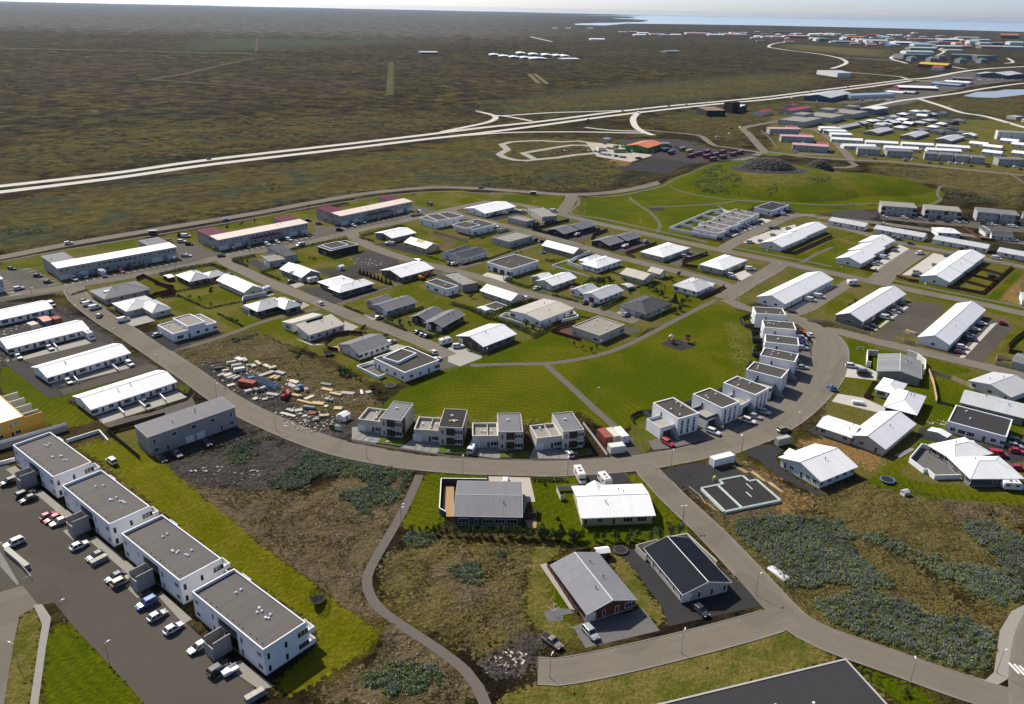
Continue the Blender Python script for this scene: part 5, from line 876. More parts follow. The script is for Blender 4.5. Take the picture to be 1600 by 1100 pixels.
CARS=[
(0,-134.2,182.4,231,'ks'),(0,-126.9,176.8,51,'ks'),(0,-124.7,174.7,231,'kh'),(0,-115.6,167.6,51,'mh'),(0,-113.8,166.3,231,'rh'),(0,-111.7,165,231,'sh'),(0,-102,155.9,51,'wh'),(0,-96.3,152.1,231,'ch'),(0,-117.7,156.2,231,'ws'),(0,-88.4,144.8,231,'nh'),(0,-86.2,143.3,51,'ts'),(0,-77.6,136.5,231,'bs'),(0,-73.8,132.8,51,'sh'),(0,-69,129.2,51,'wh'),(0,-62,124,231,'sh'),(0,-55.9,118.4,51,'cs'),(1,-112.1,193.9,140,'wj'),(2,-98.8,195.7,-42,'ch'),(2,-95.5,198.6,-42,'eh'),(2,-89.4,205.2,-42,'ch'),(3,-178.6,264,-42,'sh'),(3,-172,272.7,-42,'sh'),(3,-162.4,283.4,-42,'wx'),(3,-150.5,244.6,-42,'sh'),(3,-136.6,260,-42,'ws'),(3,-196.1,318.8,-42,'wv'),(3,-118.2,230.1,-42,'kh'),(4,-241,367,-10,'kh'),(4,-223,357,10,'ch'),(4,-213.5,348.3,10,'ch'),(4,-221.1,338.1,47,'ss'),(4,-204,353,-42,'wv'),(4,-201,357,-42,'wh'),(4,-194,360,-42,'wx'),(4,-188,366,-42,'rh'),(4,-187,373,-42,'eh'),(4,-167,394,10,'wh'),(4,-187,421,-42,'kh'),(4,-180,420,10,'sh'),(4,-174,415,10,'nh'),(5,-237,412,42,'ws'),(5,-172,468,47,'bs'),(5,-25,576,175,'kh'),(6,-184.8,324.3,47,'eh'),(6,-181.1,320.2,47,'wv'),(6,-176.2,316,47,'wv'),(6,-170.2,307.2,100,'sh'),(6,-158.2,302.5,47,'wv'),(7,-138,287.7,47,'sh'),(8,-182,431,0,'wv'),(8,-180,420,10,'ws'),(8,-174,415,10,'kh'),(8,-168,394,10,'nh'),(8,-157,406,-42,'kh'),(8,-150,395,20,'ch'),(8,-142,412,-42,'kh'),(8,-133,418,-42,'ws'),(8,-129,423,-42,'wh'),(8,-124,428,-42,'ws'),(8,-115,418,-132,'sv'),(8,-116,438,-42,'kh'),(8,-116,465,10,'rh'),(8,-101,451,10,'kh'),(8,-124,472,10,'kh'),(9,-95,462,-42,'wh'),(9,-91,470,-42,'wv'),(9,-101,451,10,'kh'),(9,-104,462,10,'ch'),(10,-135,362,60,'bv'),(11,-111.5,341.8,60,'wc'),(11,-115,346.3,60,'eh'),(12,-83.8,327.2,127,'wh'),(12,-94.1,327.8,47,'nh'),(13,-104,356,47,'nh'),(13,-94,357,47,'wc'),(14,-55.6,311.5,47,'sh'),(14,-46.6,285.6,47,'sh'),(14,-37.4,296.3,47,'kh'),(14,-35.2,293.9,47,'nh'),(14,-33.4,292.5,47,'kh'),(14,-25.7,285.6,40,'wc'),(14,-29.4,276.4,117,'wh'),(14,-27.7,269.8,47,'wh'),(15,-20.7,282.4,15,'ws'),(16,-49,392,137,'wv'),(16,-68,424,0,'wt'),(16,-32,390,47,'ks'),(16,-30,389,47,'ss'),(16,-42,380,47,'sh'),(16,-17,355,47,'ns'),(16,-3,368,47,'ss'),(16,5.5,340.3,137,'sh'),(16,7.4,338.3,47,'mh'),(16,11,354,47,'wh'),(16,32.1,335.1,47,'kh'),(16,36.1,332.5,47,'nh'),(16,48.5,320.9,47,'ss'),(16,-3,367,47,'ss'),(17,-14,496,47,'kh'),(17,-7,500,0,'wv'),(17,0,507,0,'wt'),(17,5,506,0,'wt'),(17,13,475,47,'ks'),(17,11,469,47,'kh'),(17,19,479,47,'kh'),(17,24,484,47,'ns'),(17,25,509,0,'wv'),(17,36,450,47,'st'),(17,49,466,47,'ks'),(17,61,428,47,'wt'),(17,74,439,47,'ss'),(17,12,438,47,'cs'),(17,15,436,47,'kh'),(17,-10,462,-42,'wv'),(17,36,415,47,'kh'),(17,28,355,47,'mh'),(18,86,407,-42,'ry'),(18,91,411,-20,'ss'),(18,120,391,-10,'wv'),(18,108,380,-20,'ws'),(18,108,376,-20,'sh'),(18,102,416,47,'eh'),(19,121,460,-42,'ks'),(19,123,458,-42,'eh'),(19,125,456,-42,'kh'),(19,129,466,-42,'kh'),(19,132,466,-42,'kh'),(19,139,474,-42,'kh'),(19,143,480,-42,'sh'),(19,147,484,-42,'kh'),(19,150,486,-42,'kh'),(19,154,492,-42,'ch'),(19,118,449,0,'kh'),(20,174,512,-20,'sv'),(20,181,523,-20,'mh'),(20,182,523,-20,'kh'),(21,134,443,-15,'ws'),(21,141,446,-15,'sh'),(21,152,460,-15,'sh'),(21,156,476,-42,'nh'),(21,166,475,-15,'ss'),(21,159,476,-42,'kh'),(22,121.9,329.4,-20,'ch'),(22,135.2,345,-20,'wv'),(22,141,350,-20,'wv'),(23,147.5,310.2,-25,'ks'),(23,151.1,313.5,-25,'kh'),(23,160.7,323.8,-25,'wv'),(23,164.3,329.7,-25,'eh'),(23,167.9,331.4,-25,'sh'),(23,170.3,333.8,-25,'ch'),(23,171.4,337,-25,'sh'),(23,176.6,342,-25,'nh'),(24,174,286.9,-20,'mh'),(24,177.3,291.9,-20,'ws'),(24,185.6,300.4,-20,'ns'),(24,185.2,303,-20,'ch'),(24,187.1,305.7,-20,'eh'),(24,193.1,312.1,-20,'wh'),(24,199.6,319.1,-20,'wh'),(24,208.9,320.9,60,'mv'),(25,164,370,10,'wc'),(26,189,404,-15,'sh'),(26,192,407,-15,'sh'),(26,199,417,-15,'wv'),(26,211,431,-15,'eh'),(26,223,427,17,'wv'),(26,224,456,-15,'nh'),(26,224,461,-15,'sh'),(26,227,447,-42,'kh'),(26,221,405,-15,'sh'),(26,236,423,-15,'nh'),(26,205,391,-15,'ss'),(26,202,386,-15,'ch'),(26,241,387,-15,'ks'),(26,251,438,80,'kh'),(26,261,420,-42,'wv'),(27,239,512,-42,'wh'),(27,251,510,-42,'ws'),(27,257,510,-42,'kh'),(27,261,508,-42,'ss'),(27,266,504,-42,'kh'),(27,275,502,-42,'kh'),(27,281,502,-42,'wh'),(27,285,501,-42,'sh'),(27,296,498,-42,'kh'),(27,298,496,-42,'sh'),(27,301,497,-42,'wh'),(27,308,496,-42,'kh'),(27,310,494,-42,'wh'),(27,312,493,-42,'ws'),(27,296,474,-42,'nh'),(27,293,459,-15,'ws'),(27,231,493,-42,'wh'),(28,116.9,304.8,-10,'ra'),(28,115.4,297.4,-10,'wv'),(28,114.9,294.7,-10,'nh'),(28,114.3,292.2,-10,'bh'),(28,113,287.6,-10,'ss'),(28,107.1,269.4,-10,'sh'),(28,120.6,302,95,'wh'),(28,62.9,218.4,-40,'ws'),(28,75.9,226.2,-35,'ws'),(28,78.9,229.4,-35,'sh'),(28,82.5,232.7,-35,'ss'),(28,47.5,211.1,-55,'rs'),(29,111.3,252.1,95,'bh'),(30,85.3,220.7,25,'ts'),(31,98.1,221.6,-20,'cs'),(32,-11.1,204.9,75,'wv'),(32,17.5,203.4,110,'sh'),(33,126,271.4,-10,'ws'),(33,129.3,267.3,-10,'sh'),(33,127.7,264.2,-10,'kv'),(33,116.4,241,-15,'wl'),(33,111.8,251.9,95,'bh'),(34,145.4,208.3,-15,'rv'),(34,155.7,216.7,-20,'cs'),(34,153.4,213.3,-15,'ss'),(34,152.4,210.4,-15,'rh'),(34,147.4,200.6,-15,'rh'),(34,138.1,212.2,-15,'wc'),(34,139.2,190.1,-5,'wc'),(35,17.6,130.4,-60,'ss'),(35,9.4,127.6,-45,'tp'),(36,42.2,137.9,-60,'ch'),(37,19.6,190.3,-78,'wm'),(37,26.3,188.6,-70,'wc'),(38,-1.1,187.9,90,'wh'),(39,139,760,55,'nb'),(39,142,746,54,'nb'),(39,156,767,54,'gb'),(39,160,754,51,'yb'),(39,177,755,54,'mb'),(39,171,729,50,'mb'),(39,181,739,50,'mb'),(39,191,755,50,'mb'),(39,157,730,51,'mb'),(39,166,742,44,'mb'),(39,173,714,49,'mb'),(39,185,727,49,'mb'),(39,198,743,51,'mb'),(39,207,754,54,'mb'),(40,94,776,47,'ms'),(40,96,782,47,'yv'),(40,102,780,47,'gv'),(40,95,748,10,'gb'),(40,101,756,10,'gv'),(40,104,748,10,'ks'),(40,89,726,47,'ns'),(40,93,721,47,'sh'),(40,96,720,47,'mh'),(40,107,715,10,'ms'),(40,109,717,10,'ms'),(40,120,801,20,'bv'),(40,125,805,20,'yh'),(40,147,786,20,'nv'),(40,154,787,47,'ms'),(40,155,780,47,'ms'),(40,158,782,47,'ms'),(40,161,784,47,'ms'),(40,163,770,47,'cs'),(41,32,736,-42,'kh'),(41,37,742,-42,'mh'),(41,42,746,-42,'kh'),(41,45,750,-42,'sh'),(41,49,753,-42,'ch'),(41,58,764,-42,'cs'),(41,62,748,-42,'nh'),(41,67,752,-42,'sh'),(41,73,749,-42,'ch'),(41,76,744,-42,'nh'),(41,77,735,-42,'sh'),(41,80,732,-42,'bh'),(41,82,731,-42,'sh'),(41,84,730,-42,'nh'),(41,90,726,-42,'nh'),(41,93,723,-42,'sh'),(41,96,720,-42,'mh'),(41,87,767,-42,'ms'),(41,90,765,-42,'ms'),(41,94,770,-42,'ms'),(41,96,778,-42,'yv'),(41,102,777,-42,'gv'),(41,86,796,-42,'ch'),(41,83,807,-42,'ms'),(42,-254,669,42,'kh'),(42,137,1075,30,'nh'),(42,162,1101,30,'wh'),(42,209,1147,25,'kh'),(42,237,1169,25,'ss'),(42,272,1209,25,'nh'),(42,155,1057,30,'sh'),(42,85,978,30,'cv'),(42,495,1423,30,'nh'),(42,596,1518,30,'kh'),(42,423,1288,25,'wv'),(42,645,1524,30,'yv'),(42,634,1222,-20,'wx'),(42,608,1026,-30,'wv'),(42,-50,1042,0,'wh'),(42,-15,1015,0,'cs'),(43,241,928,10,'cs'),(43,229,884,30,'ws'),(43,210,858,10,'wx'),(43,254,938,-60,'es'),(44,264,770,-10,'ws'),(44,242,686,-15,'sh'),(44,243,683,-15,'nh'),(44,321,752,-10,'sh'),(44,324,753,-10,'wh'),(44,317,754,-10,'mh'),(44,298,778,-10,'nh'),(44,275,832,-10,'ss'),(44,290,828,-10,'wx'),(44,278,883,-10,'sh'),(44,280,882,-10,'sh'),(44,326,739,-10,'ch'),(44,355,742,-10,'wh'),(44,362,741,-10,'wh'),(44,350,730,-10,'ch'),(44,368,723,-10,'ch'),(44,377,721,-10,'kh'),(44,388,726,-10,'wh'),(44,393,724,-10,'wh'),(44,398,722,-10,'wh'),(44,399,711,-10,'kh'),(44,413,710,-10,'ks'),(44,430,712,-10,'nh'),(44,438,712,-10,'ws'),(44,436,700,-10,'kh'),(44,397,800,-10,'wv')]
CARYARDS=[
(613,1387,941,1770,70,10),
(513,1286,584,1300,25,14),
(949,1772,1074,1803,20,14)]
LAMPS=[
(-95.2,118.7,160),(-92.4,130.7,45),(-77.6,119.3,45),(8.7,118.5,60),(35.7,125.8,60),(55.8,144.1,20),(44.3,170.1,200),(79.4,119.2,80),(98,122.2,20),(-126.1,217.1,90),(-207.2,324.5,0),(-178.5,304.4,45),(-151.5,280.3,45),(-124.8,256.3,140),(-96.6,234.6,20),(-71.8,214.9,50),(-41.2,199.5,90),(-13,191.8,90),(16.3,192.5,90),(28.1,237.6,0),(46.1,197.6,60),(68.5,206.6,120),(68.7,207,120),(90.6,222.3,120),(44.1,169.8,30),(-26.9,166.9,0),(-27.1,168.3,0),(16.2,191.9,90),(61.9,313.4,0),(97.3,329.2,0),(126.2,321.4,0),(192.2,356.7,90),(220.7,329.8,90),(162.1,381,90),(191.8,355.8,90),(102.7,433.1,90),(132.8,407.7,90),(128.5,443.8,0),(149.2,475.1,0),(175.4,495,0),(161.3,481.9,0),(104.1,382,90),(102.6,349.4,0),(131.6,383.8,0),(12.3,511.3,90),(43.3,488.5,90),(73.6,460.6,90),(22.7,346,90),(2.4,373.2,90),(-15.5,533.1,90),(-79.3,458.3,90),(-99.2,431.7,90),(-53.2,352.5,90),(-15.4,535.5,90),(-142.7,392.6,90),(-165.2,373.7,90),(-121.3,414.3,90),(-123,371.7,90),(-164.7,373,90),(-186.8,348.5,90),(-207.6,325,0),(-33.3,291.8,90),(-76,332.9,90),(-9.1,268.1,90),(33.5,278,90),(-104.9,296.8,90),(12.3,512.1,90),(44.6,507.6,90),(75.1,469.1,90)]
FENCES=[
('dark timber garden fence beside the raw concrete house','garden_fence','darkwood',1.8,0.12,[(-104.9,195.8),(-121.2,210.8),(-108.3,221.8)]),
('long concrete retaining wall with pale railing above the ramp','retaining_wall','concrete',1.7,0.35,[(-149.1,198.4),(-134,212.2)]),
('low white parapet wall of the sunken ramp','ramp_wall','white',1,0.3,[(-143.8,190.7),(-139.4,194.1)]),
('white parapet wall with rail behind the farthest apartment block','ramp_wall','white',1,0.25,[(-130.3,204.7),(-123.9,211.1),(-118.4,205.2)]),
('brown timber fence round the terrace of the red-walled house','garden_fence','redwood',1.6,0.12,[(15.3,136.5),(9.3,152.1),(13.9,153.8),(15.9,156.5),(19.9,157.9)]),
('beige concrete wall round the terrace of the black-roofed house','terrace_wall','beige',1.7,0.12,[(32.7,155),(30.8,158.9),(36.2,161.5),(36.5,160.9)]),
('beige concrete wall along the right side of the black-roofed house','terrace_wall','beige',1.7,0.25,[(38.7,162.3),(44.1,164.1),(49.1,153.4)]),
('dark concrete wall round the wooden terrace of the low dark house','terrace_wall','dgrey',1.7,0.2,[(-6.2,187.1),(-18.6,186.9),(-17.8,172.8),(-16,171.3)]),
('dark timber screen beside the right end of the low dark house','garden_fence','dgrey',1.8,0.12,[(4,171.4),(7,171.5),(7.3,175)]),
('pale timber fence round the yard left of the yellow house','garden_fence','cream',1.7,0.12,[(14.9,180.8),(13.7,179.7),(12.8,184.2),(18.4,185.3)]),
('white-and-brown terrace wall of the hipped house at the right edge','terrace_wall','white',1.4,0.2,[(128.2,210.3),(124.5,212.3),(116.9,203.6),(118.3,197.4),(119.3,197.8),(119.9,194.3),(127.5,194.9)]),
('long plank fence running down from the asphalt street at right','plank_fence','ply',1.8,0.12,[(152.8,268),(158.2,262.1),(163,253.9),(168.6,247.6)]),
('short plank fence bending between two lawns at right','plank_fence','ply',1.8,0.12,[(152.8,268),(149.9,258.2),(144,243.3)]),
('dark low fence between the lawns at right','garden_fence','dgrey',1,0.12,[(143.8,242.9),(146.5,241.6),(149.4,238.7)]),
('white concrete wall on the left of the weathered-roof house','terrace_wall','offwhite',2.2,0.25,[(140.4,282.8),(136.3,283.2),(131.8,272.3),(133.2,271.8)]),
('white concrete wall on the right of the weathered-roof house','terrace_wall','offwhite',2.2,0.25,[(152,284),(154.4,280.7),(154.8,275.1),(150.5,266.3),(149.3,266.1)]),
('dark red fence round the deck of the black-walled hipped house','garden_fence','redwood',1.7,0.12,[(123.1,244.2),(120.5,245.9),(127.3,256.1),(129.5,255.7)]),
('plank fence along the garden of the middle white row','plank_fence','ply',1.6,0.12,[(134.4,314.8),(140,309.6),(145.9,304)]),
('plank fence beside the rightmost white row','plank_fence','ply',1.8,0.12,[(153.7,299.9),(156.5,296.3),(159.8,294)]),
('dark red fence round the gardens of the two-step row','garden_fence','redwood',1.7,0.12,[(146,423.7),(151.5,421.4),(186.6,460.1)]),
('dark red garden fence of the right three-step row','garden_fence','redwood',1.7,0.12,[(209.2,368.3),(220.9,359.3),(261.1,404.9)]),
('dark red fence before the right three-step row','garden_fence','redwood',1.5,0.12,[(191.3,383.9),(194.8,377.5),(199,375.9)]),
('dark red fence at the gable of the left three-step row','garden_fence','redwood',1.5,0.12,[(178.1,396),(183.4,391.7),(185.8,394.5)]),
('dark red dividing fence between the gardens of the right three-step row, nearest','garden_fence','redwood',1.5,0.12,[(220.9,380.1),(229.8,366.9)]),
('dark red dividing fence between the gardens of the right three-step row, middle','garden_fence','redwood',1.5,0.12,[(228.6,390.4),(239.1,378.5)]),
('dark red dividing fence between the gardens of the right three-step row, farthest','garden_fence','redwood',1.5,0.12,[(240.4,401.4),(247.7,389.7)]),
('dark red fence between the two hipped two-family houses','garden_fence','redwood',1.8,0.12,[(104.1,417.9),(87.4,401.2),(86.5,394.8),(93.5,391.2)]),
('dark red fence beside the white hipped house above the lawn path','garden_fence','redwood',1.6,0.12,[(84.9,344.2),(89.1,348.5),(99.9,361.2),(99.9,363.9)]),
('dark fence round the yard left of the left black house','garden_fence','bkwood',1.8,0.12,[(33.3,484.6),(22.5,473.3),(10.4,461),(26.9,444.9)]),
('dark red fence between the two black houses','garden_fence','redwood',1.8,0.12,[(54.8,463.2),(45.2,450.3),(43.3,439.8)]),
('dark red fence right of the second black house','garden_fence','redwood',1.6,0.12,[(79.6,436.3),(59.5,414.6),(63.7,407.1)]),
('white garden wall left of the white hipped house','terrace_wall','white',1.7,0.2,[(40.9,414.4),(35.3,408.4),(27.5,393.8),(34.9,385.1)]),
('low white kerb wall between two gardens behind the three-garage house','terrace_wall','white',0.7,0.2,[(28.6,401.3),(19.4,390.2),(37.4,372.7)]),
('white terrace wall of the house with folded metal roof','terrace_wall','white',1.2,0.2,[(1,317.9),(-3.3,318.4),(-5.5,314.7),(4.1,306.9)]),
('white wall on the street side of the house with folded metal roof','terrace_wall','white',1.6,0.2,[(10.5,331.9),(25.8,319.4)]),
('white terrace wall right of the house with folded metal roof','terrace_wall','white',1.2,0.2,[(20.3,311.3),(27.7,316.6),(26,322.3)]),
('dark red fence round the deck of the beige flat house','garden_fence','redwood',1.5,0.12,[(26,309.5),(19.3,305.1),(15.9,299.6),(27.1,290.7)]),
('white terrace wall of the flat white house at the lawn edge','terrace_wall','white',1.2,0.25,[(-45.9,270),(-55.5,261),(-46.3,252.3),(-44.4,254.9)]),
('curved dark red fence of the dark-gabled house with trampoline','garden_fence','redwood',1.7,0.12,[(-59.3,292.9),(-65.2,293.8),(-70.3,291),(-72.4,283.6),(-69.2,277.3),(-65.2,275.7)]),
('dark brown fence behind the hipped corner house','garden_fence','redwood',1.9,0.12,[(-175.6,354.5),(-174.3,359.1),(-152.1,338.9),(-158,333.6),(-158.7,330.4)]),
('dark brown fence left of the red-brown timber house','garden_fence','redwood',1.8,0.12,[(-164.7,348.8),(-153.7,343.5),(-150.5,334.6),(-155.5,331.9)]),
('grey concrete screen wall of the dark-walled hipped house','terrace_wall','lgrey',2.2,0.2,[(-114.7,316.9),(-109.9,312.8)]),
('white screen wall behind the dark-walled hipped house','terrace_wall','offwhite',1.8,0.2,[(-116.8,324.9),(-118.2,330.3),(-110,337.2)]),
('plank fence left of the white house with chimney block','plank_fence','ply',1.8,0.12,[(-46.7,450),(-25.5,431.1)]),
('grey concrete wall right of the white house with chimney block','terrace_wall','lgrey',1.8,0.2,[(-10.1,453),(-3.6,458.9)]),
('white garden wall stepping round the joined terrace','terrace_wall','white',1.6,0.25,[(116.4,449.3),(92.6,469.1),(127.8,516.5),(135.8,520.6),(138.6,514.2)]),
('white dividing wall between the walled gardens of the joined terrace, first from the left','terrace_wall','white',1.6,0.2,[(101.1,478.4),(107.7,474.6)]),
('white dividing wall between the walled gardens of the joined terrace, second from the left','terrace_wall','white',1.6,0.2,[(110.2,491.1),(116.5,485.6)]),
('white dividing wall between the walled gardens of the joined terrace, third from the left','terrace_wall','white',1.6,0.2,[(119.4,502.8),(125.8,497)]),
('white dividing wall between the walled gardens of the joined terrace, fourth from the left','terrace_wall','white',1.6,0.2,[(129.4,513.4),(134.6,508.9)]),
('plank fence below the topmost cube house drive','plank_fence','ply',1.7,0.12,[(125.5,319.2),(127.3,317.9),(134.4,314.8)]),
('dark timber fence beside the topmost cube house','garden_fence','bkwood',1.5,0.12,[(101.7,322.8),(96.4,318.2),(95.9,312.6)]),
('dark timber fence beside the second cube house','garden_fence','bkwood',1.5,0.12,[(100.6,304.7),(96.9,301.9),(95.2,293),(98.4,292.5)]),
('dark timber fence beside the third cube house','garden_fence','bkwood',1.5,0.12,[(98,289.5),(94.2,286.9),(91.8,278.6),(93.8,277.6)]),
('dark terrace fence left of the lowest cube house','garden_fence','bkwood',1.5,0.12,[(45.4,231.6),(40.9,229.8),(38.3,226.8),(38.9,223.6)]),
('concrete kerb wall right of the rightmost villa','terrace_wall','lgrey',0.7,0.25,[(22.9,222.9),(25.8,213.1),(28.5,203.6)]),
('dark red garden fences behind the row cut by terraces near the hill','garden_fence','redwood',1.7,0.12,[(278,488.5),(274.1,460.3),(280.7,456.8)]),
('grey fence round the sunken pool yard at the right edge','garden_fence','ply',1.8,0.12,[(191.7,281.5),(185.7,282.3),(182.1,276.5),(186.1,274)]),
('brown fence of the garden at the right edge above the pool yard','garden_fence','redwood',1.8,0.12,[(212.2,309.6),(204.7,302.7),(196.1,293.5),(193.9,288.5),(197.8,286.4)]),
('white partition wall before the lowest terraced row, left of three','terrace_wall','offwhite',1.2,0.3,[(-127,228),(-121.2,222)]),
('white partition wall before the lowest terraced row, middle of three','terrace_wall','offwhite',1.2,0.3,[(-122.2,232.4),(-116.6,226.7)]),
('white partition wall before the lowest terraced row, right of three','terrace_wall','offwhite',1.2,0.3,[(-118,238.4),(-112.1,231.6)]),
('white partition wall before the second lowest terraced row, left of two','terrace_wall','offwhite',1.2,0.3,[(-152.6,250.4),(-147.1,244.4)]),
('white partition wall before the second lowest terraced row, right of two','terrace_wall','offwhite',1.2,0.3,[(-143.1,259.5),(-137.9,254.1)]),
('white partition wall before the third terraced row with the box van','terrace_wall','offwhite',1.2,0.3,[(-175.1,279),(-169,272.4)])]
HEDGES=[
('clipped green hedge along the street side of the yellow house',1.3,1.1,[(6.4,189.4),(16,189.7)]),
('dense green hedge round the timber house garden',1.6,1.4,[(-168.3,362.9),(-160.7,373),(-150,380.7),(-140.1,372.5)]),
('rounded green hedge at the corner of the blue-grey house',1.6,1.5,[(-133.1,397.6),(-140.1,390.7),(-141.5,387.4),(-131.6,379)]),
('low green hedge before the grey house with the small front gable',1.2,1,[(-117.4,377),(-122.3,369.8),(-110.2,359.5)]),
('green hedge beside the flat charcoal house',1.2,1.2,[(-118.3,409.9),(-107.6,421.2),(-93.1,433.4)]),
('green hedge behind the carport house',1.4,1.4,[(-87.2,439),(-78.6,448.8),(-67,464.9)]),
('green hedge before the carport house',1.2,1,[(-86.7,436.4),(-77.5,429.6)]),
('green hedge between the blue-grey gabled house and the brown timber house',1.4,1.5,[(-52.8,309.1),(-46.3,316.6),(-38.6,325.1)]),
('green hedge along the street before the brown timber house',1.2,1,[(-53.1,307.7),(-42.4,298.3)]),
('low green hedge right of the brown timber house',1.2,1.2,[(-32.5,291.2),(-26.5,297.9)]),
('long hedge behind the garden of the white gabled house by the lawn',1.8,1.6,[(-27.5,331.2),(-18.7,324.8),(-10.5,314.4),(-2.9,309.2),(6.9,300.4)]),
('hedge left of the house with folded metal roof',1.4,1.6,[(-9.6,317.3),(-2.1,328.1),(9.5,338.2)]),
('hedge at the lower corner of the house with folded metal roof',2,2,[(7.8,294),(15.8,304.9)]),
('green hedge on the lawn side of the white-gabled dark house',1,1,[(-17.1,280),(-10.9,275.2)]),
('green hedge before the light two-gabled house',1.3,1.3,[(-2.5,364.5),(6.9,355.3),(10.9,359)]),
('green hedge before the white house with dark red garage',1.2,1,[(17.7,345.7),(28.7,337.5)]),
('brown-green hedge right of the white house with dark red garage',1.6,1.8,[(38.4,327.2),(49.1,342.8)]),
('green hedge below the dark hipped house',1.8,1.6,[(54.1,318.6),(57,317.3)]),
('dark hedge beside the lane left of the black-panelled house',1,0.7,[(-17.4,394.9),(1,419.5),(15.8,436.4)]),
('low dark hedge by the three-garage house lane',1.2,1.2,[(-19.4,440),(-7.6,459.5)]),
(N,0.9,0.7,[(-30.9,342.1),(-23.8,349.3),(-17.5,356.6)]),
(N,0.9,0.7,[(-25.6,438.7),(-18.5,445.7)]),
(N,0.9,0.7,[(53.7,353.1),(61.1,362.3)]),
(N,0.9,0.7,[(25.6,320.1),(40.2,312.4)]),
(N,0.9,0.7,[(-72.9,325.3),(-63.6,317)]),
(N,0.9,0.7,[(-39.8,281.7),(-29.4,273.6)]),
(N,0.9,0.7,[(-60.8,260.7),(-54.4,253.9)]),
(N,0.9,0.7,[(-151.6,339.5),(-139.8,348.7)]),
(N,0.9,0.7,[(-129.7,318.9),(-118,328.7)]),
(N,0.9,0.7,[(-108.6,299.2),(-123.7,313.4)]),
(N,0.9,0.7,[(-148.7,334.7),(-130.2,318.9)]),
(N,0.9,0.7,[(-194.9,332.1),(-191.2,339.7)]),
(N,0.9,0.7,[(85.4,393.7),(98.7,381.6),(110.5,371.9)]),
(N,0.9,0.7,[(35.5,377.3),(38.5,371.8),(33.2,362.3)]),
(N,0.9,0.7,[(-84.4,276.5),(-78.6,273.3),(-79.6,268.3)]),
(N,0.9,0.7,[(-46.2,403.9),(-35.3,393.9)]),
(N,0.9,0.7,[(47,386),(53.1,376.6)]),
(N,0.9,0.7,[(-90.1,400.7),(-79.4,410.5)]),
(N,0.9,0.7,[(-2.8,305.2),(1.1,304),(7.9,296.6)]),
(N,0.9,0.7,[(-54.9,278.6),(-46.7,284.9)])]
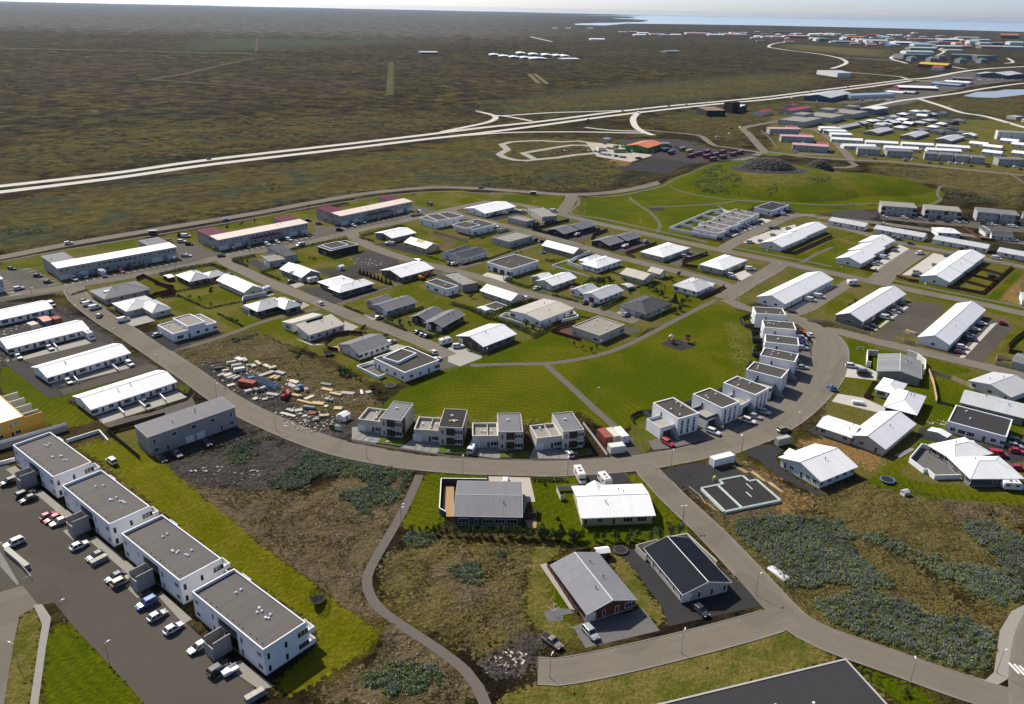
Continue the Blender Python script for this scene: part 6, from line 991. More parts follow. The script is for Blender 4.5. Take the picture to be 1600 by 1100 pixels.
TREES=[
(-23.8,164.6,2.2,0.7,0,0),(-22,164.9,1.6,0.5,0,0),(-20.3,165.2,1.8,0.6,0,0),(-18.2,163.8,2.6,1,0,0),(-17.2,165.6,2,0.6,0,0),(-15.1,163.7,2.4,0.7,0,0),(-13.2,164,2.2,0.7,0,0),(-11.2,163.6,3,0.8,0,0),(-9.7,163.6,2.8,0.8,0,0),(-8.3,163.7,3,0.9,0,0),(-6.6,163.7,2.9,0.9,0,0),(-4.8,163.3,3,1,0,0),(-2.6,163.4,3.1,1,0,0),(-0.7,164.2,3.2,1.1,0,0),(1.4,163.5,3.6,1.2,0,0),(3.5,163.3,3.2,1.3,0,0),(5.7,163.4,3.2,1.2,0,0),(7.9,163.5,3.8,1.5,0,0),(9.5,163,2.6,1,0,0),(11.6,162.6,3.4,1.5,0,0),(13.1,162.9,3,1.2,0,0),(15.7,162.8,3,1.3,0,0),(17.8,162.8,2.4,1,0,0),(5.7,163.1,3.4,1.3,0,1),(8.4,162.8,3.4,1.4,0,1),(12.2,162.7,3.4,1.4,0,1),(15.9,162.5,3,1.2,0,1),(17.7,162.8,2.6,1,0,1),(21.4,162.6,2.6,1,0,1),(23.7,163.4,2.6,0.8,0,1),(26.6,162.8,2.8,1.4,0,1),(29.8,163.4,2.6,1.2,0,1),(31.8,163.8,2.6,1,0,1),(35.4,164.1,2.4,1.1,0,1),(37.5,164.5,3,1.4,0,1),(40.5,165.9,3,1.3,0,1),(42.7,166,2.8,1.2,0,1),(-74.5,371.2,3,0.9,1,2),(-72.4,369.4,3,0.9,1,2),(-70.4,367.7,3,0.9,1,2),(-68.2,365,3,0.9,1,2),(-66.2,363.3,3,0.9,1,2),(-64.2,361.6,3,0.9,1,2),(-62.1,359.4,3,0.9,1,2),(-59.8,357.4,3,1,1,2),(-57.6,355.8,3,1,1,2),(37.2,362.5,4,2,0,3),(39.9,360.9,4.4,2.2,0,3),(42.9,362.9,4,2,0,3),(46,364.9,3.6,1.8,0,3),(64.3,355.5,3.4,1.6,0,4),(66.3,350.5,3,1.5,0,4),(68.5,347.3,3,1.5,0,4),(72.6,339.4,4.6,1.6,1,4),(75.3,336.4,3.4,1.6,0,4),(78.7,343,2.8,1.2,0,4),(69.3,332.9,3.2,1.5,0,4),(63.3,328,3,1.5,0,4),(81.4,378.5,2.6,1,0,4),(76.5,370.6,2.6,1.1,0,4),(62.6,334,2.4,1.2,0,4),(72.8,328.5,3,1.4,0,4),(69.6,325.3,3,1.4,0,4),(-60.2,255.6,2.6,1,0,5),(-57.7,255.8,2.2,1,0,5),(-46.3,305.4,2.6,1.1,0,5),(-60,296.7,2.4,1,0,5),(-49.5,290.9,2,0.8,0,5),(5.5,305.6,3.2,1.2,0,6),(8.4,303.1,2.6,1,0,6),(24,286.3,2.2,0.5,0,6),(27,282.9,2.2,0.5,0,6),(30.1,280.7,2.4,0.7,0,6),(32.7,284.4,2,0.5,0,6),(10.5,333.5,2.4,1.1,0,6),(-18.5,339.6,2.4,1,0,6),(14.6,329.1,2,1,0,6),(-185.8,431.2,2.6,1.2,1,7),(-166.3,452.6,2.2,0.9,1,7),(-159.9,458.7,2,0.9,0,7),(-153.7,463.4,3,0.5,0,7),(-136.3,340.4,1.8,0.8,1,8),(-60.7,256.6,2.6,1.2,0,8),(-58.2,254.7,2.4,1.1,0,8),(149.5,334.6,3,1.5,0,9),(154.1,341.2,2.8,1.4,0,9),(9.8,187.1,1,0.5,1,10),(12.6,171.2,1.2,0.6,1,10),(13.2,168.1,1.2,0.6,1,10),(17,400.5,1.1,1.1,0,11),(18.5,398.5,1.1,1,0,11),(19.7,397.5,1.6,0.7,0,11),(21,398.6,1.2,0.7,0,11),(22.6,399.8,0.9,0.8,0,11),(1,412.6,1,0.7,0,11),(3.6,415.1,1,0.6,0,11),(23.7,356.3,1.5,0.8,0,11),(26.2,360,1,0.9,0,11),(50,359.8,1.3,0.9,0,11),(53.4,369.1,1.6,0.6,0,11),(59.7,373.2,1.1,0.7,0,11),(64,362.5,0.8,0.6,0,11),(66.3,359.1,1.2,0.7,0,11),(70.1,364.7,1.4,0.8,0,11),(71.5,359.4,1.3,0.6,0,11),(45.5,349.1,0.9,0.7,0,11),(53.8,349.7,0.9,0.7,0,11),(-48.9,313.6,1.2,0.9,0,11),(-49.4,306.6,1.6,0.5,0,11),(-42.4,305.6,1.7,0.9,0,11),(-59.7,300.6,1.7,0.6,0,11),(-59.6,258.7,1.1,0.8,0,11),(-54.6,252.9,1.5,0.7,0,11),(-52.6,251.1,1.2,0.7,0,11),(-47.5,245.6,1.2,0.8,0,11),(-44.6,242.9,1.3,0.9,0,11),(-23.9,443.9,1,0.9,0,11),(-22,446.7,0.9,0.9,0,11),(-19.8,444.3,1.2,0.6,0,11),(-20,395,1,0.5,0,11),(-51.1,449.7,1.1,0.7,0,11),(-53.5,452.2,1.2,0.5,0,11),(-65.2,462.3,1.4,0.7,0,11),(-90.4,405.1,1.1,1,0,11),(-87.1,407.6,1.3,0.9,0,11),(-83.8,410.1,1.3,0.6,0,11),(-116.2,390.3,0.9,0.6,0,11),(-104.6,395.3,1.1,0.6,0,11),(-102.3,393.4,1.2,1.1,0,11),(-134.1,386.9,1.5,0.7,0,11),(-136.4,386.8,1.1,1,0,11),(-136.4,342.1,1.7,0.9,0,11),(-130.5,324.1,1,0.8,0,11),(-142.9,333.5,0.9,0.8,0,11),(-137.6,330.6,1.6,0.6,0,11),(-115.1,305.5,1.2,0.9,0,11),(-112.3,303,1.7,0.9,0,11),(-148.1,333.2,1.2,0.9,0,11),(-153.3,334.4,1.1,0.6,0,11),(332.3,901.1,4,2.5,0,12),(337.4,901.8,4,2.5,0,12),(400.2,945.7,5,3,0,12),(408.7,954.3,5,3,0,12),(77,116,1.6,0.9,0,13)]
MISC=[
('container','rust-red shipping container beside the rightmost villa',28.58,212.85,20.2,(2.48,5.84,2.6),{'col':'rust'}),
('container','beige shipping container between the red and the white one',31.13,213.61,21.4,(2.24,5.75,2.6),{'col':'cream'}),
('container','white shipping container rightmost of three beside the footpath',33.61,213.96,17.7,(2.62,6.2,2.6),{'col':'white'}),
('container','small white site container with red edge by the crescent road',31.38,206.06,16,(4.73,2.63,2.5),{'col':'offwhite'}),
('container','long white shipping container at the edge of the building plot',61.26,200.52,24.7,(7.36,2.33,2.7),{'col':'white'}),
('container','grey-white container behind the pale green house',82.45,212.52,24.2,(4.73,1.69,2.6),{'col':'lgrey'}),
('container','cream site container between the terraced rows at left',-189,292.28,53.7,(2.94,4.48,2.5),{'col':'cream'}),
('container','orange-brown container beside the blue shed',-183.58,299.35,50.9,(2.74,4.4,2.4),{'col':'rust'}),
('shed','small blue shed with orange roof between the terraced rows',-187.9,298.69,49.2,(3.1,6.28,2.4),{'col':'blue','rcol':'orangemetal'}),
('shed','small white shed with red door in the material yard',-52.5,222.78,57.1,(2.93,2.72,2.3),{'col':'white','rcol':'wmetal'}),
('shed','white and blue trailer shed on the gravel drive at right',132.56,218.41,41.8,(3.08,5.8,2.6),{'col':'lgrey','rcol':'wmetal'}),
('shed','tiny white playhouse on the lawn beside the brown heath',107.82,186,24.8,(1.81,1.39,1.6),{'col':'white','rcol':'lmetal'}),
('shed','red-brown garden shed with white hipped roof beside the timber house',-161.23,356.26,50.2,(2.96,5.18,2.3),{'col':'redwood','rcol':'wmetal'}),
('shed','white-roofed shed behind the red-walled house',22.46,156.63,12.7,(3.19,2.25,2.3),{'col':'redwood','rcol':'wmetal'}),
('shed','white garden shed left of the flat garage of the gabled house',-12.59,322.16,47.4,(3.03,5.09,2),{'col':'white','rcol':'wmetal'}),
('shed','small green-grey shed between the beige house and the hedge',53.42,357.09,34.6,(3.95,5.06,2.2),{'col':'mgrey','rcol':'lmetal'}),
('shed','small white hut in the weedy garden of the charcoal house',-85.38,377.8,53.2,(3.1,2.44,2.3),{'col':'white','rcol':'wmetal'}),
('shed','grey transformer hut on the grass beside the collector road',-55.98,521.38,44.7,(2.72,3.06,2.3),{'col':'mgrey','rcol':'gmetal'}),
('bus_shelter','glass bus shelter beside the collector road, right one',12.59,558.88,-3.4,(3.78,4.05,2.4),{}),
('bus_shelter','grey bus shelter beside the collector road, left one',-201.74,434.62,15.5,(4.04,2.73,2.4),{}),
('trampoline','round trampoline with bright blue rim on the grass',106,192.74,0,(2,0.7,0),{'col':'blue'}),
('trampoline','netted black trampoline on the green slope',-40.83,137.32,0,(1.6,0.8,2.6),{'col':'black'}),
('trampoline','netted black trampoline beside the curved red fence',-68.2,272.76,0,(1.8,0.8,2.4),{'col':'black'}),
('trampoline','black in-ground trampoline below the flat white house',-41.44,247.45,0,(1.9,0.25,0),{'col':'black'}),
('trampoline','dark grey in-ground trampoline between the two foreground houses',27.28,158.86,0,(1.8,0.35,0),{'col':'black'}),
('trampoline','dark trampoline on the lawn of the weathered-roof house',137.82,284.43,0,(1.7,0.7,0),{'col':'black'}),
('trampoline','blue trampoline on the timber terrace of the grey gabled house',15.47,413.67,0,(1.6,0.7,0),{'col':'blue'}),
('play_tower','wooden play tower with red slide on the black rubber square',68.91,292.17,20,(1,1,1),{'col':'red'}),
('play_tower','small wooden play hut with blue base on the black rubber square',62.46,291.82,70,(1,1,1),{'col':'blue'}),
('swing_set','dark swing frame on the black rubber square',64.3,287.66,20,(1,1,1),{}),
('goal_frame','small white goal frame on the corner lawn',135.93,288.46,-10,(1,1,1),{}),
('clothes_dryer','white rotary clothes dryer on a paved square',10.15,136.3,0,(1,1,1),{}),
('telehandler','red telescopic loader with raised boom in the material yard',-74.62,237.42,80,(1,1,1),{}),
('excavator','orange excavator parked at the grey house',-43.46,364.81,20,(1,1,1),{}),
('crane_truck','white crane truck on the street by the maroon-roofed block',-61.72,492.35,47,(1,1,1),{}),
('cement_mixer','small yellow mixer beside the foundation',57.1,191.41,0,(1,1,1),{}),
('foundation','new house foundation with pale green formwork and black gravel fill',62.12,184.83,19.9,(17.17,13.61,0.7),{}),
('wooden_box','long wooden-topped bin enclosure on the car park edge',-113.76,150.57,-36,(10.36,1.1,1.2),{}),
('wooden_box','wooden-topped bin enclosure at the lower end of the car park',-46.93,112.03,44.1,(3.67,1.2,1.3),{}),
('wooden_box','low beige box trailer between the parked cars',-94.78,150.6,54.4,(3.86,1.3,1.2),{}),
('trailer','white boat trailer parked next to the dark car',-53.44,118.21,45.3,(2.32,1.7,0.9),{}),
('kerb_rail','white steel railing round the sunken stair of the car park',-113.86,150.15,-40.3,(18.22,0.12,1),{}),
('container','low rust-topped container in the material yard',-89.65,244.73,-19.1,(6.3,2.4,2.2),{'col':'rust'}),
('truss_stack','stack of blue steel frames in the material yard',-85.7,247.09,-30.5,(13.9,2.4,1.6),{}),
('barrel','bright blue tank in the material yard',-71.36,243.49,0,(0.9,1.8,0),{'col':'blue'}),
('panel_stand','green and white site hoarding at the lower yard corner',-53.84,215.89,-14.8,(3.84,0.15,1.6),{}),
('lumber_stack','pile of pale boards nearest the long white container',66.03,197.62,-46.6,(4.73,1.2,0.35),{}),
('lumber_stack','pile of pale boards in the middle beside the foundation',70.13,193.8,-64.4,(5.47,1,0.35),{}),
('lumber_stack','pile of pale boards at the right corner of the foundation',73.28,188.69,-66.3,(5.18,0.9,0.3),{}),
('lumber_stack','long white board on the left side of the foundation',50.69,185.46,-66.6,(5.05,0.25,0.15),{}),
('lumber_stack','pale board below the long white board',51.97,181.46,-79,(4.02,0.2,0.12),{}),
('lumber_stack','pale board at the lower left corner of the foundation',53.69,178.02,-61.5,(4,0.2,0.12),{}),
('lumber_stack','rusty pile of reinforcing bars before the long white container',61.49,199.39,20.5,(5.26,1.6,0.5),{'col':'rust'}),
('lumber_stack','pile of grey boards in the shade of the beige gabled house',118.13,208.87,34.7,(7.87,1.3,0.3),{'col':'lgrey'}),
('lumber_stack','white pallets stacked at the road edge beside the lupins',63.12,151.41,-58.2,(4.84,2,0.5),{'col':'white'}),
('lumber_stack','timber offcuts beside the plank fence at the rightmost white row',164.38,307.97,-57.8,(3.8,1.6,0.9),{})]
YARD=[
(-101.1,262.6,31,3.4,1.1,1.2,'beige'),(-98.4,260.1,29,3.5,1.5,1.2,'lgrey'),(-96.5,257.1,27,3.7,1.6,1.2,'offwhite'),(-104,258,21,3.2,0.9,0.9,'dgrey'),(-101.3,252.4,61,2.9,1.1,0.8,'lgrey'),(-98.9,252.2,49,2.8,2,0.9,'cream'),(-97.1,250.6,51,3.3,1,0.9,'beige'),(-95.2,250.2,60,2.9,1.1,0.9,'lgrey'),(-99.4,266.2,-35,3.5,2,0.8,'offwhite'),(-97.5,266,-54,3.2,1.6,0.7,'beige'),(-91.7,263.4,-51,3.9,1.3,0.7,'ply'),(-88,260.9,-41,3,1.5,0.7,'cream'),(-85.5,259.7,38,2.7,1.7,0.7,'ply'),(-82.9,251.3,61,2.9,1.2,0.9,'ply'),(-81.3,250.9,69,2.7,1.1,0.9,'ply'),(-86.1,254.4,48,5.7,1.8,0.6,'lgrey'),(-81.6,255.6,-28,3.9,1.7,0.6,'lgrey'),(-75.4,248.7,-30,4.5,1.5,0.5,'cream'),(-75.2,245.7,-37,4.4,1.9,0.5,'beige'),(-88,240.2,37,2.4,1.6,0.9,'lgrey'),(-85.6,240.8,61,1.6,2.1,1.2,'mgrey'),(-83.7,242,61,2.2,1.1,1.2,'lgrey'),(-79.6,238.8,-15,4.5,1.6,0.4,'lgrey'),(-84.2,235,60,1.6,1.5,0.5,'cream'),(-81.1,235.1,19,1.5,1.3,0.4,'beige'),(-62.3,243,-22,4.3,1.6,0.5,'ply'),(-58.7,239.5,-22,4.3,1.2,0.7,'ply'),(-54.9,240.6,-9,4.6,1.9,0.5,'lgrey'),(-63,232.7,-9,4.1,1.9,0.5,'ply'),(-67.6,233.8,-24,5.8,1.1,0.4,'ply'),(-66.9,236.9,53,3.5,1.5,0.4,'cream'),(-60.6,235.4,-31,1.6,1.2,0.9,'lgrey'),(-59.1,234.6,-41,1.3,1,0.9,'mgrey'),(-55.9,229.9,-1,2.7,2,0.3,'ply'),(-60,230.9,-16,1.3,1.4,0.4,'cream'),(-65,229.2,-10,3.9,1.1,1,'mgrey'),(-67.9,227.4,24,2.3,1.7,0.6,'beige'),(-65,223.6,21,1.3,1.1,0.6,'cream'),(-63,225.6,3,1.9,2,0.7,'rust'),(-59.1,224.3,10,3,1.2,0.6,'ply'),(-61.1,221.4,18,1.5,0.9,0.8,'lgrey'),(-70.7,224.8,-23,5.6,1.1,0.3,'cream'),(-70.7,227.7,-30,3.1,1.3,0.4,'lgrey'),(-63.6,247.4,-18,4,1.5,0.4,'mgrey'),(-72,242.1,-24,2,2,0.9,'mgrey'),(-69,242,25,1.2,1.7,1.1,'lgrey'),(-71.1,237.8,-21,3.3,1.3,0.7,'ply'),(-101.2,256.6,27,2.4,0.9,0.6,'cream'),(-89.8,249.3,31,2,1.1,1.5,'mgrey'),(-75,248.8,-25,3.1,2.1,0.4,'cream'),(-95.4,244.9,38,2.5,1.5,0.5,'cream'),(-92.8,261.2,-54,2.5,1.7,0.6,'beige'),(-94.5,261.4,24,1.5,1,0.6,'lgrey'),(-50.4,242,-74,3.3,0.9,0.3,'offwhite'),(-48.1,242.1,-52,1.7,1.9,0.3,'beige')]
PEOPLE=[
('person in yellow vest standing before the second cube house from the lower end',66.39,220.84,200,'hivis'),
('person in yellow vest bending over paving at the third villa',-1.03,203.95,180,'hivis'),
('left of two people in yellow vests by the hipped corner house',-197.63,334.36,200,'hivis'),
('right of two people in yellow vests by the hipped corner house',-194.14,329.45,20,'hivis'),
('person in a green top in the group on the street above the big lawn',97.61,346.58,160,'green'),
('person in an orange top in the group on the street above the big lawn',96.42,348.99,160,'orange'),
('person in dark clothes walking on the street above the white row',115.99,364.06,160,'dark'),
('person walking on the sidewalk by the black house with the boat',38.67,430.73,160,'dark')]
HILLS=[
(196.4,630.6,72,78.2,0.1,9.5,0.75),
(154.4,616.6,45,40,0.3,5.5,0.9),
(258.4,618.6,60,42,0.1,7,0.8),
(196.4,630.6,27,19,0,17,0.65),
(247.4,661.6,13,10,0,11,0.7)]
ROCKS=[
(196.4,630.6,27,19,0,17,0.65),
(247.4,661.6,13,10,0,11,0.7)]
BERMS=[
([(-99,190.6),(-82.6,175.5),(-75.6,168.9),(-62.6,157.8),(-56,152.7),(-47.2,145),(-35.8,134.9),(-27.1,127.6)],2.6,1.7)]
LINES=[
(-205.4,347.3,-168.5,384.8,18,4.6,0.2,-45),(-149,400.8,-113.9,436.8,16,4.6,0.2,-43),(-234.3,368.2,-210.2,347,7,4.6,0.2,45),(-235,348.8,-218.8,331.4,6,4.6,0.2,45),(102.2,123.5,104.8,122.4,4,3,0.5,98),(-99.5,456.7,-63.6,495.4,14,4.6,0.2,-41)]
DEBRIS=[
(-67,225.4,9,60),(-59.9,219.3,8,60),(-62.5,222.3,10,60),(-88.5,248.4,12,60),(-97.3,253.8,9,50),(-79.1,241.3,9,50),(-60.1,237.6,9,50),(-109.7,261.4,4,14),(-72.7,189.4,4,14),(-87.7,192.1,3,10),(-82.9,191.9,3,10),(1.3,123.1,3.5,34),(-78.4,390.9,8,45),(-70.2,389.4,6,25),(-197.2,290.7,8,40),(240.8,365,4,18),(164.3,308.3,3,14),(137.1,228.9,4,20),(-182.3,262.3,4,16)]
SEA=[(-5185.6,18466.5),(-3487,15206.4),(-1956.7,12573.1),(-964.7,11790.9),(-91.4,11461),(634.9,9624.8),(-68.4,8644.8),(-389.7,7454.3),(-58,7373.4),(373.3,7268.3),(718.6,7222),(1068.1,8529.8),(1916,8957.8),(2654.9,9225.8),(3944.9,9054.7),(4939.7,8461.6),(5163,7425),(6379.7,6194.2)]
POND=[(740.8,1395.4),(805.6,1478.4),(853.1,1503.4),(892.1,1542.6),(936.6,1558.8),(986.9,1563.6),(905,1456.6),(869.8,1443.7),(819.9,1403.7),(781.5,1372.6),(752.4,1376.9)]
ISLE=[(-389.7,7454.3),(-64.4,8162.6),(399.5,9115.3),(634.9,9624.8),(435.8,8500.9),(-58.8,7467.7)]

# ------------------------------------------------------------------ ground sheet
def inside(poly,X,Y):
 r=np.zeros(X.shape,bool);n=len(poly)
 for i in range(n):
  x0,y0=poly[i];x1,y1=poly[(i+1)%n]
  if y0==y1:continue
  c=((Y<y0)!=(Y<y1))&(X<(x1-x0)*(Y-y0)/(y1-y0)+x0);r^=c
 return r
def blur(a,k):
 if k<1:return a
 for _ in range(2):
  for ax in(0,1):
   p=np.pad(a,[(k+1,k)if i==ax else(0,0)for i in(0,1)],mode='edge');cs=np.cumsum(p,axis=ax)
   n=a.shape[ax];hi=np.take(cs,range(2*k+1,2*k+1+n),axis=ax);lo=np.take(cs,range(0,n),axis=ax);a=(hi-lo)/(2*k+1)
 return a
class Raster:
 def __init__(s,x0,x1,y0,y1,st):
  s.x0,s.y0,s.st=x0,y0,st;s.nx=int((x1-x0)/st);s.ny=int((y1-y0)/st);s.x1,s.y1=x1,y1
 def mask(s,poly):
  xs=[p[0]for p in poly];ys=[p[1]for p in poly]
  i0=max(0,int((min(xs)-s.x0)/s.st)-1);i1=min(s.nx,int((max(xs)-s.x0)/s.st)+2);j0=max(0,int((min(ys)-s.y0)/s.st)-1);j1=min(s.ny,int((max(ys)-s.y0)/s.st)+2)
  if i1<=i0 or j1<=j0:return None
  X,Y=np.meshgrid(s.x0+(np.arange(i0,i1)+.5)*s.st,s.y0+(np.arange(j0,j1)+.5)*s.st)
  return j0,j1,i0,i1,inside(poly,X,Y)
 def sample(s,a,X,Y):
  u=np.clip((X-s.x0)/s.st-.5,0,s.nx-1.001);v=np.clip((Y-s.y0)/s.st-.5,0,s.ny-1.001)
  i=u.astype(int);j=v.astype(int);fu=u-i;fv=v-j
  return a[j,i]*(1-fu)*(1-fv)+a[j,i+1]*fu*(1-fv)+a[j+1,i]*(1-fu)*fv+a[j+1,i+1]*fu*fv
 def has(s,X,Y):return(X>s.x0+2*s.st)&(X<s.x1-2*s.st)&(Y>s.y0+2*s.st)&(Y<s.y1-2*s.st)
FINE=Raster(-420,480,60,720,1.0);COARSE=Raster(-2600,3200,0,5200,8.0)
KINDS=['estate','lawn','garden','slope','dry','dirt','dkg','soil','oliv','orange','heathg','meadow','rock','lava_haze']
def smooth(pts,st):
 P_=[np.array(p)for p in pts];P_=[2*P_[0]-P_[1]]+P_+[2*P_[-1]-P_[-2]];out=[]
 for i in range(1,len(P_)-2):
  p0,p1,p2,p3=P_[i-1:i+3];n=max(1,int(np.linalg.norm(p2-p1)/st))
  for k in range(n):
   t=k/n;out.append(.5*((2*p1)+(p2-p0)*t+(2*p0-5*p1+4*p2-p3)*t*t+(3*p1-p0-3*p2+p3)*t**3))
 out.append(P_[-2]);return np.array(out)
RIB=[]
for name,m,w,pts,kb in sorted(ROADS,key=lambda r_:(0 if r_[0]in('footpath','gravel_track')else 2)):
 dist=np.hypot(*np.mean(pts,axis=0));c=smooth(pts,3.0 if dist<700 else 12.0);t=np.gradient(c,axis=0);t/=np.linalg.norm(t,axis=1)[:,None]+1e-9;nrm=np.stack([-t[:,1],t[:,0]],-1)
 RIB.append((name,m,w,kb,c,c+nrm*w/2,c-nrm*w/2,dist))
PAVED=np.zeros((FINE.ny,FINE.nx))
for pl_ in[[tuple(p)for p in r_[5]]+[tuple(p)for p in r_[6][::-1]]for r_ in RIB]+[p[2]for p in POLY]:
 q=FINE.mask(pl_)
 if q:PAVED[q[0]:q[1],q[2]:q[3]][q[4]]=1
PAVED=np.clip(blur(PAVED,1)*4,0,1)
def axis(lo,d0,d1,hi,st,g):
 mid=np.arange(d0,d1+st*.5,st);up=[];x=d1;s_=st
 while x<hi:s_*=g;x+=s_;up.append(x)
 dn=[];x=d0;s_=st
 while x>lo:s_*=g;x-=s_;dn.append(x)
 return np.concatenate([np.array(dn[::-1]),mid,np.array(up)])
xs=axis(-30000,-230,280,30000,1.5,1.06);ys=axis(-600,100,690,26000,1.5,1.05)
GX,GY=np.meshgrid(xs,ys)
COV=COV+[('rock',[(r_[0]+r_[2]*1.12*math.cos(k*.26),r_[1]+r_[3]*1.15*math.sin(k*.26))for k in range(24)],1,1.)for r_ in ROCKS]+[('heathg',pts,1,1.)for pts,d_ in LUPIN if math.hypot(*np.mean(pts,axis=0))<330]
masks={}
for k in KINDS:
 fa=np.zeros((FINE.ny,FINE.nx));ca=np.zeros((COARSE.ny,COARSE.nx))
 for kind,pts,bl,amt in COV:
  if kind!=k:continue
  big=max(p[1]for p in pts)>715 or min(p[0]for p in pts)<-415 or max(p[0]for p in pts)>475
  for Rr,ar in((FINE,fa),(COARSE,ca)):
   q=Rr.mask(pts)
   if q is None:continue
   j0,j1,i0,i1,m=q;kk=int(round(bl/Rr.st));pad=2*kk+2
   J0=max(0,j0-pad);J1=min(Rr.ny,j1+pad);I0=max(0,i0-pad);I1=min(Rr.nx,i1+pad)
   t=np.zeros((J1-J0,I1-I0));t[j0-J0:j1-J0,i0-I0:i1-I0]=m
   t=blur(t,kk)*amt if Rr is FINE or kk>=1 else t*amt
   ar[J0:J1,I0:I1]=np.maximum(ar[J0:J1,I0:I1],t)
 masks[k]=np.where(FINE.has(GX,GY),FINE.sample(fa,GX,GY),np.where(COARSE.has(GX,GY),COARSE.sample(ca,GX,GY),0))
sst=lambda a,lo,hi:(lambda t:t*t*(3-2*t))(np.clip((a-lo)/(hi-lo),0,1))
masks['lava_haze']=.85*sst(GY,2300,4600)*(1-.75*sst(GX/GY.clip(1),-.15,.2))  # far lava, paler with distance: part of the haze is painted in
def vnoise(X,Y,sc,seed):
 rg=np.random.default_rng(seed);T=rg.random((256,256));u=X/sc;v=Y/sc;i=np.floor(u).astype(int);j=np.floor(v).astype(int);fu=u-i;fv=v-j
 fu=fu*fu*(3-2*fu);fv=fv*fv*(3-2*fv);g=lambda a,b:T[np.mod(b,256),np.mod(a,256)]
 return g(i,j)*(1-fu)*(1-fv)+g(i+1,j)*fu*(1-fv)+g(i,j+1)*(1-fu)*fv+g(i+1,j+1)*fu*fv
def segdist(X,Y,pts):
 d=np.full(X.shape,1e9)
 for(x0,y0),(x1,y1)in zip(pts[:-1],pts[1:]):
  t=np.clip(((X-x0)*(x1-x0)+(Y-y0)*(y1-y0))/((x1-x0)**2+(y1-y0)**2),0,1);d=np.minimum(d,np.hypot(X-x0-t*(x1-x0),Y-y0-t*(y1-y0)))
 return d
def terrain(X,Y):
 z=np.zeros(X.shape)
 for(cx,cy,a,b,rot,h,pw)in HILLS:
  u=((X-cx)*math.cos(rot)+(Y-cy)*math.sin(rot))/a;v=(-(X-cx)*math.sin(rot)+(Y-cy)*math.cos(rot))/b
  r2=np.clip(1-(u*u+v*v),0,1);z=np.maximum(z,h*r2**pw)
 for pts,w,h in BERMS:z=np.maximum(z,h*np.exp(-(segdist(X,Y,pts)/w)**2))
 return z
HZ=terrain(GX,GY)
rough=np.clip(masks['soil']+masks['oliv']+masks['dirt']+masks['orange'],0,1)
near=np.clip((900-np.hypot(GX,GY))/400,0,1)*(1-np.where(FINE.has(GX,GY),FINE.sample(PAVED,GX,GY),0))
HZ=HZ+near*rough*(vnoise(GX,GY,3.1,1)*.18+vnoise(GX,GY,9,2)*.3-.22).clip(-.12,.4)-.02
far_r=np.hypot(GX,GY);HZ+=np.clip((far_r-4000)/6000,0,1)*(vnoise(GX,GY,1500,4)*14+vnoise(GX,GY,420,5)*6)*np.clip((-GX/GY.clip(1)+.18)*3,0,1)
nx,ny=len(xs),len(ys)
me=bpy.data.meshes.new('ground')
co=np.stack([GX,GY,HZ],-1).reshape(-1,3).astype(np.float32)
idx=np.arange(nx*ny).reshape(ny,nx);q=np.stack([idx[:-1,:-1],idx[:-1,1:],idx[1:,1:],idx[1:,:-1]],-1).reshape(-1,4)
me.vertices.add(nx*ny);me.vertices.foreach_set('co',co.ravel());me.loops.add(q.size);me.loops.foreach_set('vertex_index',q.ravel().astype(np.int32))
me.polygons.add(len(q));me.polygons.foreach_set('loop_start',(np.arange(len(q))*4).astype(np.int32));me.update(calc_edges=True);me.polygons.foreach_set('use_smooth',np.ones(len(q),bool))
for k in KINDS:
 at=me.attributes.new('m_'+k,'FLOAT','POINT');at.data.foreach_set('value',masks[k].ravel().astype(np.float32))
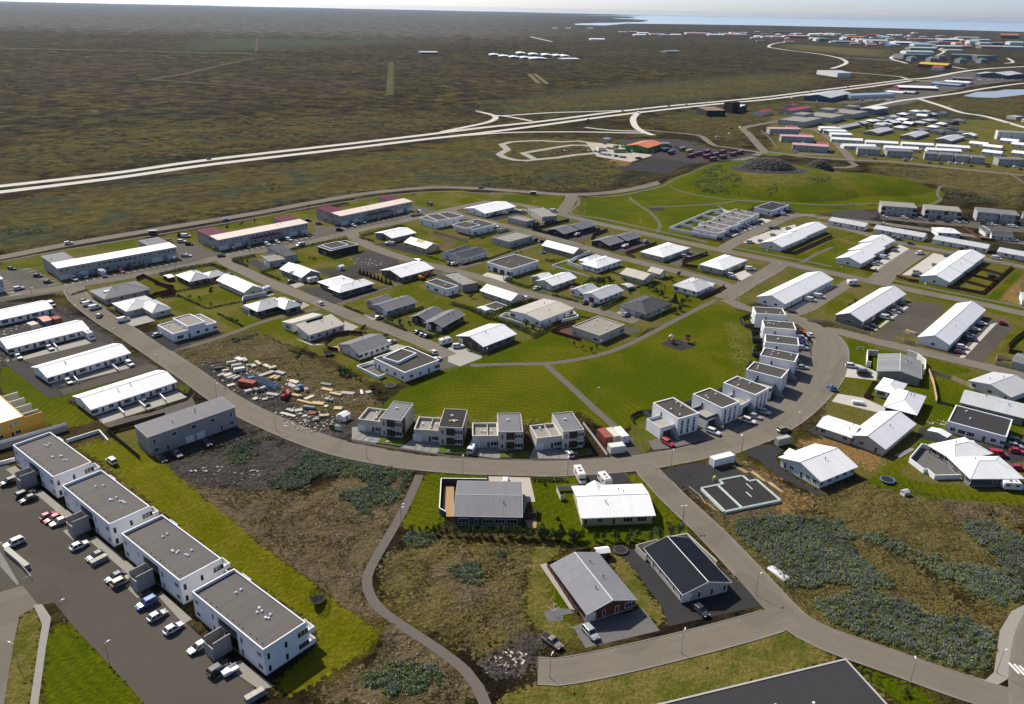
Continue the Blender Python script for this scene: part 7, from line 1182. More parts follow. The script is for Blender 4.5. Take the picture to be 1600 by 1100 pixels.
def groundmat():
 m,nt,p=newmat('ground');geo=nd(nt,'ShaderNodeNewGeometry');P_=geo.outputs['Position']
 A=lambda k:nd(nt,'ShaderNodeAttribute',attribute_name='m_'+k).outputs['Fac']
 N_=lambda sc,d=5,lo=.32,hi=.68,ds=.3:ramp(nt,noise(nt,P_,sc,d,.62,ds),lo,hi)
 big,mid,sm,fine,vf=N_(.0032),N_(.017),N_(.13,4),N_(1.0,4),N_(4.2,2)
 tex=mixc(nt,.5,fine,vf)
 # heath: dark brown crowberry, olive moss, grey-green lupin drifts, pale grass, on uneven lava
 h1,h2,h3=N_(.045,6,.36,.64,.6),N_(.016,6,.40,.60,.8),N_(.10,5,.36,.64)
 c=mixc(nt,h1,(.014,.011,.006),(.068,.050,.020));c=mixc(nt,math_(nt,'MULTIPLY',h3,.45),c,(.014,.011,.008))
 c=mixc(nt,math_(nt,'MULTIPLY',N_(.0022,6,.48,.60,.5),.65),c,mixc(nt,h1,(.030,.019,.015),(.090,.058,.040)))
 c=mixc(nt,math_(nt,'MULTIPLY',math_(nt,'ADD',math_(nt,'MULTIPLY',big,.6),.35),math_(nt,'MULTIPLY',h2,h1)),c,mixc(nt,sm,(.135,.112,.016),(.080,.068,.012)))
 c=mixc(nt,math_(nt,'MULTIPLY',N_(.0065,6,.56,.64,.8),.45),c,mixc(nt,sm,(.028,.036,.014),(.060,.066,.046)))
 c=mixc(nt,math_(nt,'MULTIPLY',N_(.021,6,.62,.68),.85),c,(.165,.130,.062));c=mixc(nt,math_(nt,'MULTIPLY',N_(.026,6,.60,.64,.8),.85),c,(.009,.008,.007))
 c=mixc(nt,math_(nt,'MULTIPLY',fine,.4),c,mixc(nt,.45,c,(.0,.0,.0)))
 c=mixc(nt,ramp(nt,math_(nt,'ADD',A('lava_haze'),math_(nt,'MULTIPLY',math_(nt,'SUBTRACT',mid,.5),.5)),.2,.9),c,mixc(nt,mid,(.055,.050,.043),(.150,.138,.112)))  # pale lava tone that also carries painted distance haze
 speck=N_(2.4,2,.62,.70);pit=N_(.8,4,.64,.72);rag=lambda x:mixc(nt,math_(nt,'MULTIPLY',pit,.8),mixc(nt,math_(nt,'MULTIPLY',speck,.55),x,(.24,.21,.15)),(.012,.011,.008))
 soft=math_(nt,'ADD',math_(nt,'MULTIPLY',fine,.5),math_(nt,'MULTIPLY',sm,.5))
 edge=lambda k,w=.35:ramp(nt,math_(nt,'ADD',A(k),math_(nt,'MULTIPLY',math_(nt,'SUBTRACT',soft,.5),w*2.2)),.40,.60)
 hard=lambda k,w=.5:ramp(nt,math_(nt,'ADD',A(k),math_(nt,'MULTIPLY',math_(nt,'SUBTRACT',fine,.5),w)),.42,.58)
 c=mixc(nt,edge('heathg',.6),c,mixc(nt,N_(.03,5),mixc(nt,sm,(.038,.052,.020),(.070,.078,.030)),(.066,.076,.058)))
 c=mixc(nt,edge('meadow',.5),c,mixc(nt,N_(.022,6,.50,.64),mixc(nt,mid,mixc(nt,sm,(.046,.036,.016),(.092,.072,.026)),mixc(nt,sm,(.068,.060,.014),(.125,.106,.026))),mixc(nt,fine,mixc(nt,sm,(.042,.052,.020),(.085,.092,.064)),(.040,.048,.02))))
 es=mixc(nt,N_(.045,5),mixc(nt,tex,(.060,.074,.008),(.115,.122,.016)),mixc(nt,tex,(.095,.078,.022),(.185,.150,.052)));c=mixc(nt,edge('estate',.3),c,es)
 ol=mixc(nt,sm,mixc(nt,tex,(.084,.066,.022),(.175,.140,.050)),mixc(nt,tex,(.054,.044,.016),(.125,.106,.032)));c=mixc(nt,edge('oliv',.55),c,rag(ol))
 so=rag(mixc(nt,sm,mixc(nt,tex,(.058,.045,.022),(.140,.112,.050)),mixc(nt,tex,(.075,.056,.032),(.185,.138,.080))))
 c=mixc(nt,edge('soil',.4),c,so);c=mixc(nt,edge('dirt',.4),c,mixc(nt,N_(.06,5),so,mixc(nt,tex,(.060,.052,.017),(.135,.115,.040))))
 c=mixc(nt,edge('orange',.4),c,mixc(nt,tex,(.11,.066,.024),(.32,.20,.078)))
 c=mixc(nt,edge('dkg',.35),c,mixc(nt,sm,mixc(nt,tex,(.026,.023,.021),(.078,.068,.060)),mixc(nt,tex,(.044,.039,.036),(.105,.092,.080))))
 dr=mixc(nt,tex,(.098,.084,.018),(.205,.168,.050));dr=mixc(nt,math_(nt,'MULTIPLY',N_(.16,4,.42,.62),.9),dr,mixc(nt,tex,(.055,.066,.008),(.110,.118,.016)))
 lw=mixc(nt,tex,(.038,.060,.0),(.094,.120,.0));lw=mixc(nt,math_(nt,'MULTIPLY',N_(.03,5,.40,.64),.85),lw,mixc(nt,tex,(.082,.088,.0),(.160,.152,.008)))
 dv=nd(nt,'ShaderNodeVectorMath',operation='DISTANCE');nt.links.new(P_,dv.inputs[0]);dv.inputs[1].default_value=(LAWNC[0],LAWNC[1],0);mow=math_(nt,'SINE',math_(nt,'MULTIPLY',dv.outputs['Value'],2.6));lw=mixc(nt,math_(nt,'MULTIPLY',math_(nt,'ADD',mow,1),.17),lw,(.045,.055,.002))
 c=mixc(nt,hard('lawn'),c,lw)
 c=mixc(nt,hard('dry'),c,dr)
 gd=mixc(nt,tex,(.052,.066,.0),(.112,.120,.004));gd=mixc(nt,math_(nt,'MULTIPLY',N_(.055,5,.42,.66),.8),gd,mixc(nt,tex,(.105,.088,.020),(.200,.165,.052)))
 c=mixc(nt,hard('garden'),c,gd)
 sl=mixc(nt,tex,(.066,.076,.0),(.145,.146,.003));sl=mixc(nt,math_(nt,'MULTIPLY',sm,.6),sl,mixc(nt,tex,(.105,.100,.002),(.19,.17,.022)))
 c=mixc(nt,hard('slope'),c,sl)
 c=mixc(nt,hard('rock'),c,mixc(nt,tex,(.030,.027,.024),(.12,.108,.094)))
 nt.links.new(c,p.inputs['Base Color']);p.inputs['Roughness'].default_value=1.0;p.inputs['Specular IOR Level'].default_value=.03
 b=nd(nt,'ShaderNodeBump',i_Strength=.8,i_Distance=.4);nt.links.new(math_(nt,'ADD',math_(nt,'MULTIPLY',fine,.6),math_(nt,'MULTIPLY',vf,.25)),b.inputs['Height']);flat=math_(nt,'MAXIMUM',math_(nt,'MAXIMUM',A('lawn'),A('estate')),math_(nt,'MAXIMUM',A('garden'),math_(nt,'MAXIMUM',A('slope'),A('dry'))));b2=nd(nt,'ShaderNodeBump',i_Distance=2.2);nt.links.new(math_(nt,'MULTIPLY',math_(nt,'SUBTRACT',1.0,flat,None,True),.8),b2.inputs['Strength']);nt.links.new(math_(nt,'ADD',h1,math_(nt,'MULTIPLY',h3,.5)),b2.inputs['Height']);nt.links.new(b2.outputs[0],b.inputs['Normal'])
 nt.links.new(b.outputs[0],p.inputs['Normal'])
 MATS['ground']=m
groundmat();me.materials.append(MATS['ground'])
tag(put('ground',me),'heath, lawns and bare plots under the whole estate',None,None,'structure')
# ------------------------------------------------------------------ water
def watermat(name,col,rough):
 m,nt,p=newmat(name);geo=nd(nt,'ShaderNodeNewGeometry');p.inputs['Base Color'].default_value=(*col,1);p.inputs['Roughness'].default_value=rough;p.inputs['IOR'].default_value=1.33
 b=nd(nt,'ShaderNodeBump',i_Strength=.4,i_Distance=.3);nt.links.new(noise(nt,geo.outputs['Position'],.05,4),b.inputs['Height']);nt.links.new(b.outputs[0],p.inputs['Normal']);MATS[name]=m
watermat('sea_water',(.34,.40,.45),.12);watermat('pond_water',(.30,.34,.38),.25)
def sheet(name,pts,m,z,kind='structure',label=None):
 b=bmesh.new();vv=[b.verts.new((x,y,0))for x,y in pts];es=[b.edges.new((vv[i],vv[(i+1)%len(vv)]))for i in range(len(vv))]
 r_=bmesh.ops.triangle_fill(b,edges=es,use_beauty=True)
 for f in b.faces:
  if f.normal.z<0:f.normal_flip()
 me=bpy.data.meshes.new(name);b.to_mesh(me);b.free();me.materials.append(MATS[m]);o=put(name,me,loc=(0,0,z));tag(o,label,None,None,kind);return o
sheet('sea',SEA+[(26000,9000),(26000,25900),(-7500,25900)],'sea_water',1.5)
sheet('pond',POND,'pond_water',.05)
sheet('sea',ISLE,'sea_water',1.5)
# ------------------------------------------------------------------ roads, drives, paths
LEV={id(FINE):np.zeros((FINE.ny,FINE.nx),np.int16),id(COARSE):np.zeros((COARSE.ny,COARSE.nx),np.int16)}
ROADMASK=np.zeros((FINE.ny,FINE.nx),np.int16)
def level(pts):
 Rr=FINE if all(FINE.x0<p[0]<FINE.x1 and FINE.y0<p[1]<FINE.y1 for p in pts)else COARSE
 ks=0;todo=[]
 for Rq in(FINE,COARSE):
  q=Rq.mask(pts)
  if q is None:continue
  j0,j1,i0,i1,m=q;m=m.copy()
  m[1:]|=m[:-1].copy();m[:-1]|=m[1:].copy();m[:,1:]|=m[:,:-1].copy();m[:,:-1]|=m[:,1:].copy()
  sub=LEV[id(Rq)][j0:j1,i0:i1]
  if Rq is Rr and m.any():ks=max(ks,int(sub[m].max()))
  todo.append((sub,m))
 for sub,m in todo:sub[m]=np.maximum(sub[m],ks+1)
 return ks+1
def hgt(x,y):return float(terrain(np.array([float(x)]),np.array([float(y)]))[0])
def ribbon(r_):
 name,m,w,kb,c,L_,R_,dist=r_
 lv=level([tuple(p)for p in L_]+[tuple(p)for p in R_[::-1]]);z=.004*lv
 n=len(c);zz=[max(0,hgt(*p))if name=='footpath' else 0 for p in c]
 v=[(p[0],p[1],z+h)for p,h in zip(L_,zz)]+[(p[0],p[1],z+h)for p,h in zip(R_,zz)]
 me=bpy.data.meshes.new(name);me.from_pydata(v,[],[(i,n+i,n+i+1,i+1)for i in range(n-1)]);me.materials.append(MATS[m]);at=me.attributes.new('across','FLOAT','POINT');at.data.foreach_set('value',[1.]*n+[-1.]*n);tag(put(name,me),None,None,None,'structure')
 if name=='road' or name=='car_park':
  q=FINE.mask([tuple(p)for p in L_]+[tuple(p)for p in R_[::-1]])
  if q:ROADMASK[q[0]:q[1],q[2]:q[3]][q[4]]+=1
def polysheet(name,m,pts):
 if len(pts)<3:return
 lv=level(pts);sheet(name,pts,m,.004*lv)
 q=FINE.mask(pts)
 if q:ROADMASK[q[0]:q[1],q[2]:q[3]][q[4]]+=1
for r_ in RIB:
 if r_[0]in('footpath','gravel_track'):ribbon(r_)
for p in POLY:polysheet(*p)
for r_ in RIB:
 if r_[0]not in('footpath','gravel_track'):ribbon(r_)
def kerbs():
 mb=MB()
 for name,m,w,kb,c,L_,R_,dist in RIB:
  if not kb or dist>560:continue
  for E_,s_ in((L_,1),(R_,-1)):
   for i in range(len(E_)-1):
    p,q=E_[i],E_[i+1];mid=(p+q)/2;d=(q-p);ln=np.hypot(*d)
    if ln<.2:continue
    out=np.array([-d[1],d[0]])/ln*s_;tpt=mid+out*1.2
    iu=int((tpt[0]-FINE.x0));iv=int((tpt[1]-FINE.y0))
    if 0<=iu<FINE.nx and 0<=iv<FINE.ny and ROADMASK[iv,iu]>0:continue
    a=p;b=q;cc=q+out*.22;dd=p+out*.22
    i0=len(mb.v);mb.v+=[(a[0],a[1],.11),(b[0],b[1],.11),(cc[0],cc[1],.12),(dd[0],dd[1],.12),(a[0],a[1],0),(b[0],b[1],0),(cc[0],cc[1],-.03),(dd[0],dd[1],-.03)]
    mb.f+=[(i0,i0+1,i0+2,i0+3),(i0,i0+4,i0+5,i0+1),(i0+3,i0+2,i0+6,i0+7)];mb.m+=[0,0,0]
 tag(put('kerb',mb.mesh('kerb','kerb')),None,None,None,'structure')
kerbs()
# painted bay lines and zebra
for x,y,a,L_,w in[(x0+(x1-x0)*i/(n-1),y0+(y1-y0)*i/(n-1),a,L_,w)for x0,y0,x1,y1,n,L_,w,a in LINES for i in range(n)]:
 me=cached(('line',L_,w),lambda:MB().poly([(-L_/2,-w/2,0),(L_/2,-w/2,0),(L_/2,w/2,0),(-L_/2,w/2,0)]).mesh('road_marking','paint',fix=False))
 tag(put('road_marking',me,loc=(x,y,.045),rz=R(a)),None,None,None,'structure')
# ------------------------------------------------------------------ buildings
def opening(kind,w,h):
 """(name, frame mesh, pane mesh) shared between alike openings; local: x along wall, -y outwards, z up from sill"""
 def mk():
  fr=MB();t=.09 if w>.8 else .07
  fm='frame'
  if kind in 'gGR':
   n=4;m={'g':'garage','G':'dgarage','R':'rgarage'}[kind]
   for i in range(n):fr.box(-w/2,w/2,-.05,.02,h*i/n+.012,h*(i+1)/n-.012)
   fr.box(-w/2,w/2,-.03,.02,0,h);return fr.mesh('garage_door',m),None
  if kind in 'T':
   for i in range(5):fr.box(-w/2+w*i/5+.01,-w/2+w*(i+1)/5-.01,-.06,.02,0,h)
   return fr.mesh('panel','brown'),None
  if kind=='r':return fr.box(-w/2,w/2,-.05,.02,0,h).mesh('panel','rgarage'),None
  for x0,x1,z0,z1 in((-w/2,w/2,0,t),(-w/2,w/2,h-t,h),(-w/2,-w/2+t,t,h-t),(w/2-t,w/2,t,h-t)):fr.box(x0,x1,-.06,.02,z0,z1)
  if kind in 'wW' and w>1.1:
   for k in range(1,2 if w<2 else 3):xx=-w/2+w*k/(2 if w<2 else 3);fr.box(xx-.03,xx+.03,-.055,.02,t,h-t)
  if kind=='s':
   for k in range(1,5):zz=h*k/5;fr.box(-w/2+t,w/2-t,-.055,.02,zz-(.12 if k in(2,3)else .04),zz+(.12 if k in(2,3)else .04))
  pm=MB().box(-w/2+t,w/2-t,-.03,.02,t,h-t)
  return fr.mesh('window',fm),pm.mesh('pane','door' if kind=='d' else 'glass')
 return cached(('op',kind,round(w,1),round(h,1)),mk)
OPD={'s':(1.0,4.9,.45),'w':(1.5,1.25,.95),'W':(2.6,1.45,.75),'n':(.75,1.6,.5),'d':(1.0,2.1,.05),'g':(2.6,2.25,.05),'G':(3.0,2.3,.05),'R':(2.8,2.25,.05),'o':(.7,.6,1.5),'T':(2.6,2.3,.35),'B':(2.8,2.2,.1),'b':(2.4,2.0,.2),'r':(2.2,2.4,.2)}
def openings(par,spec,length,base,rot,off,hw,far=False):
 """spec rows from the top storey down, evenly spread along the wall"""
 rows=spec.split('/');st=hw/len(rows)
 for ri,row in enumerate(reversed(rows)):
  n=len(row)
  for i,ch in enumerate(row):
   if ch=='.' or ch not in OPD:continue
   w,h,s0=OPD[ch];slot=length/n;w=min(w,slot*1.7,length*.8)
   if len(rows)>2:h=min(h,st*.6);s0=min(s0,st*.3)
   x=-length/2+slot*(i+.5);z=base+ri*st+s0
   h=min(h,base+(ri+1)*st-z-.15)
   fm,pm=opening(ch,w,h)
   nm={'d':'door','g':'garage_door','G':'garage_door','R':'garage_door','T':'panel','r':'panel'}.get(ch,'window')
   c,s_=math.cos(rot),math.sin(rot)
   o=put(nm,fm,par,(off[0]+x*c,off[1]+x*s_,z),rot)
   if pm:put('pane',pm,o)
def hipmesh(L,W,hw,hr,oh):
 a,b=L/2+oh,W/2+oh;k=min(a,b)
 sl=(hr-hw)/(min(L,W)/2);ze=hw-oh*sl+.04;t=.16
 rx,ry=(max(a-b*.9,.3),0)if L>=W else(0,max(b-a*.9,.3))
 mb=MB();base=[(-a,-b),(a,-b),(a,b),(-a,b)]
 for i in range(4):
  p,q_=base[i],base[(i+1)%4];mb.poly([(*p,ze),(*q_,ze),(*q_,ze+t),(*p,ze+t)])
 mb.poly([(-a,-b,ze),(-a,b,ze),(a,b,ze),(a,-b,ze)])
 z=ze+t;T=hr+t
 if L>=W:
  mb.poly([(-a,-b,z),(a,-b,z),(rx,0,T),(-rx,0,T)]);mb.poly([(a,b,z),(-a,b,z),(-rx,0,T),(rx,0,T)]);mb.poly([(a,-b,z),(a,b,z),(rx,0,T)]);mb.poly([(-a,b,z),(-a,-b,z),(-rx,0,T)])
  caps=[((-rx,0,T),(rx,0,T)),((-a,-b,z),(-rx,0,T)),((-a,b,z),(-rx,0,T)),((a,-b,z),(rx,0,T)),((a,b,z),(rx,0,T))]
 else:
  mb.poly([(-a,b,z),(-a,-b,z),(0,-ry,T),(0,ry,T)]);mb.poly([(a,-b,z),(a,b,z),(0,ry,T),(0,-ry,T)]);mb.poly([(-a,-b,z),(a,-b,z),(0,-ry,T)]);mb.poly([(a,b,z),(-a,b,z),(0,ry,T)])
  caps=[((0,-ry,T),(0,ry,T)),((-a,-b,z),(0,-ry,T)),((a,-b,z),(0,-ry,T)),((-a,b,z),(0,ry,T)),((a,b,z),(0,ry,T))]
 cm=MB()
 for p,q_ in caps:cm.cyl((p[0],p[1],p[2]+.01),(q_[0],q_[1],q_[2]+.01),.09,n=5)
 return mb,cm
def add_part(root,p,wc,rc,rc0,far,rng,near):
 cx,cy,a,L,W,roof,hw,hr,oh,f,l,r_,par,z0,prc,pwc,b=tuple(p)+(None,)*(17-len(p))
 wc=pwc or wc;rc=prc or rc
 if not hr or hr<=hw:hr=hw
 vis=put_root(root,cx,cy,a)
 T=lambda name,me,parent=None:put(name,me,parent or root,*((vis)if parent is None else((0,0,0),)))
 rm=lambda ax:rc if rc in('gravelroof','lgravel','darkroof','mgravel')else rc+('_x','_y')[ax]
 if roof in('gx','gy'):
  A_,B_=(L,W)if roof=='gx' else(W,L);ax='x' if roof=='gx' else 'y'
  sl=(hr-hw)/(B_/2);t=.18;e=B_/2+oh;ze=hw-oh*sl
  wall=MB().prism([(-B_/2,-.1),(B_/2,-.1),(B_/2,hw-.02),(0,hr-.02),(-B_/2,hw-.02)],-A_/2,A_/2,ax)
  rf=MB().prism([(-e,ze),(0,hr),(e,ze),(e,ze+t),(0,hr+t),(-e,ze+t)],-A_/2-oh,A_/2+oh,ax)
  w_=T('wall',wall.mesh('wall',wc));ro=T('roof',rf.mesh('roof',rm(0 if ax=='x' else 1)))
  P0=(-A_/2-oh-.01,0,hr+t+.01);P1=(A_/2+oh+.01,0,hr+t+.01)
  if ax=='y':P0,P1=(0,P0[0],P0[2]),(0,P1[0],P1[2])
  put('ridge_cap',MB().cyl(P0,P1,.10,n=6).mesh('ridge_cap','frame' if near else rm(0)),ro)
  if near:
   g=MB()
   for s_ in(-1,1):
    y0,y1=sorted((s_*(e+.005),s_*(e+.10)))
    (g.box(-A_/2-oh,A_/2+oh,y0,y1,ze+.02,ze+t-.03)if ax=='x' else g.box(y0,y1,-A_/2-oh,A_/2+oh,ze+.02,ze+t-.03))
   put('gutter',g.mesh('gutter','frame' if wc not in('redwall',)else 'dframe'),ro)
   rk=MB()
   for s_ in(-1,1):
    x0=s_*(A_/2+oh+.004);x1=s_*(A_/2+oh+.05)
    rk.prism([(-e,ze-.03),(0,hr-.03),(e,ze-.03),(e,ze+t+.015),(0,hr+t+.015),(-e,ze+t+.015)],min(x0,x1),max(x0,x1),ax)
   put('bargeboard',rk.mesh('bargeboard','redwood' if rc0=='gmetal' and wc=='offwhite' else 'frame'),ro)
 elif roof in('hx','hy'):
  T('wall',MB().box(-L/2,L/2,-W/2,W/2,-.1,hw).mesh('wall',wc));mb,cm=hipmesh(L,W,hw,hr,oh)
  ro=T('roof',mb.mesh('roof',rm(0)));put('ridge_cap',cm.mesh('ridge_cap',rm(0)),ro)
 elif roof in('mono','monob'):
  z0_,z1_=(hw,hr)if roof=='mono' else(hr,hw);t=.2;sl=(z1_-z0_)/W
  T('wall',MB().prism([(-W/2,-.1),(W/2,-.1),(W/2,z1_-.02),(-W/2,z0_-.02)],-L/2,L/2).mesh('wall',wc))
  e=W/2+oh;ro=T('roof',MB().prism([(-e,z0_-oh*sl),(e,z1_+oh*sl),(e,z1_+oh*sl+t),(-e,z0_-oh*sl+t)],-L/2-oh,L/2+oh).mesh('roof',rm(0)))
  if near:
   for s_ in(-1,1):
    x0,x1=sorted((s_*(L/2+oh+.004),s_*(L/2+oh+.06)));put('fascia',MB().prism([(-e,z0_-oh*sl-.03),(e,z1_+oh*sl-.03),(e,z1_+oh*sl+t+.05),(-e,z0_-oh*sl+t+.05)],x0,x1).mesh('fascia','frame' if wc!='lgrey' else rm(0)),ro)
 elif roof=='flat':
  zb=z0 if z0 else-.1;pt_=.28
  T('wall',MB().box(-L/2,L/2,-W/2,W/2,zb,hw).mesh('wall',wc));ro=T('roof',MB().box(-L/2+pt_+.002,L/2-pt_-.002,-W/2+pt_+.002,W/2-pt_-.002,hw+.002,hw+.06).mesh('roof',rm(0)))
  if par and par>.05:
   pm=MB()
   for x0,x1,y0,y1 in((-L/2,L/2,-W/2,-W/2+pt_),(-L/2,L/2,W/2-pt_,W/2),(-L/2,-L/2+pt_,-W/2+pt_,W/2-pt_),(L/2-pt_,L/2,-W/2+pt_,W/2-pt_)):pm.box(x0,x1,y0,y1,hw,hw+par)
   T('parapet',pm.mesh('parapet',wc))
   cp=MB();o_=.05
   for x0,x1,y0,y1 in((-L/2-o_,L/2+o_,-W/2-o_,-W/2+pt_+o_),(-L/2-o_,L/2+o_,W/2-pt_-o_,W/2+o_),(-L/2-o_,-L/2+pt_+o_,-W/2+pt_+o_,W/2-pt_-o_),(L/2-pt_-o_,L/2+o_,-W/2+pt_+o_,W/2-pt_-o_)):cp.box(x0,x1,y0,y1,hw+par+.002,hw+par+.07)
   T('coping',cp.mesh('coping','white' if wc in('white','black')else wc))
  if near and L*W>60 and not z0:
   for k in range(rng.randint(2,4)):
    x,y=rng.uniform(-.35,.35)*L,rng.uniform(-.35,.35)*W;s_=rng.uniform(.25,.45)
    v=put('roof_vent',cached(('rv',round(s_,1)),lambda:MB().cyl((0,0,0),(0,0,.5),s_*.5,n=10).cyl((0,0,.5),(0,0,.6),s_*.75,n=10).mesh('roof_vent','frame')),ro,(x,y,hw+.06))
 elif roof=='block':
  block_body(root,vis,L,W,hw,wc,rc)
 if roof in('gx','gy','hx','mono')and near and L*W>70:
  n=rng.randint(1,3);ro_=ro
  for k in range(n):
   if roof=='gy':x=rng.choice((-1,1))*L*rng.uniform(.1,.3);y=rng.uniform(-.35,.35)*W;z=hr-(hr-hw)*abs(x)/(L/2)
   elif roof=='mono':x=rng.uniform(-.35,.35)*L;y=rng.uniform(-.3,.3)*W;z=hw+(hr-hw)*(y/W+.5)
   else:y=rng.choice((-1,1))*W*rng.uniform(.08,.25);x=rng.uniform(-.25,.25)*L;z=hr-(hr-hw)*abs(y)/(W/2)
   put('roof_vent',cached('pipe',lambda:MB().cyl((0,0,-.1),(0,0,.55),.10,n=8).cyl((0,0,.55),(0,0,.68),.17,n=8).mesh('roof_vent','dframe')),ro_,(x,y,z+.15))
 sets=((f,L,0,(0,-W/2)),(l,W,-math.pi/2,(-L/2,0)),(b,L,math.pi,(0,W/2)),(r_,W,math.pi/2,(L/2,0)))
 for spec,ln,rot,off in sets:
  if not spec:continue
  (x,y,_z),rz=vis;c,s_=math.cos(rz),math.sin(rz)
  openings(root,spec,ln,(z0 or 0),rot+rz,(x+off[0]*c-off[1]*s_,y+off[0]*s_+off[1]*c),hw-(z0 or 0),far)
 # footing strip round the base
 if near and not z0:
  fm=MB()
  for x0,x1,y0,y1 in((-L/2-.03,L/2+.03,-W/2-.03,-W/2),(-L/2-.03,L/2+.03,W/2,W/2+.03),(-L/2-.03,-L/2,-W/2,W/2),(L/2,L/2+.03,-W/2,W/2)):fm.box(x0,x1,y0,y1,-.1,.22)
  T('plinth',fm.mesh('plinth','concrete'))
def put_root(root,cx,cy,a):
 """placement of a part in the frame of its house"""
 rx,ry,ra=root['_o'];dx,dy=cx-rx,cy-ry;c,s_=math.cos(-ra),math.sin(-ra)
 return(dx*c-dy*s_,dx*s_+dy*c,0),R(a)-ra
def block_body(root,vis,L,W,hw,wc,rc):
 """two-storey block: two end volumes, recessed glazed middle, raised edge on the far short side, cantilevered balconies"""
 T=lambda name,me:put(name,me,root,*vis)
 hm=3.6;big=W>20
 if not big:
  T('wall',MB().box(-L/2,L/2,-W/2,W/2,-.1,hw-.35).mesh('wall',wc))
  ro=T('roof',MB().prism([(-W/2+.2,hw-.34),(W/2-.2,hw-.34),(W/2-.2,hw-.08),(-W/2+.2,hw-.08)],-L/2+.2,L/2-.2).mesh('roof',rc if rc=='darkroof' else rc+'_y'))
  pm=MB()
  for x0,x1,y0,y1,t in((-L/2,L/2,-W/2,-W/2+.19,0),(-L/2,L/2,W/2-.19,W/2,.18),(-L/2,-L/2+.19,-W/2+.19,W/2-.19,.02),(L/2-.19,L/2,-W/2+.19,W/2-.19,.02)):pm.box(x0,x1,y0,y1,hw-.35,hw+t)
  T('parapet',pm.mesh('parapet',wc))
  for x,y in((-.8,1.2),(-.3,1.2)):put('roof_vent',cached('rv2',lambda:MB().cyl((0,0,0),(0,0,.45),.16,n=8).cyl((0,0,.45),(0,0,.55),.24,n=8).mesh('roof_vent','frame')),ro,(x,y,hw-.09))
  for k in range(5):put('roof_vent',cached('rv3',lambda:MB().cyl((0,0,0),(0,0,.35),.10,n=6).mesh('roof_vent','dframe')),ro,(L/2-.7,-W/2+1.5+k*2.0,hw-.09))
  return
 for y0,y1 in((-W/2,-hm),(hm,W/2)):T('wall',MB().box(-L/2,L/2,y0,y1,-.1,hw-.76).mesh('wall',wc))
 T('recess_wall',MB().box(-L/2+2.3,L/2,-hm,hm,-.1,hw-.76).mesh('recess_wall','dgrey'))
 T('lintel',MB().box(-L/2,-L/2+2.3,-hm,hm,hw-1.1,hw-.76).mesh('lintel',wc))
 T('gallery',MB().box(-L/2+.25,-L/2+2.3,-hm,hm,2.95,3.15).mesh('gallery','concrete'))
 T('gallery_railing',MB().box(-L/2+.25,-L/2+.31,-hm,hm,3.15,4.15).mesh('gallery_railing','dgrey'))
 ro=T('roof',MB().prism([(-W/2+.25,hw-.12),(W/2-.25,hw-.7),(W/2-.25,hw-.55),(-W/2+.25,hw-.02)],-L/2+.25,L/2-.25).mesh('roof',MATS['stripedroof']))
 pm=MB()
 for x0,x1,y0,y1,t in((-L/2,L/2,-W/2,-W/2+.24,.08),(-L/2,L/2,W/2-.3,W/2,.12),(-L/2,-L/2+.24,-W/2+.24,W/2-.3,.1),(L/2-.24,L/2,-W/2+.24,W/2-.3,.1)):pm.box(x0,x1,y0,y1,hw-.759,hw+t)
 T('parapet',pm.mesh('parapet',wc))
 dome=cached('dome',lambda:MB().cyl((0,0,0),(0,0,.25),.30,n=10).loft([[(math.cos(2*math.pi*k/10)*r_,math.sin(2*math.pi*k/10)*r_,z)for k in range(10)]for r_,z in((.3,.25),(.26,.40),(.14,.50),(.02,.53))]).mesh('roof_dome','lamp_glass'))
 rr=random.Random(int(W*100+vis[0][0]*7+root['_o'][0]))
 for gx,gy in((1.2,5.5),(.5,-2.5),(1.5,-6.0)):
  for k in range(rr.randint(2,4)):put('roof_dome',dome,ro,(gx+rr.uniform(-1.1,1.1),gy+rr.uniform(-1.0,1.0),hw-.1-(gy/W+.5)*.53))
 vent=cached('rv4',lambda:MB().cyl((0,0,0),(0,0,.3),.09,n=6).mesh('roof_vent','dframe'))
 for k in range(12):
  yy=-W/2+1.6+k*(W-3.2)/11+(.5 if k%4==3 else 0);put('roof_vent',vent,ro,(-L/2+1.0,yy,hw-.05-(yy/W+.5)*.53))
 (x,y,_),rz=vis;c,s_=math.cos(rz),math.sin(rz);loc=lambda u,v:(x+u*c-v*s_,y+u*s_+v*c)
 for sy,seq in((1,'w.n'),(-1,'n.w')):
  yy=sy*(hm+(W/2-hm)/2);openings(root,seq+'/'+seq,W/2-hm,0,rz-math.pi/2,loc(-L/2,yy),hw-.4)
 openings(root,'n.n.W/n.n.W',L,0,rz,loc(0,-W/2),hw-.5);openings(root,'W.W.W/W.W.W',W,0,rz+math.pi/2,loc(L/2,0),hw-.4)
 openings(root,'dWWd/dWWd',2*hm,.1,rz-math.pi/2,loc(-L/2+2.3,0),hw-.5)
 for zz in(.15,3.2):
  for sy in(-1,1):
   y0,y1=(-W/2+.0,-W/2+3.2)if sy<0 else(W/2-3.2,W/2);bm_=MB();bm_.box(L/2,L/2+1.9,y0,y1,zz-.15,zz).box(L/2+1.75,L/2+1.9,y0,y1,zz,zz+1.0).box(L/2,L/2+1.75,y0,y0+.15,zz,zz+1.0).box(L/2,L/2+1.75,y1-.15,y1,zz,zz+1.0)
   T('balcony',bm_.mesh('balcony',wc))
 # concrete stair tower in front of the recess
 st=MB();st.box(-L/2-4.2,-L/2-.4,1.4,1.65,-.1,4.2).box(-L/2-4.2,-L/2-.4,-1.65,-1.4,-.1,4.2).box(-L/2-4.45,-L/2-4.2,-1.65,1.65,-.1,3.0)
 so=T('stair_tower',st.mesh('stair_tower','concrete'))
 sm=MB()
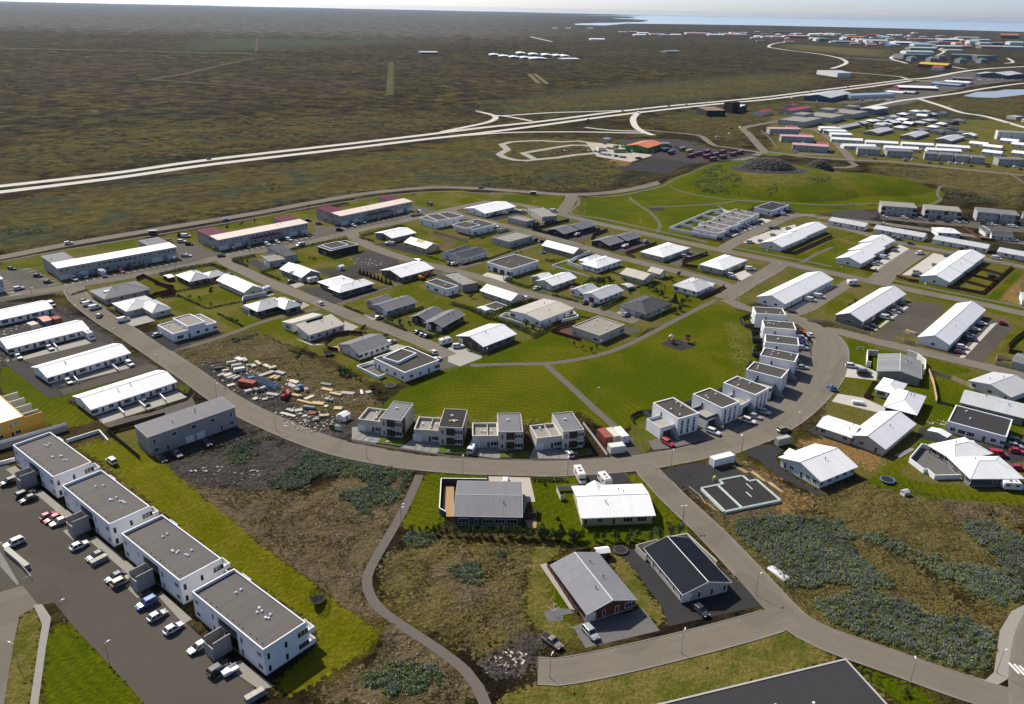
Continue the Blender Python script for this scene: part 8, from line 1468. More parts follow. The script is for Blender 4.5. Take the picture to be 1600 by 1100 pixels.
 for k in range(12):sm.box(-L/2-4.1+k*.31,-L/2-4.1+(k+1)*.31,-1.4,1.4,k*.25,(k+1)*.25)
 put('stairs',sm.mesh('stairs','concrete'),so)
def stripedroof():
 m,nt,p=newmat('stripedroof');tc=nd(nt,'ShaderNodeTexCoord');sep=nd(nt,'ShaderNodeSeparateXYZ');nt.links.new(tc.outputs['Object'],sep.inputs[0])
 st=math_(nt,'FRACT',math_(nt,'DIVIDE',sep.outputs[1],1.0));rib=ramp(nt,math_(nt,'ABSOLUTE',math_(nt,'SUBTRACT',st,.5)),.38,.47)
 wn_=nd(nt,'ShaderNodeTexWhiteNoise',noise_dimensions='1D');nt.links.new(math_(nt,'FLOOR',sep.outputs[1]),wn_.inputs['W'])
 n1=noise(nt,tc.outputs['Object'],12,2);n2=noise(nt,tc.outputs['Object'],.25,4)
 f=math_(nt,'ADD',math_(nt,'ADD',.72,math_(nt,'MULTIPLY',wn_.outputs['Value'],.14)),math_(nt,'ADD',math_(nt,'MULTIPLY',n1,.2),math_(nt,'MULTIPLY',n2,.3)));f=math_(nt,'SUBTRACT',f,math_(nt,'MULTIPLY',rib,.16))
 vm=nd(nt,'ShaderNodeVectorMath',operation='SCALE');vm.inputs[0].default_value=(.098,.090,.082);nt.links.new(f,vm.inputs['Scale']);nt.links.new(vm.outputs[0],p.inputs['Base Color']);p.inputs['Roughness'].default_value=.9
 MATS['stripedroof']=m
stripedroof()
for nm_ in('gravelroof',):MATS[nm_+'_y']=MATS[nm_]
HPOS=[];acnt={};fr_=random.Random(4)
for k in range(60):          # the many small buildings between the halls
 t=fr_.random();x=1250+1350*t+fr_.uniform(-250,250);y=4300+fr_.uniform(-700,1300);FARHALLS.append((x,y,fr_.uniform(18,45),fr_.uniform(12,25),fr_.uniform(3.5,6),fr_.uniform(6.5,9),fr_.choice(('offwhite','lgrey','offwhite','mgrey')),fr_.choice(('wmetal','lmetal','gmetal','lmetal','pinkmetal'))))
TH=['first','second','third','fourth','fifth','sixth','seventh','eighth','ninth','tenth','eleventh','twelfth','thirteenth','fourteenth','fifteenth','sixteenth','seventeenth']+[f'{k}th' for k in range(18,80)]
for x,y,L,W,hw,hr,wc,rc in sorted(FARHALLS,key=lambda h_:side(h_[0],h_[1])):
 nm_={'tealmetal':'teal','bluemetal':'blue','wmetal':'white','redmetal':'red','orangemetal':'orange','pinkmetal':'pink','gmetal':'grey','lmetal':'pale grey','dmetal':'charcoal','greenroof':'green'}[rc]
 k=acnt.get(nm_,0);acnt[nm_]=k+1
 HOUSES.append(['far_building',f'{nm_}-roofed hall in the far-off town, {TH[k]} {nm_} roof from the left','hb',wc,rc,'far',[(x,y,1.4,L,W,'gx',hw,hr,.3)]])
acnt={}
for h_ in sorted([h_ for h_ in HOUSES if not h_[1]],key=lambda h_:side(h_[6][0][0],h_[6][0][1])):
 nm_={'wmetal':'white','lmetal':'pale grey','dmetal':'charcoal','gmetal':'mid grey'}[h_[4]];k=acnt.get(nm_,0);acnt[nm_]=k+1
 h_[1]=f'{nm_}-roofed small house in the distant estate, {TH[k]} from the left of that colour'
GROUPS={'hb':'halls of the far former base','se':'small houses of the distant estate'}
for hi,(name,label,group,wc,rc,flags,parts)in enumerate(HOUSES):
 group=GROUPS.get(group,group);cat=CATS[name]
 p0=parts[0];root=empty(name,(p0[0],p0[1],0),R(p0[2]));tag(root,label,cat,group)
 root['_o']=(p0[0],p0[1],R(p0[2]));rng=random.Random(hi);far='far' in flags;near=not far and math.hypot(p0[0],p0[1])<560
 for p in parts:add_part(root,p,wc,rc,rc,far,rng,near)
 HPOS.append((p0[0],p0[1],label))
 L,W,roof,hw,hr=p0[3:8]
 if 'dorm' in flags:      # small cross gable on the far slope
  put('cross_gable',MB().prism([(-2.2,hw-.1),(0,hw+1.15),(2.2,hw-.1)],W/2-4.2,W/2+1.4,'y').mesh('cross_gable',rc+'_y'),root,(-L*.18,0,0))
  put('porch_wall',MB().box(-1.9,1.9,W/2,W/2+1.0,-.1,hw-.12).mesh('porch_wall',wc),root,(-L*.18,0,0))
 if 'cube' in flags:
  gx0,gx1,gy0=L/2-8.2,L/2-1.4,-W/2-5.4
  g=put('garage',MB().box(gx0,gx1,gy0,-W/2-.004,-.1,2.9).mesh('garage','white'),root)
  rl=MB().box(gx0,gx1,gy0,gy0+.15,2.9,3.9).box(gx0,gx0+.15,gy0+.15,-W/2-.01,2.9,3.9).box(gx1-.15,gx1,gy0+.15,-W/2-.01,2.9,3.9)
  put('terrace_parapet',rl.mesh('terrace_parapet','dgrey' if hi%2 else 'white'),g);put('terrace_floor',MB().box(gx0+.16,gx1-.16,gy0+.16,-W/2-.01,2.902,2.93).mesh('terrace_floor','conc'),g)
  fm,_=opening('G',3.0,2.3);put('garage_door',fm,g,(gx1,(gy0-W/2)/2,.05),math.pi/2)
  sw=MB()
  for k in range(10):sw.box(gx1+.2+k*.3,gx1+.5+k*.3,-W/2-1.1,-W/2-.01,0,2.9-k*.29)
  put('outside_stairs',sw.mesh('outside_stairs','concrete'),root)
  put('terrace_wall',MB().box(-L/2-4.0,-L/2-.01,-W/2-.2,-W/2,-.1,1.7).box(-L/2-4.0,-L/2-3.85,-W/2,W/2-1,-.1,1.5).mesh('terrace_wall','dgrey'),root)
 if 'villa' in flags:
  put('pergola_beam',MB().box(-L/2-3.2,-L/2-3.0,-W/2+1.2+.29,-W/2+1.2+7.7,3.3,4.0).mesh('pergola_beam','stucco'),root)
  put('balcony_slab',MB().box(L/2-2.6,L/2+.02,-W/2-.9,-W/2-.003,2.95,3.15).mesh('balcony_slab','stucco'),root)
  put('timber_cladding',MB().box(L/2+.003,L/2+.06,-W/2+.4,-W/2+3.4,.3,hw-.6).mesh('timber_cladding','brown'),root)
  lawn=put('front_garden',MB().box(-L/2+.5,L/2+1.5,-W/2-4.6,-W/2-.95,-.1,.10).mesh('front_garden','lawn'),root)
  put('garden_kerb',MB().box(-L/2+.3,L/2+1.7,-W/2-4.8,-W/2-4.6,-.1,.28).box(L/2+1.5,L/2+1.7,-W/2-4.6,-W/2-.95,-.1,.28).mesh('garden_kerb','dgrey'),lawn)
  put('garden_light',MB().cyl((0,-W/2-3.2,.1),(0,-W/2-3.2,.3),.5,.55,n=12).mesh('garden_light','conc'),lawn)
  if 'gmetal'!=rc:
   for k in range(4):put('roof_bundle',MB().box(-.5,.5,-.25,.25,0,.3).mesh('roof_bundle','ply'),root,(-.5+k*.55,-2+.5*(k%2),hw-.05),k)
  for k in range(3):put('paving_joint',MB().box(-.05,.05,-2.4,2.4,.0,.06).mesh('paving_joint','dgrey'),root,(-L/2-2.0-k*2.3,-W/2-3.0,0),R(-12))
 if 'balc' in flags:      # access balconies in the middle of the long front
  for q_ in(parts[0],):
   m_=MB();m_.box(-9,9,-W/2-1.4,-W/2-.004,2.85,3.0);bo=put('balcony',m_.mesh('balcony','concrete'),root)
   put('railing',MB().box(-9,9,-W/2-1.4,-W/2-1.34,3.0,3.95).mesh('railing','maroon' if rc=='pmetal' else 'lgrey'),bo)
   for k in range(4):put('stair',MB().prism([(-W/2-2.6,0),(-W/2-.1,0),(-W/2-.1,2.9)],-.5,.5).mesh('stair','concrete'),root,((-L*.36,-L*.2,L*.2,L*.4)[k],0,0))
 if 'bare' in flags:
  put('roof_gap',MB().prism([(-L/2-.31,hw-.16),(0,hr+.195),(L/2+.31,hw-.16),(L/2+.31,hw+.02),(0,hr+.215),(-L/2-.31,hw+.02)],-3.2,2.6,'y').mesh('roof_gap','ply'),root)
 if name=='terrace':
  for p in parts:
   (x,y,_z),rz=put_root(root,p[0],p[1],p[2])
   put('roof_light',cached('rl',lambda:MB().box(-.5,.5,-.5,.5,0,.35).mesh('roof_light','lamp_glass')),root,(x,y-1.5,p[6]+.05),rz);put('chimney',cached('tch',lambda:MB().box(-.5,.5,-.4,.4,0,1.0).mesh('chimney','dgrey')),root,(x+2.4,y+4.5,p[6]+.05),rz)
 if 'oval skylight' in label:put('skylight',MB().loft([[(math.cos(k*.524)*r_*2.2,math.sin(k*.524)*r_*1.2,z)for k in range(12)]for r_,z in((1,0),(1,.35),(.7,.65),(.05,.75))]).mesh('skylight','lamp_glass',smooth=True),root,(-L*.30,-W*.12,hw+.9),0)
 if 'clerestory' in label:put('clerestory',MB().prism([(W/2-1.0,hr-.1),(W/2+.2,hr-.1),(W/2+.2,hr+.75),(W/2-.1,hr+.75)],-3.8,3.8).mesh('clerestory','glass'),root)
 if 'chimney block' in label:put('chimney',MB().box(-.6,.6,-.5,.5,hw,hw+1.9).mesh('chimney','white'),root,(-1.5,1,0))
 if 'front gable' in label:put('cross_gable',MB().prism([(-1.8,hw-.15),(0,hw+1.15),(1.8,hw-.15)],-L/2-.95,-.8).mesh('cross_gable',rc+'_x'),root,(0,-W*.04,0));put('porch_wall',MB().box(-L/2-.7,-L/2,-1.5,1.5,-.1,hw-.17).mesh('porch_wall',wc),root,(0,-W*.04,0))
 if 'roof bay' in label:put('cross_gable',MB().prism([(-2,hw-.15),(0,hw+1.0),(2,hw-.15)],-W/2-1.3,-.8,'y').mesh('cross_gable',rc+'_y'),root,(L*.34,0,0));put('porch_wall',MB().box(-1.7,1.7,-W/2-1.0,-W/2,-.1,hw-.17).mesh('porch_wall',wc),root,(L*.34,0,0))
 if name=='school_building':
  put('gable_fin',MB().box(L/2,L/2+5.0,-W/2-.0,-W/2+.4,-.1,hw-.3).mesh('gable_fin','yellow'),root)
  for k in range(4):put('balcony_wall',MB().box(L/2+.01,L/2+4.4,-.2,.2,-.1,hw+.4).mesh('balcony_wall','cream'),root,(0,-W/2+1.2+k*5.6,0));put('balcony',MB().box(L/2+.01,L/2+3.6,.21,5.3,2.7,2.95).box(L/2+3.45,L/2+3.6,.21,5.3,2.95,3.9).mesh('balcony','white'),root,(0,-W/2+1.2+k*5.6,0))
 del root['_o']
# ------------------------------------------------------------------ vehicles
def ring(x,w,z0,z1,r_=.12):
 return[(x,-w+r_*.4,z0),(x,w-r_*.4,z0),(x,w,z0+r_),(x,w,z1-r_),(x,w-r_,z1),(x,-w+r_,z1),(x,-w,z1-r_),(x,-w,z0+r_)]
def wheel(parent,x,y,r_):
 t=put('wheel',cached(('tyre',round(r_,2)),lambda:MB().cyl((0,-.11,0),(0,.11,0),r_,n=14).mesh('wheel','rubber')),parent,(x,y,r_))
 put('rim',cached(('rim',round(r_,2)),lambda:MB().cyl((0,-.12,0),(0,.12,0),r_*.6,n=10).mesh('rim','rim')),t)
def car_template(kind):
 """parts of one vehicle standing at the origin, nose to +x"""
 root=empty('parked_car',(0,0,0))
 if kind in('hatch','suv','jeep','van','pickup'):
  L,W,H,hood,sill={'hatch':(4.25,1.76,1.48,.86,.34),'suv':(4.65,1.88,1.72,1.05,.42),'jeep':(4.2,1.8,1.95,1.15,.5),'van':(5.1,1.92,1.98,1.15,.36),'pickup':(5.2,1.85,1.75,1.05,.48)}[kind]
  x0,x1,w=-L/2,L/2,W/2
  b=MB()
  b.loft([ring(x0,w*.82,sill+.12,hood*.9),ring(x0+.12,w*.95,sill,hood),ring(x0+.9,w,sill-.05,hood),ring(x1-1.3,w,sill-.05,hood),ring(x1-.5,w*.97,sill,hood*.93),ring(x1-.1,w*.88,sill+.02,hood*.80),ring(x1,w*.74,sill+.1,hood*.68)])
  cx0={'hatch':x0+.18,'suv':x0+.12,'jeep':x0+.05,'van':x0+.08,'pickup':x0+1.9}[kind];cx1={'hatch':x1-1.15,'suv':x1-1.2,'jeep':x1-1.2,'van':x1-.75,'pickup':x1-1.35}[kind]
  rk0={'hatch':.55,'suv':.35,'jeep':.08,'van':.12,'pickup':.2}[kind];rk1={'hatch':.85,'suv':.75,'jeep':.35,'van':.85,'pickup':.7}[kind];wt=w*.80
  g=MB();z=hood-.06
  g.loft([[(cx0,-w*.94,z),(cx1,-w*.94,z),(cx1,w*.94,z),(cx0,w*.94,z)],[(cx0+rk0,-wt,H-.05),(cx1-rk1,-wt,H-.05),(cx1-rk1,wt,H-.05),(cx0+rk0,wt,H-.05)]])
  b.loft([[(cx0+rk0-.03,-wt-.02,H-.07),(cx1-rk1+.05,-wt-.02,H-.07),(cx1-rk1+.05,wt+.02,H-.07),(cx0+rk0-.03,wt+.02,H-.07)],[(cx0+rk0+.12,-wt+.1,H),(cx1-rk1-.1,-wt+.1,H),(cx1-rk1-.1,wt-.1,H),(cx0+rk0+.12,wt-.1,H)]])
  for s_ in(-1,1):     # pillars
   for t in(.0,.48,1.0):
    xa=cx0+(cx1-cx0)*t;xb=cx0+rk0+(cx1-rk1-cx0-rk0)*t;d=.07
    b.loft([[(xa-d,s_*(w*.94+.01),z),(xa+d,s_*(w*.94+.01),z),(xa+d,s_*(w*.94-.05),z),(xa-d,s_*(w*.94-.05),z)],[(xb-d,s_*(wt+.012),H-.06),(xb+d,s_*(wt+.012),H-.06),(xb+d,s_*(wt-.05),H-.06),(xb-d,s_*(wt-.05),H-.06)]])
  if kind=='van':b.box(cx0+rk0,cx0+2.4,-w*.95,w*.95,z,H-.06)
  if kind=='pickup':b.box(x0+.1,x0+1.75,-w*.9,-w*.82,hood,hood+.1).box(x0+.1,x0+1.75,w*.82,w*.9,hood,hood+.1)
  put('body',b.mesh('body','paint_white',smooth=False),root);put('glass',g.mesh('glass','glass'),root)
  if kind=='pickup':put('load_bed',MB().box(x0+.15,x0+1.72,-w*.8,w*.8,hood+.004,hood+.03).mesh('load_bed','rubber'),root)
  rw={'hatch':.32,'suv':.37,'jeep':.38,'van':.34,'pickup':.38}[kind]
  for wx in(x0+.8,x1-.85):
   for s_ in(-1,1):wheel(root,wx,s_*(w-.1),rw)
  for s_ in(-1,1):
   put('headlight',cached('hl',lambda:MB().box(-.1,.06,-.17,.17,-.08,.08).mesh('headlight','lamp_glass')),root,(x1-.07,s_*w*.66,hood*.72));put('taillight',cached('tl',lambda:MB().box(-.04,.06,-.12,.12,-.12,.12).mesh('taillight','taillight')),root,(x0+.03,s_*w*.74,hood*.86))
   put('mirror',cached('mir',lambda:MB().box(-.07,.07,-.1,.1,-.07,.07).mesh('mirror','dframe')),root,(cx1-.25,s_*(w+.06),hood+.08))
 elif kind in('bus',):
  L,W,H=11.5,2.5,3.1;w=W/2
  put('body',MB().loft([ring(-L/2,w*.95,.4,H-.1,.2),ring(-L/2+.2,w,.35,H,.2),ring(L/2-.3,w,.35,H,.2),ring(L/2,w*.93,.45,H-.25,.2)]).mesh('body','paint_white'),root)
  for s_ in(-1,1):put('window_band',MB().box(-L/2+.4,L/2-.5,min(s_*w,s_*(w+.02)),max(s_*w,s_*(w+.02)),1.6,2.65).mesh('window_band','glass'),root)
  put('windscreen',MB().box(L/2-.02,L/2+.03,-w*.85,w*.85,1.3,2.7).mesh('windscreen','glass'),root)
  for wx in(-L/2+2.6,L/2-2.4):
   for s_ in(-1,1):wheel(root,wx,s_*(w-.12),.48)
 elif kind in('boxvan','motorhome'):
  H=3.0;w=1.08;x0=-3.2
  put('cargo_box' if kind=='boxvan' else 'living_box',MB().loft([ring(x0,w,.65,H-.05),ring(x0+.1,w,.6,H),ring(1.5,w,.6,H),ring(1.9 if kind=='motorhome' else 1.6,w,1.6 if kind=='motorhome' else .65,H-.1)]).mesh('cargo_box','paint_white'),root)
  put('cab',MB().loft([ring(1.3,w*.92,.4,1.9),ring(1.9,w*.92,.4,1.85),ring(2.5,w*.9,.4,1.25),ring(3.0,w*.82,.45,1.05)]).mesh('cab','paint_white'),root)
  put('windscreen',MB().loft([[(1.95,-w*.8,1.78),(1.95,w*.8,1.78),(1.90,w*.8,1.80),(1.90,-w*.8,1.80)],[(2.52,-w*.84,1.29),(2.52,w*.84,1.29),(2.46,w*.84,1.24),(2.46,-w*.84,1.24)]]).mesh('windscreen','glass'),root)
  for s_ in(-1,1):put('side_window',MB().box(-1.4,-.4,min(s_*w,s_*(w+.02)),max(s_*w,s_*(w+.02)),1.7,2.3).mesh('side_window','glass'),root)
  put('roof_hatch',MB().box(-1.6,-1.0,-.3,.3,H,H+.12).box(-.2,.4,-.4,.4,H,H+.1).mesh('roof_hatch','dframe'),root)
  for wx in(-2.0,2.2):
   for s_ in(-1,1):wheel(root,wx,s_*(w-.15),.36)
 elif kind=='caravan':
  w=1.15;put('body',MB().loft([ring(-2.7,w*.9,.75,2.2),ring(-2.4,w,.5,2.55),ring(1.8,w,.5,2.6),ring(2.3,w*.97,.55,2.2),ring(2.6,w*.9,.75,1.6)]).mesh('body','paint_white'),root)
  for s_ in(-1,1):
   for xx in(-1.6,.9):put('window',MB().box(xx-.5,xx+.5,min(s_*w,s_*(w+.02)),max(s_*w,s_*(w+.02)),1.45,2.05).mesh('window','glass'),root)
   wheel(root,-.2,s_*(w-.1),.32)
  put('drawbar',MB().cyl((2.5,-.5,.5),(3.7,0,.5),.05).cyl((2.5,.5,.5),(3.7,0,.5),.05).mesh('drawbar','steel'),root);put('roof_hatch',MB().box(-.9,-.3,-.3,.3,2.6,2.72).box(.6,1.0,-.25,.25,2.6,2.7).mesh('roof_hatch','dframe'),root)
 elif kind=='boat':
  rings=[[(x,-ww,z1),(x,-ww*.55,z0),(x,ww*.55,z0),(x,ww,z1)]for x,ww,z0,z1 in((-2.6,.9,.6,1.35),(-1,1.05,.5,1.4),(1.2,.95,.55,1.5),(2.4,.4,.9,1.65),(2.9,.05,1.3,1.7))]
  put('hull',MB().loft(rings).mesh('hull','paint_white'),root);put('cabin',MB().loft([[(-.8,-.7,1.4),(1.3,-.6,1.45),(1.3,.6,1.45),(-.8,.7,1.4)],[(-.6,-.55,2.05),(.6,-.5,2.0),(.6,.5,2.0),(-.6,.55,2.05)]]).mesh('cabin','offwhite'),root)
  put('trailer_frame',MB().box(-2.4,3.2,-.08,.08,.4,.5).box(-1.2,-1.0,-.9,.9,.35,.45).mesh('trailer_frame','steel'),root)
  for s_ in(-1,1):wheel(root,-1.1,s_*.95,.3)
 elif kind=='trailer':
  put('body',MB().box(-1.9,1.9,-.85,.85,.5,.75).box(-1.7,1.7,-.8,.8,.75,1.15).mesh('body','paint_white'),root);put('drawbar',MB().cyl((1.9,-.4,.55),(2.9,0,.55),.05).cyl((1.9,.4,.55),(2.9,0,.55),.05).mesh('drawbar','steel'),root)
  for s_ in(-1,1):wheel(root,-.2,s_*.95,.3)
 elif kind=='tractor':
  put('body',MB().box(-1.6,1.7,-.5,.5,.6,1.35).box(-1.7,-.2,-.75,.75,.9,1.5).mesh('body','paint_white'),root);put('cab',MB().loft([[(-1.4,-.7,1.5),(.1,-.7,1.5),(.1,.7,1.5),(-1.4,.7,1.5)],[(-1.2,-.6,2.5),(-.1,-.6,2.5),(-.1,.6,2.5),(-1.2,.6,2.5)]]).mesh('cab','glass'),root)
  put('bucket',MB().box(2.2,2.8,-1,1,.2,.9).cyl((1.2,-.6,1),(2.4,-.6,.5),.08).cyl((1.2,.6,1),(2.4,.6,.5),.08).mesh('bucket','orange'),root)
  for s_ in(-1,1):wheel(root,-1.0,s_*.85,.75);wheel(root,1.1,s_*.75,.5)
 elif kind=='motorcycle':
  put('frame',MB().box(-.5,.5,-.13,.13,.45,.75).box(-.7,-.1,-.15,.15,.75,.85).cyl((.5,0,.7),(.75,0,.35),.05).cyl((.45,-.35,1.0),(.45,.35,1.0),.025).cyl((.45,0,.7),(.45,0,1.0),.04).mesh('frame','paint_white'),root)
  for xx in(-.65,.75):wheel(root,xx,0,.32)
 return root
KW={'hatch':'car','suv':'off-road car','jeep':'old off-road car with white roof box','van':'van','pickup':'pickup truck','bus':'coach','boxvan':'box van','motorhome':'motorhome','caravan':'caravan','boat':'boat on a trailer','trailer':'small trailer','tractor':'tractor loader','motorcycle':'motorcycle'}
NM={'hatch':'car','suv':'car','jeep':'car','van':'van','pickup':'pickup_truck','bus':'coach','boxvan':'box_van','motorhome':'motorhome','caravan':'caravan','boat':'boat','trailer':'trailer','tractor':'tractor','motorcycle':'motorcycle'}
CC=dict(w='white',s='silver',e='grey',c='charcoal',k='black',n='navy',b='blue',r='red',m='maroon',t='tan',g='green',y='yellow',o='orange');TT=dict(h='hatch',s='suv',j='jeep',v='van',p='pickup',b='bus',x='boxvan',m='motorhome',c='caravan',t='boat',l='trailer',a='tractor',y='motorcycle')
CARS=[(PLACES[c_[0]],)+tuple(c_[1:4])+(CC[c_[4][0]],TT[c_[4][1]])for c_ in CARS]
yr=random.Random(5)
for x0,y0,x1,y1,n,w in CARYARDS:
 for k in range(n):
  t=yr.random();CARS.append(('in the far car-dealer yards',x0+(x1-x0)*t+yr.uniform(-w,w),y0+(y1-y0)*t+yr.uniform(-w,w),yr.uniform(0,180),yr.choice(('white','silver','white','charcoal','navy','red')),yr.choice(('hatch','suv','van'))))
TPL={};cnt={};order=sorted(range(len(CARS)),key=lambda i:math.hypot(CARS[i][1],CARS[i][2]))
keep=set(order[:300]);same={}
for i in keep:same.setdefault((CARS[i][0],CARS[i][4],CARS[i][5]),[]).append(i)
for k in same:same[k].sort(key=lambda i:side(CARS[i][1],CARS[i][2]))
rest=MB();RC=['white','silver','grey','charcoal','black','navy','blue','red','maroon','tan','green','yellow','orange']
for i,(pl,x,y,a,col,kind)in enumerate(CARS):
 z=.03
 if i not in keep:
  c,s_=math.cos(R(a)),math.sin(R(a));L,w,H=(4.4,.9,1.5)if kind!='bus' else(11,1.25,3)
  t=MB();t.loft([ring(-L/2,w*.9,.3,H*.6),ring(L/2-1,w,.3,H*.6),ring(L/2,w*.8,.35,H*.5)]);t.loft([[(-L/2+.2,-w*.9,H*.58),(L/2-1.2,-w*.9,H*.58),(L/2-1.2,w*.9,H*.58),(-L/2+.2,w*.9,H*.58)],[(-L/2+.5,-w*.75,H),(L/2-2,-w*.75,H),(L/2-2,w*.75,H),(-L/2+.5,w*.75,H)]],mi=0)
  k0=len(rest.v);rest.v+=[(x+p[0]*c-p[1]*s_,y+p[0]*s_+p[1]*c,p[2])for p in t.v];rest.f+=[tuple(k0+k for k in f)for f in t.f];rest.m+=[RC.index(col)]*len(t.f);continue
 key=kind;lst=same[(pl,col,kind)]
 if key not in TPL:TPL[key]=car_template(kind);o=TPL[key]
 else:o=copy_tree(TPL[key])
 o.name=NM[kind];o.location=(x,y,z);o.rotation_euler=(0,0,R(a))
 for ch in o.children:
  if ch.data and ch.data.materials and ch.data.materials[0]==MATS['paint_white']:
   ch.material_slots[0].link='OBJECT';ch.material_slots[0].material=MATS['paint_'+col]
 lb=f'{col} {KW[kind]} {pl}'
 if len(lst)>1:lb+=f', {ORD[lst.index(i)]}'
 tag(o,lb,{'parked_car':'car'}.get(NM[kind],NM[kind].replace('_',' ')),'vehicles '+pl)
if rest.f:tag(put('distant_cars',rest.mesh('distant_cars',['paint_'+c for c in RC])),'mass of tiny parked vehicles in the far yards and roads','cars',None,'stuff')
# ------------------------------------------------------------------ street lamps
def lamp_template():
 root=empty('street_lamp',(0,0,0))
 put('pole',MB().cyl((0,0,-.1),(0,0,1.0),.085,.08,n=8).cyl((0,0,1.0),(0,0,5.6),.06,.045,n=8).mesh('pole','steel'),root)
 put('arm',MB().cyl((0,0,5.55),(.55,0,5.75),.035,.03,n=6).mesh('arm','steel'),root)
 h=put('lamp_head',MB().loft([[(.35,-.10,5.68),(.35,.10,5.68),(.35,.10,5.80),(.35,-.10,5.80)],[(.7,-.17,5.70),(.7,.17,5.70),(.7,.12,5.88),(.7,-.12,5.88)],[(1.05,-.08,5.76),(1.05,.08,5.76),(1.05,.06,5.84),(1.05,-.06,5.84)]]).mesh('lamp_head','frame'),root)
 put('lens',MB().box(.5,.95,-.09,.09,5.66,5.70).mesh('lens','lamp_glass'),h);put('base_box',MB().box(-.12,.12,-.12,.12,-.1,.12).mesh('base_box','concrete'),root)
 return root
LT=lamp_template();used={}
near_h=[' '.join(min(HPOS,key=lambda h:(h[0]-x)**2+(h[1]-y)**2)[2].split()[:8]).rstrip(',')for x,y,a in LAMPS]
grp={}
for i,h in enumerate(near_h):grp.setdefault(h,[]).append(i)
for h in grp:grp[h].sort(key=lambda i:side(LAMPS[i][0],LAMPS[i][1]))
for i,(x,y,a)in enumerate(LAMPS):
 o=LT if i==0 else copy_tree(LT);o.name='street_lamp';o.location=(x,y,0);o.rotation_euler=(0,0,R(a))
 lst=grp[near_h[i]];lb='street lamp nearest the '+near_h[i]
 if len(lst)>1:lb+=', '+ORD[lst.index(i)]
 tag(o,lb,'street lamp','street lamps')
# ------------------------------------------------------------------ fences and walls
for label,name,m,h,th,pts in FENCES:
 root=empty(name,(pts[0][0],pts[0][1],0));tag(root,label,'wall' if 'wall' in name else 'fence')
 ox,oy=pts[0];post=name in('garden_fence','plank_fence')
 for(x0,y0),(x1,y1)in zip(pts[:-1],pts[1:]):
  d=math.hypot(x1-x0,y1-y0);a=math.atan2(y1-y0,x1-x0)
  if d<.3:continue
  n=max(1,round(d/2.4))if post else max(1,round(d/6.0));s_=d/n
  for k in range(n):
   t=(k+.5)/n;loc=(x0+(x1-x0)*t-ox,y0+(y1-y0)*t-oy,0)
   def mk():
    b=MB()
    if post:
     nb=6
     for j in range(nb):b.box(-s_/2+.05,s_/2-.05,-.02+.012*(j%2),.02+.012*(j%2),.08+(h-.1)*j/nb,.08+(h-.1)*(j+1)/nb-.015)
    else:b.box(-s_/2+.004,s_/2-.004,-th/2,th/2,-.1,h)
    return b.mesh('panel',m)
   put('panel',cached(('fp',name,m,round(h,1),round(s_,2),th),mk),root,loc,a)
   if post:put('post',cached(('fpost',m,round(h,1)),lambda:MB().box(-.06,.06,-.06,.06,-.1,h+.06).mesh('post',m)),root,(x0+(x1-x0)*k/n-ox,y0+(y1-y0)*k/n-oy,0),a)
   elif name=='retaining_wall':put('rail',cached(('rail',round(s_,2)),lambda:MB().box(-s_/2,s_/2,-.04,.04,h+.002,h+.9).mesh('rail','lamp_glass')),root,loc,a)
   elif h>.9:put('coping',cached(('cop',m,round(s_,2),th),lambda:MB().box(-s_/2,s_/2,-th/2-.03,th/2+.03,h+.002,h+.07).mesh('coping','white' if m in('white','offwhite','dgrey')else m)),root,loc,a)
# ------------------------------------------------------------------ foliage
def leafcloud(rg,n,fn,size,mb=None,out=.6):
 mb=mb or MB()
 for _ in range(n):
  p,sc=fn(rg);d=Vector((rg.normal()*.55+p[0]*out,rg.normal()*.55+p[1]*out,rg.normal()*.35+.55));d.normalize();u=d.orthogonal().normalized();w=d.cross(u);s_=size*sc*rg.uniform(.6,1.3);p=Vector(p)
  mb.poly([tuple(p-u*s_),tuple(p+w*s_*.55),tuple(p+u*s_),tuple(p-w*s_*.55)])
 return mb
def hedge_mesh(w,h,pts,seed):
 rg=np.random.default_rng(seed);mb=MB();ox,oy=pts[0]
 for(x0,y0),(x1,y1)in zip(pts[:-1],pts[1:]):
  d=math.hypot(x1-x0,y1-y0);n=int(d*34*w)
  ux,uy=(x1-x0)/d,(y1-y0)/d
  def fn(g):
   t=g.random()*d;a=g.random()*math.pi;hh=h*(.85+.25*math.sin(t*2.1+seed)*.5+.15*g.random());rr=.55+.45*math.sqrt(g.random())
   off=math.cos(a)*w*.55*rr;z=.15+math.sin(a)*(hh-.15)*rr if g.random()<.8 else g.random()*hh*.6
   return(x0+ux*t-uy*off-ox,y0+uy*t+ux*off-oy,z),1
  leafcloud(rg,n,fn,.26,mb,0)
 return mb.mesh('foliage','hedge',fix=False)
hn=[' '.join(min(HPOS,key=lambda q_:(q_[0]-pts[0][0])**2+(q_[1]-pts[0][1])**2)[2].split()[:7]).rstrip(',')for label,w,h,pts in HEDGES]
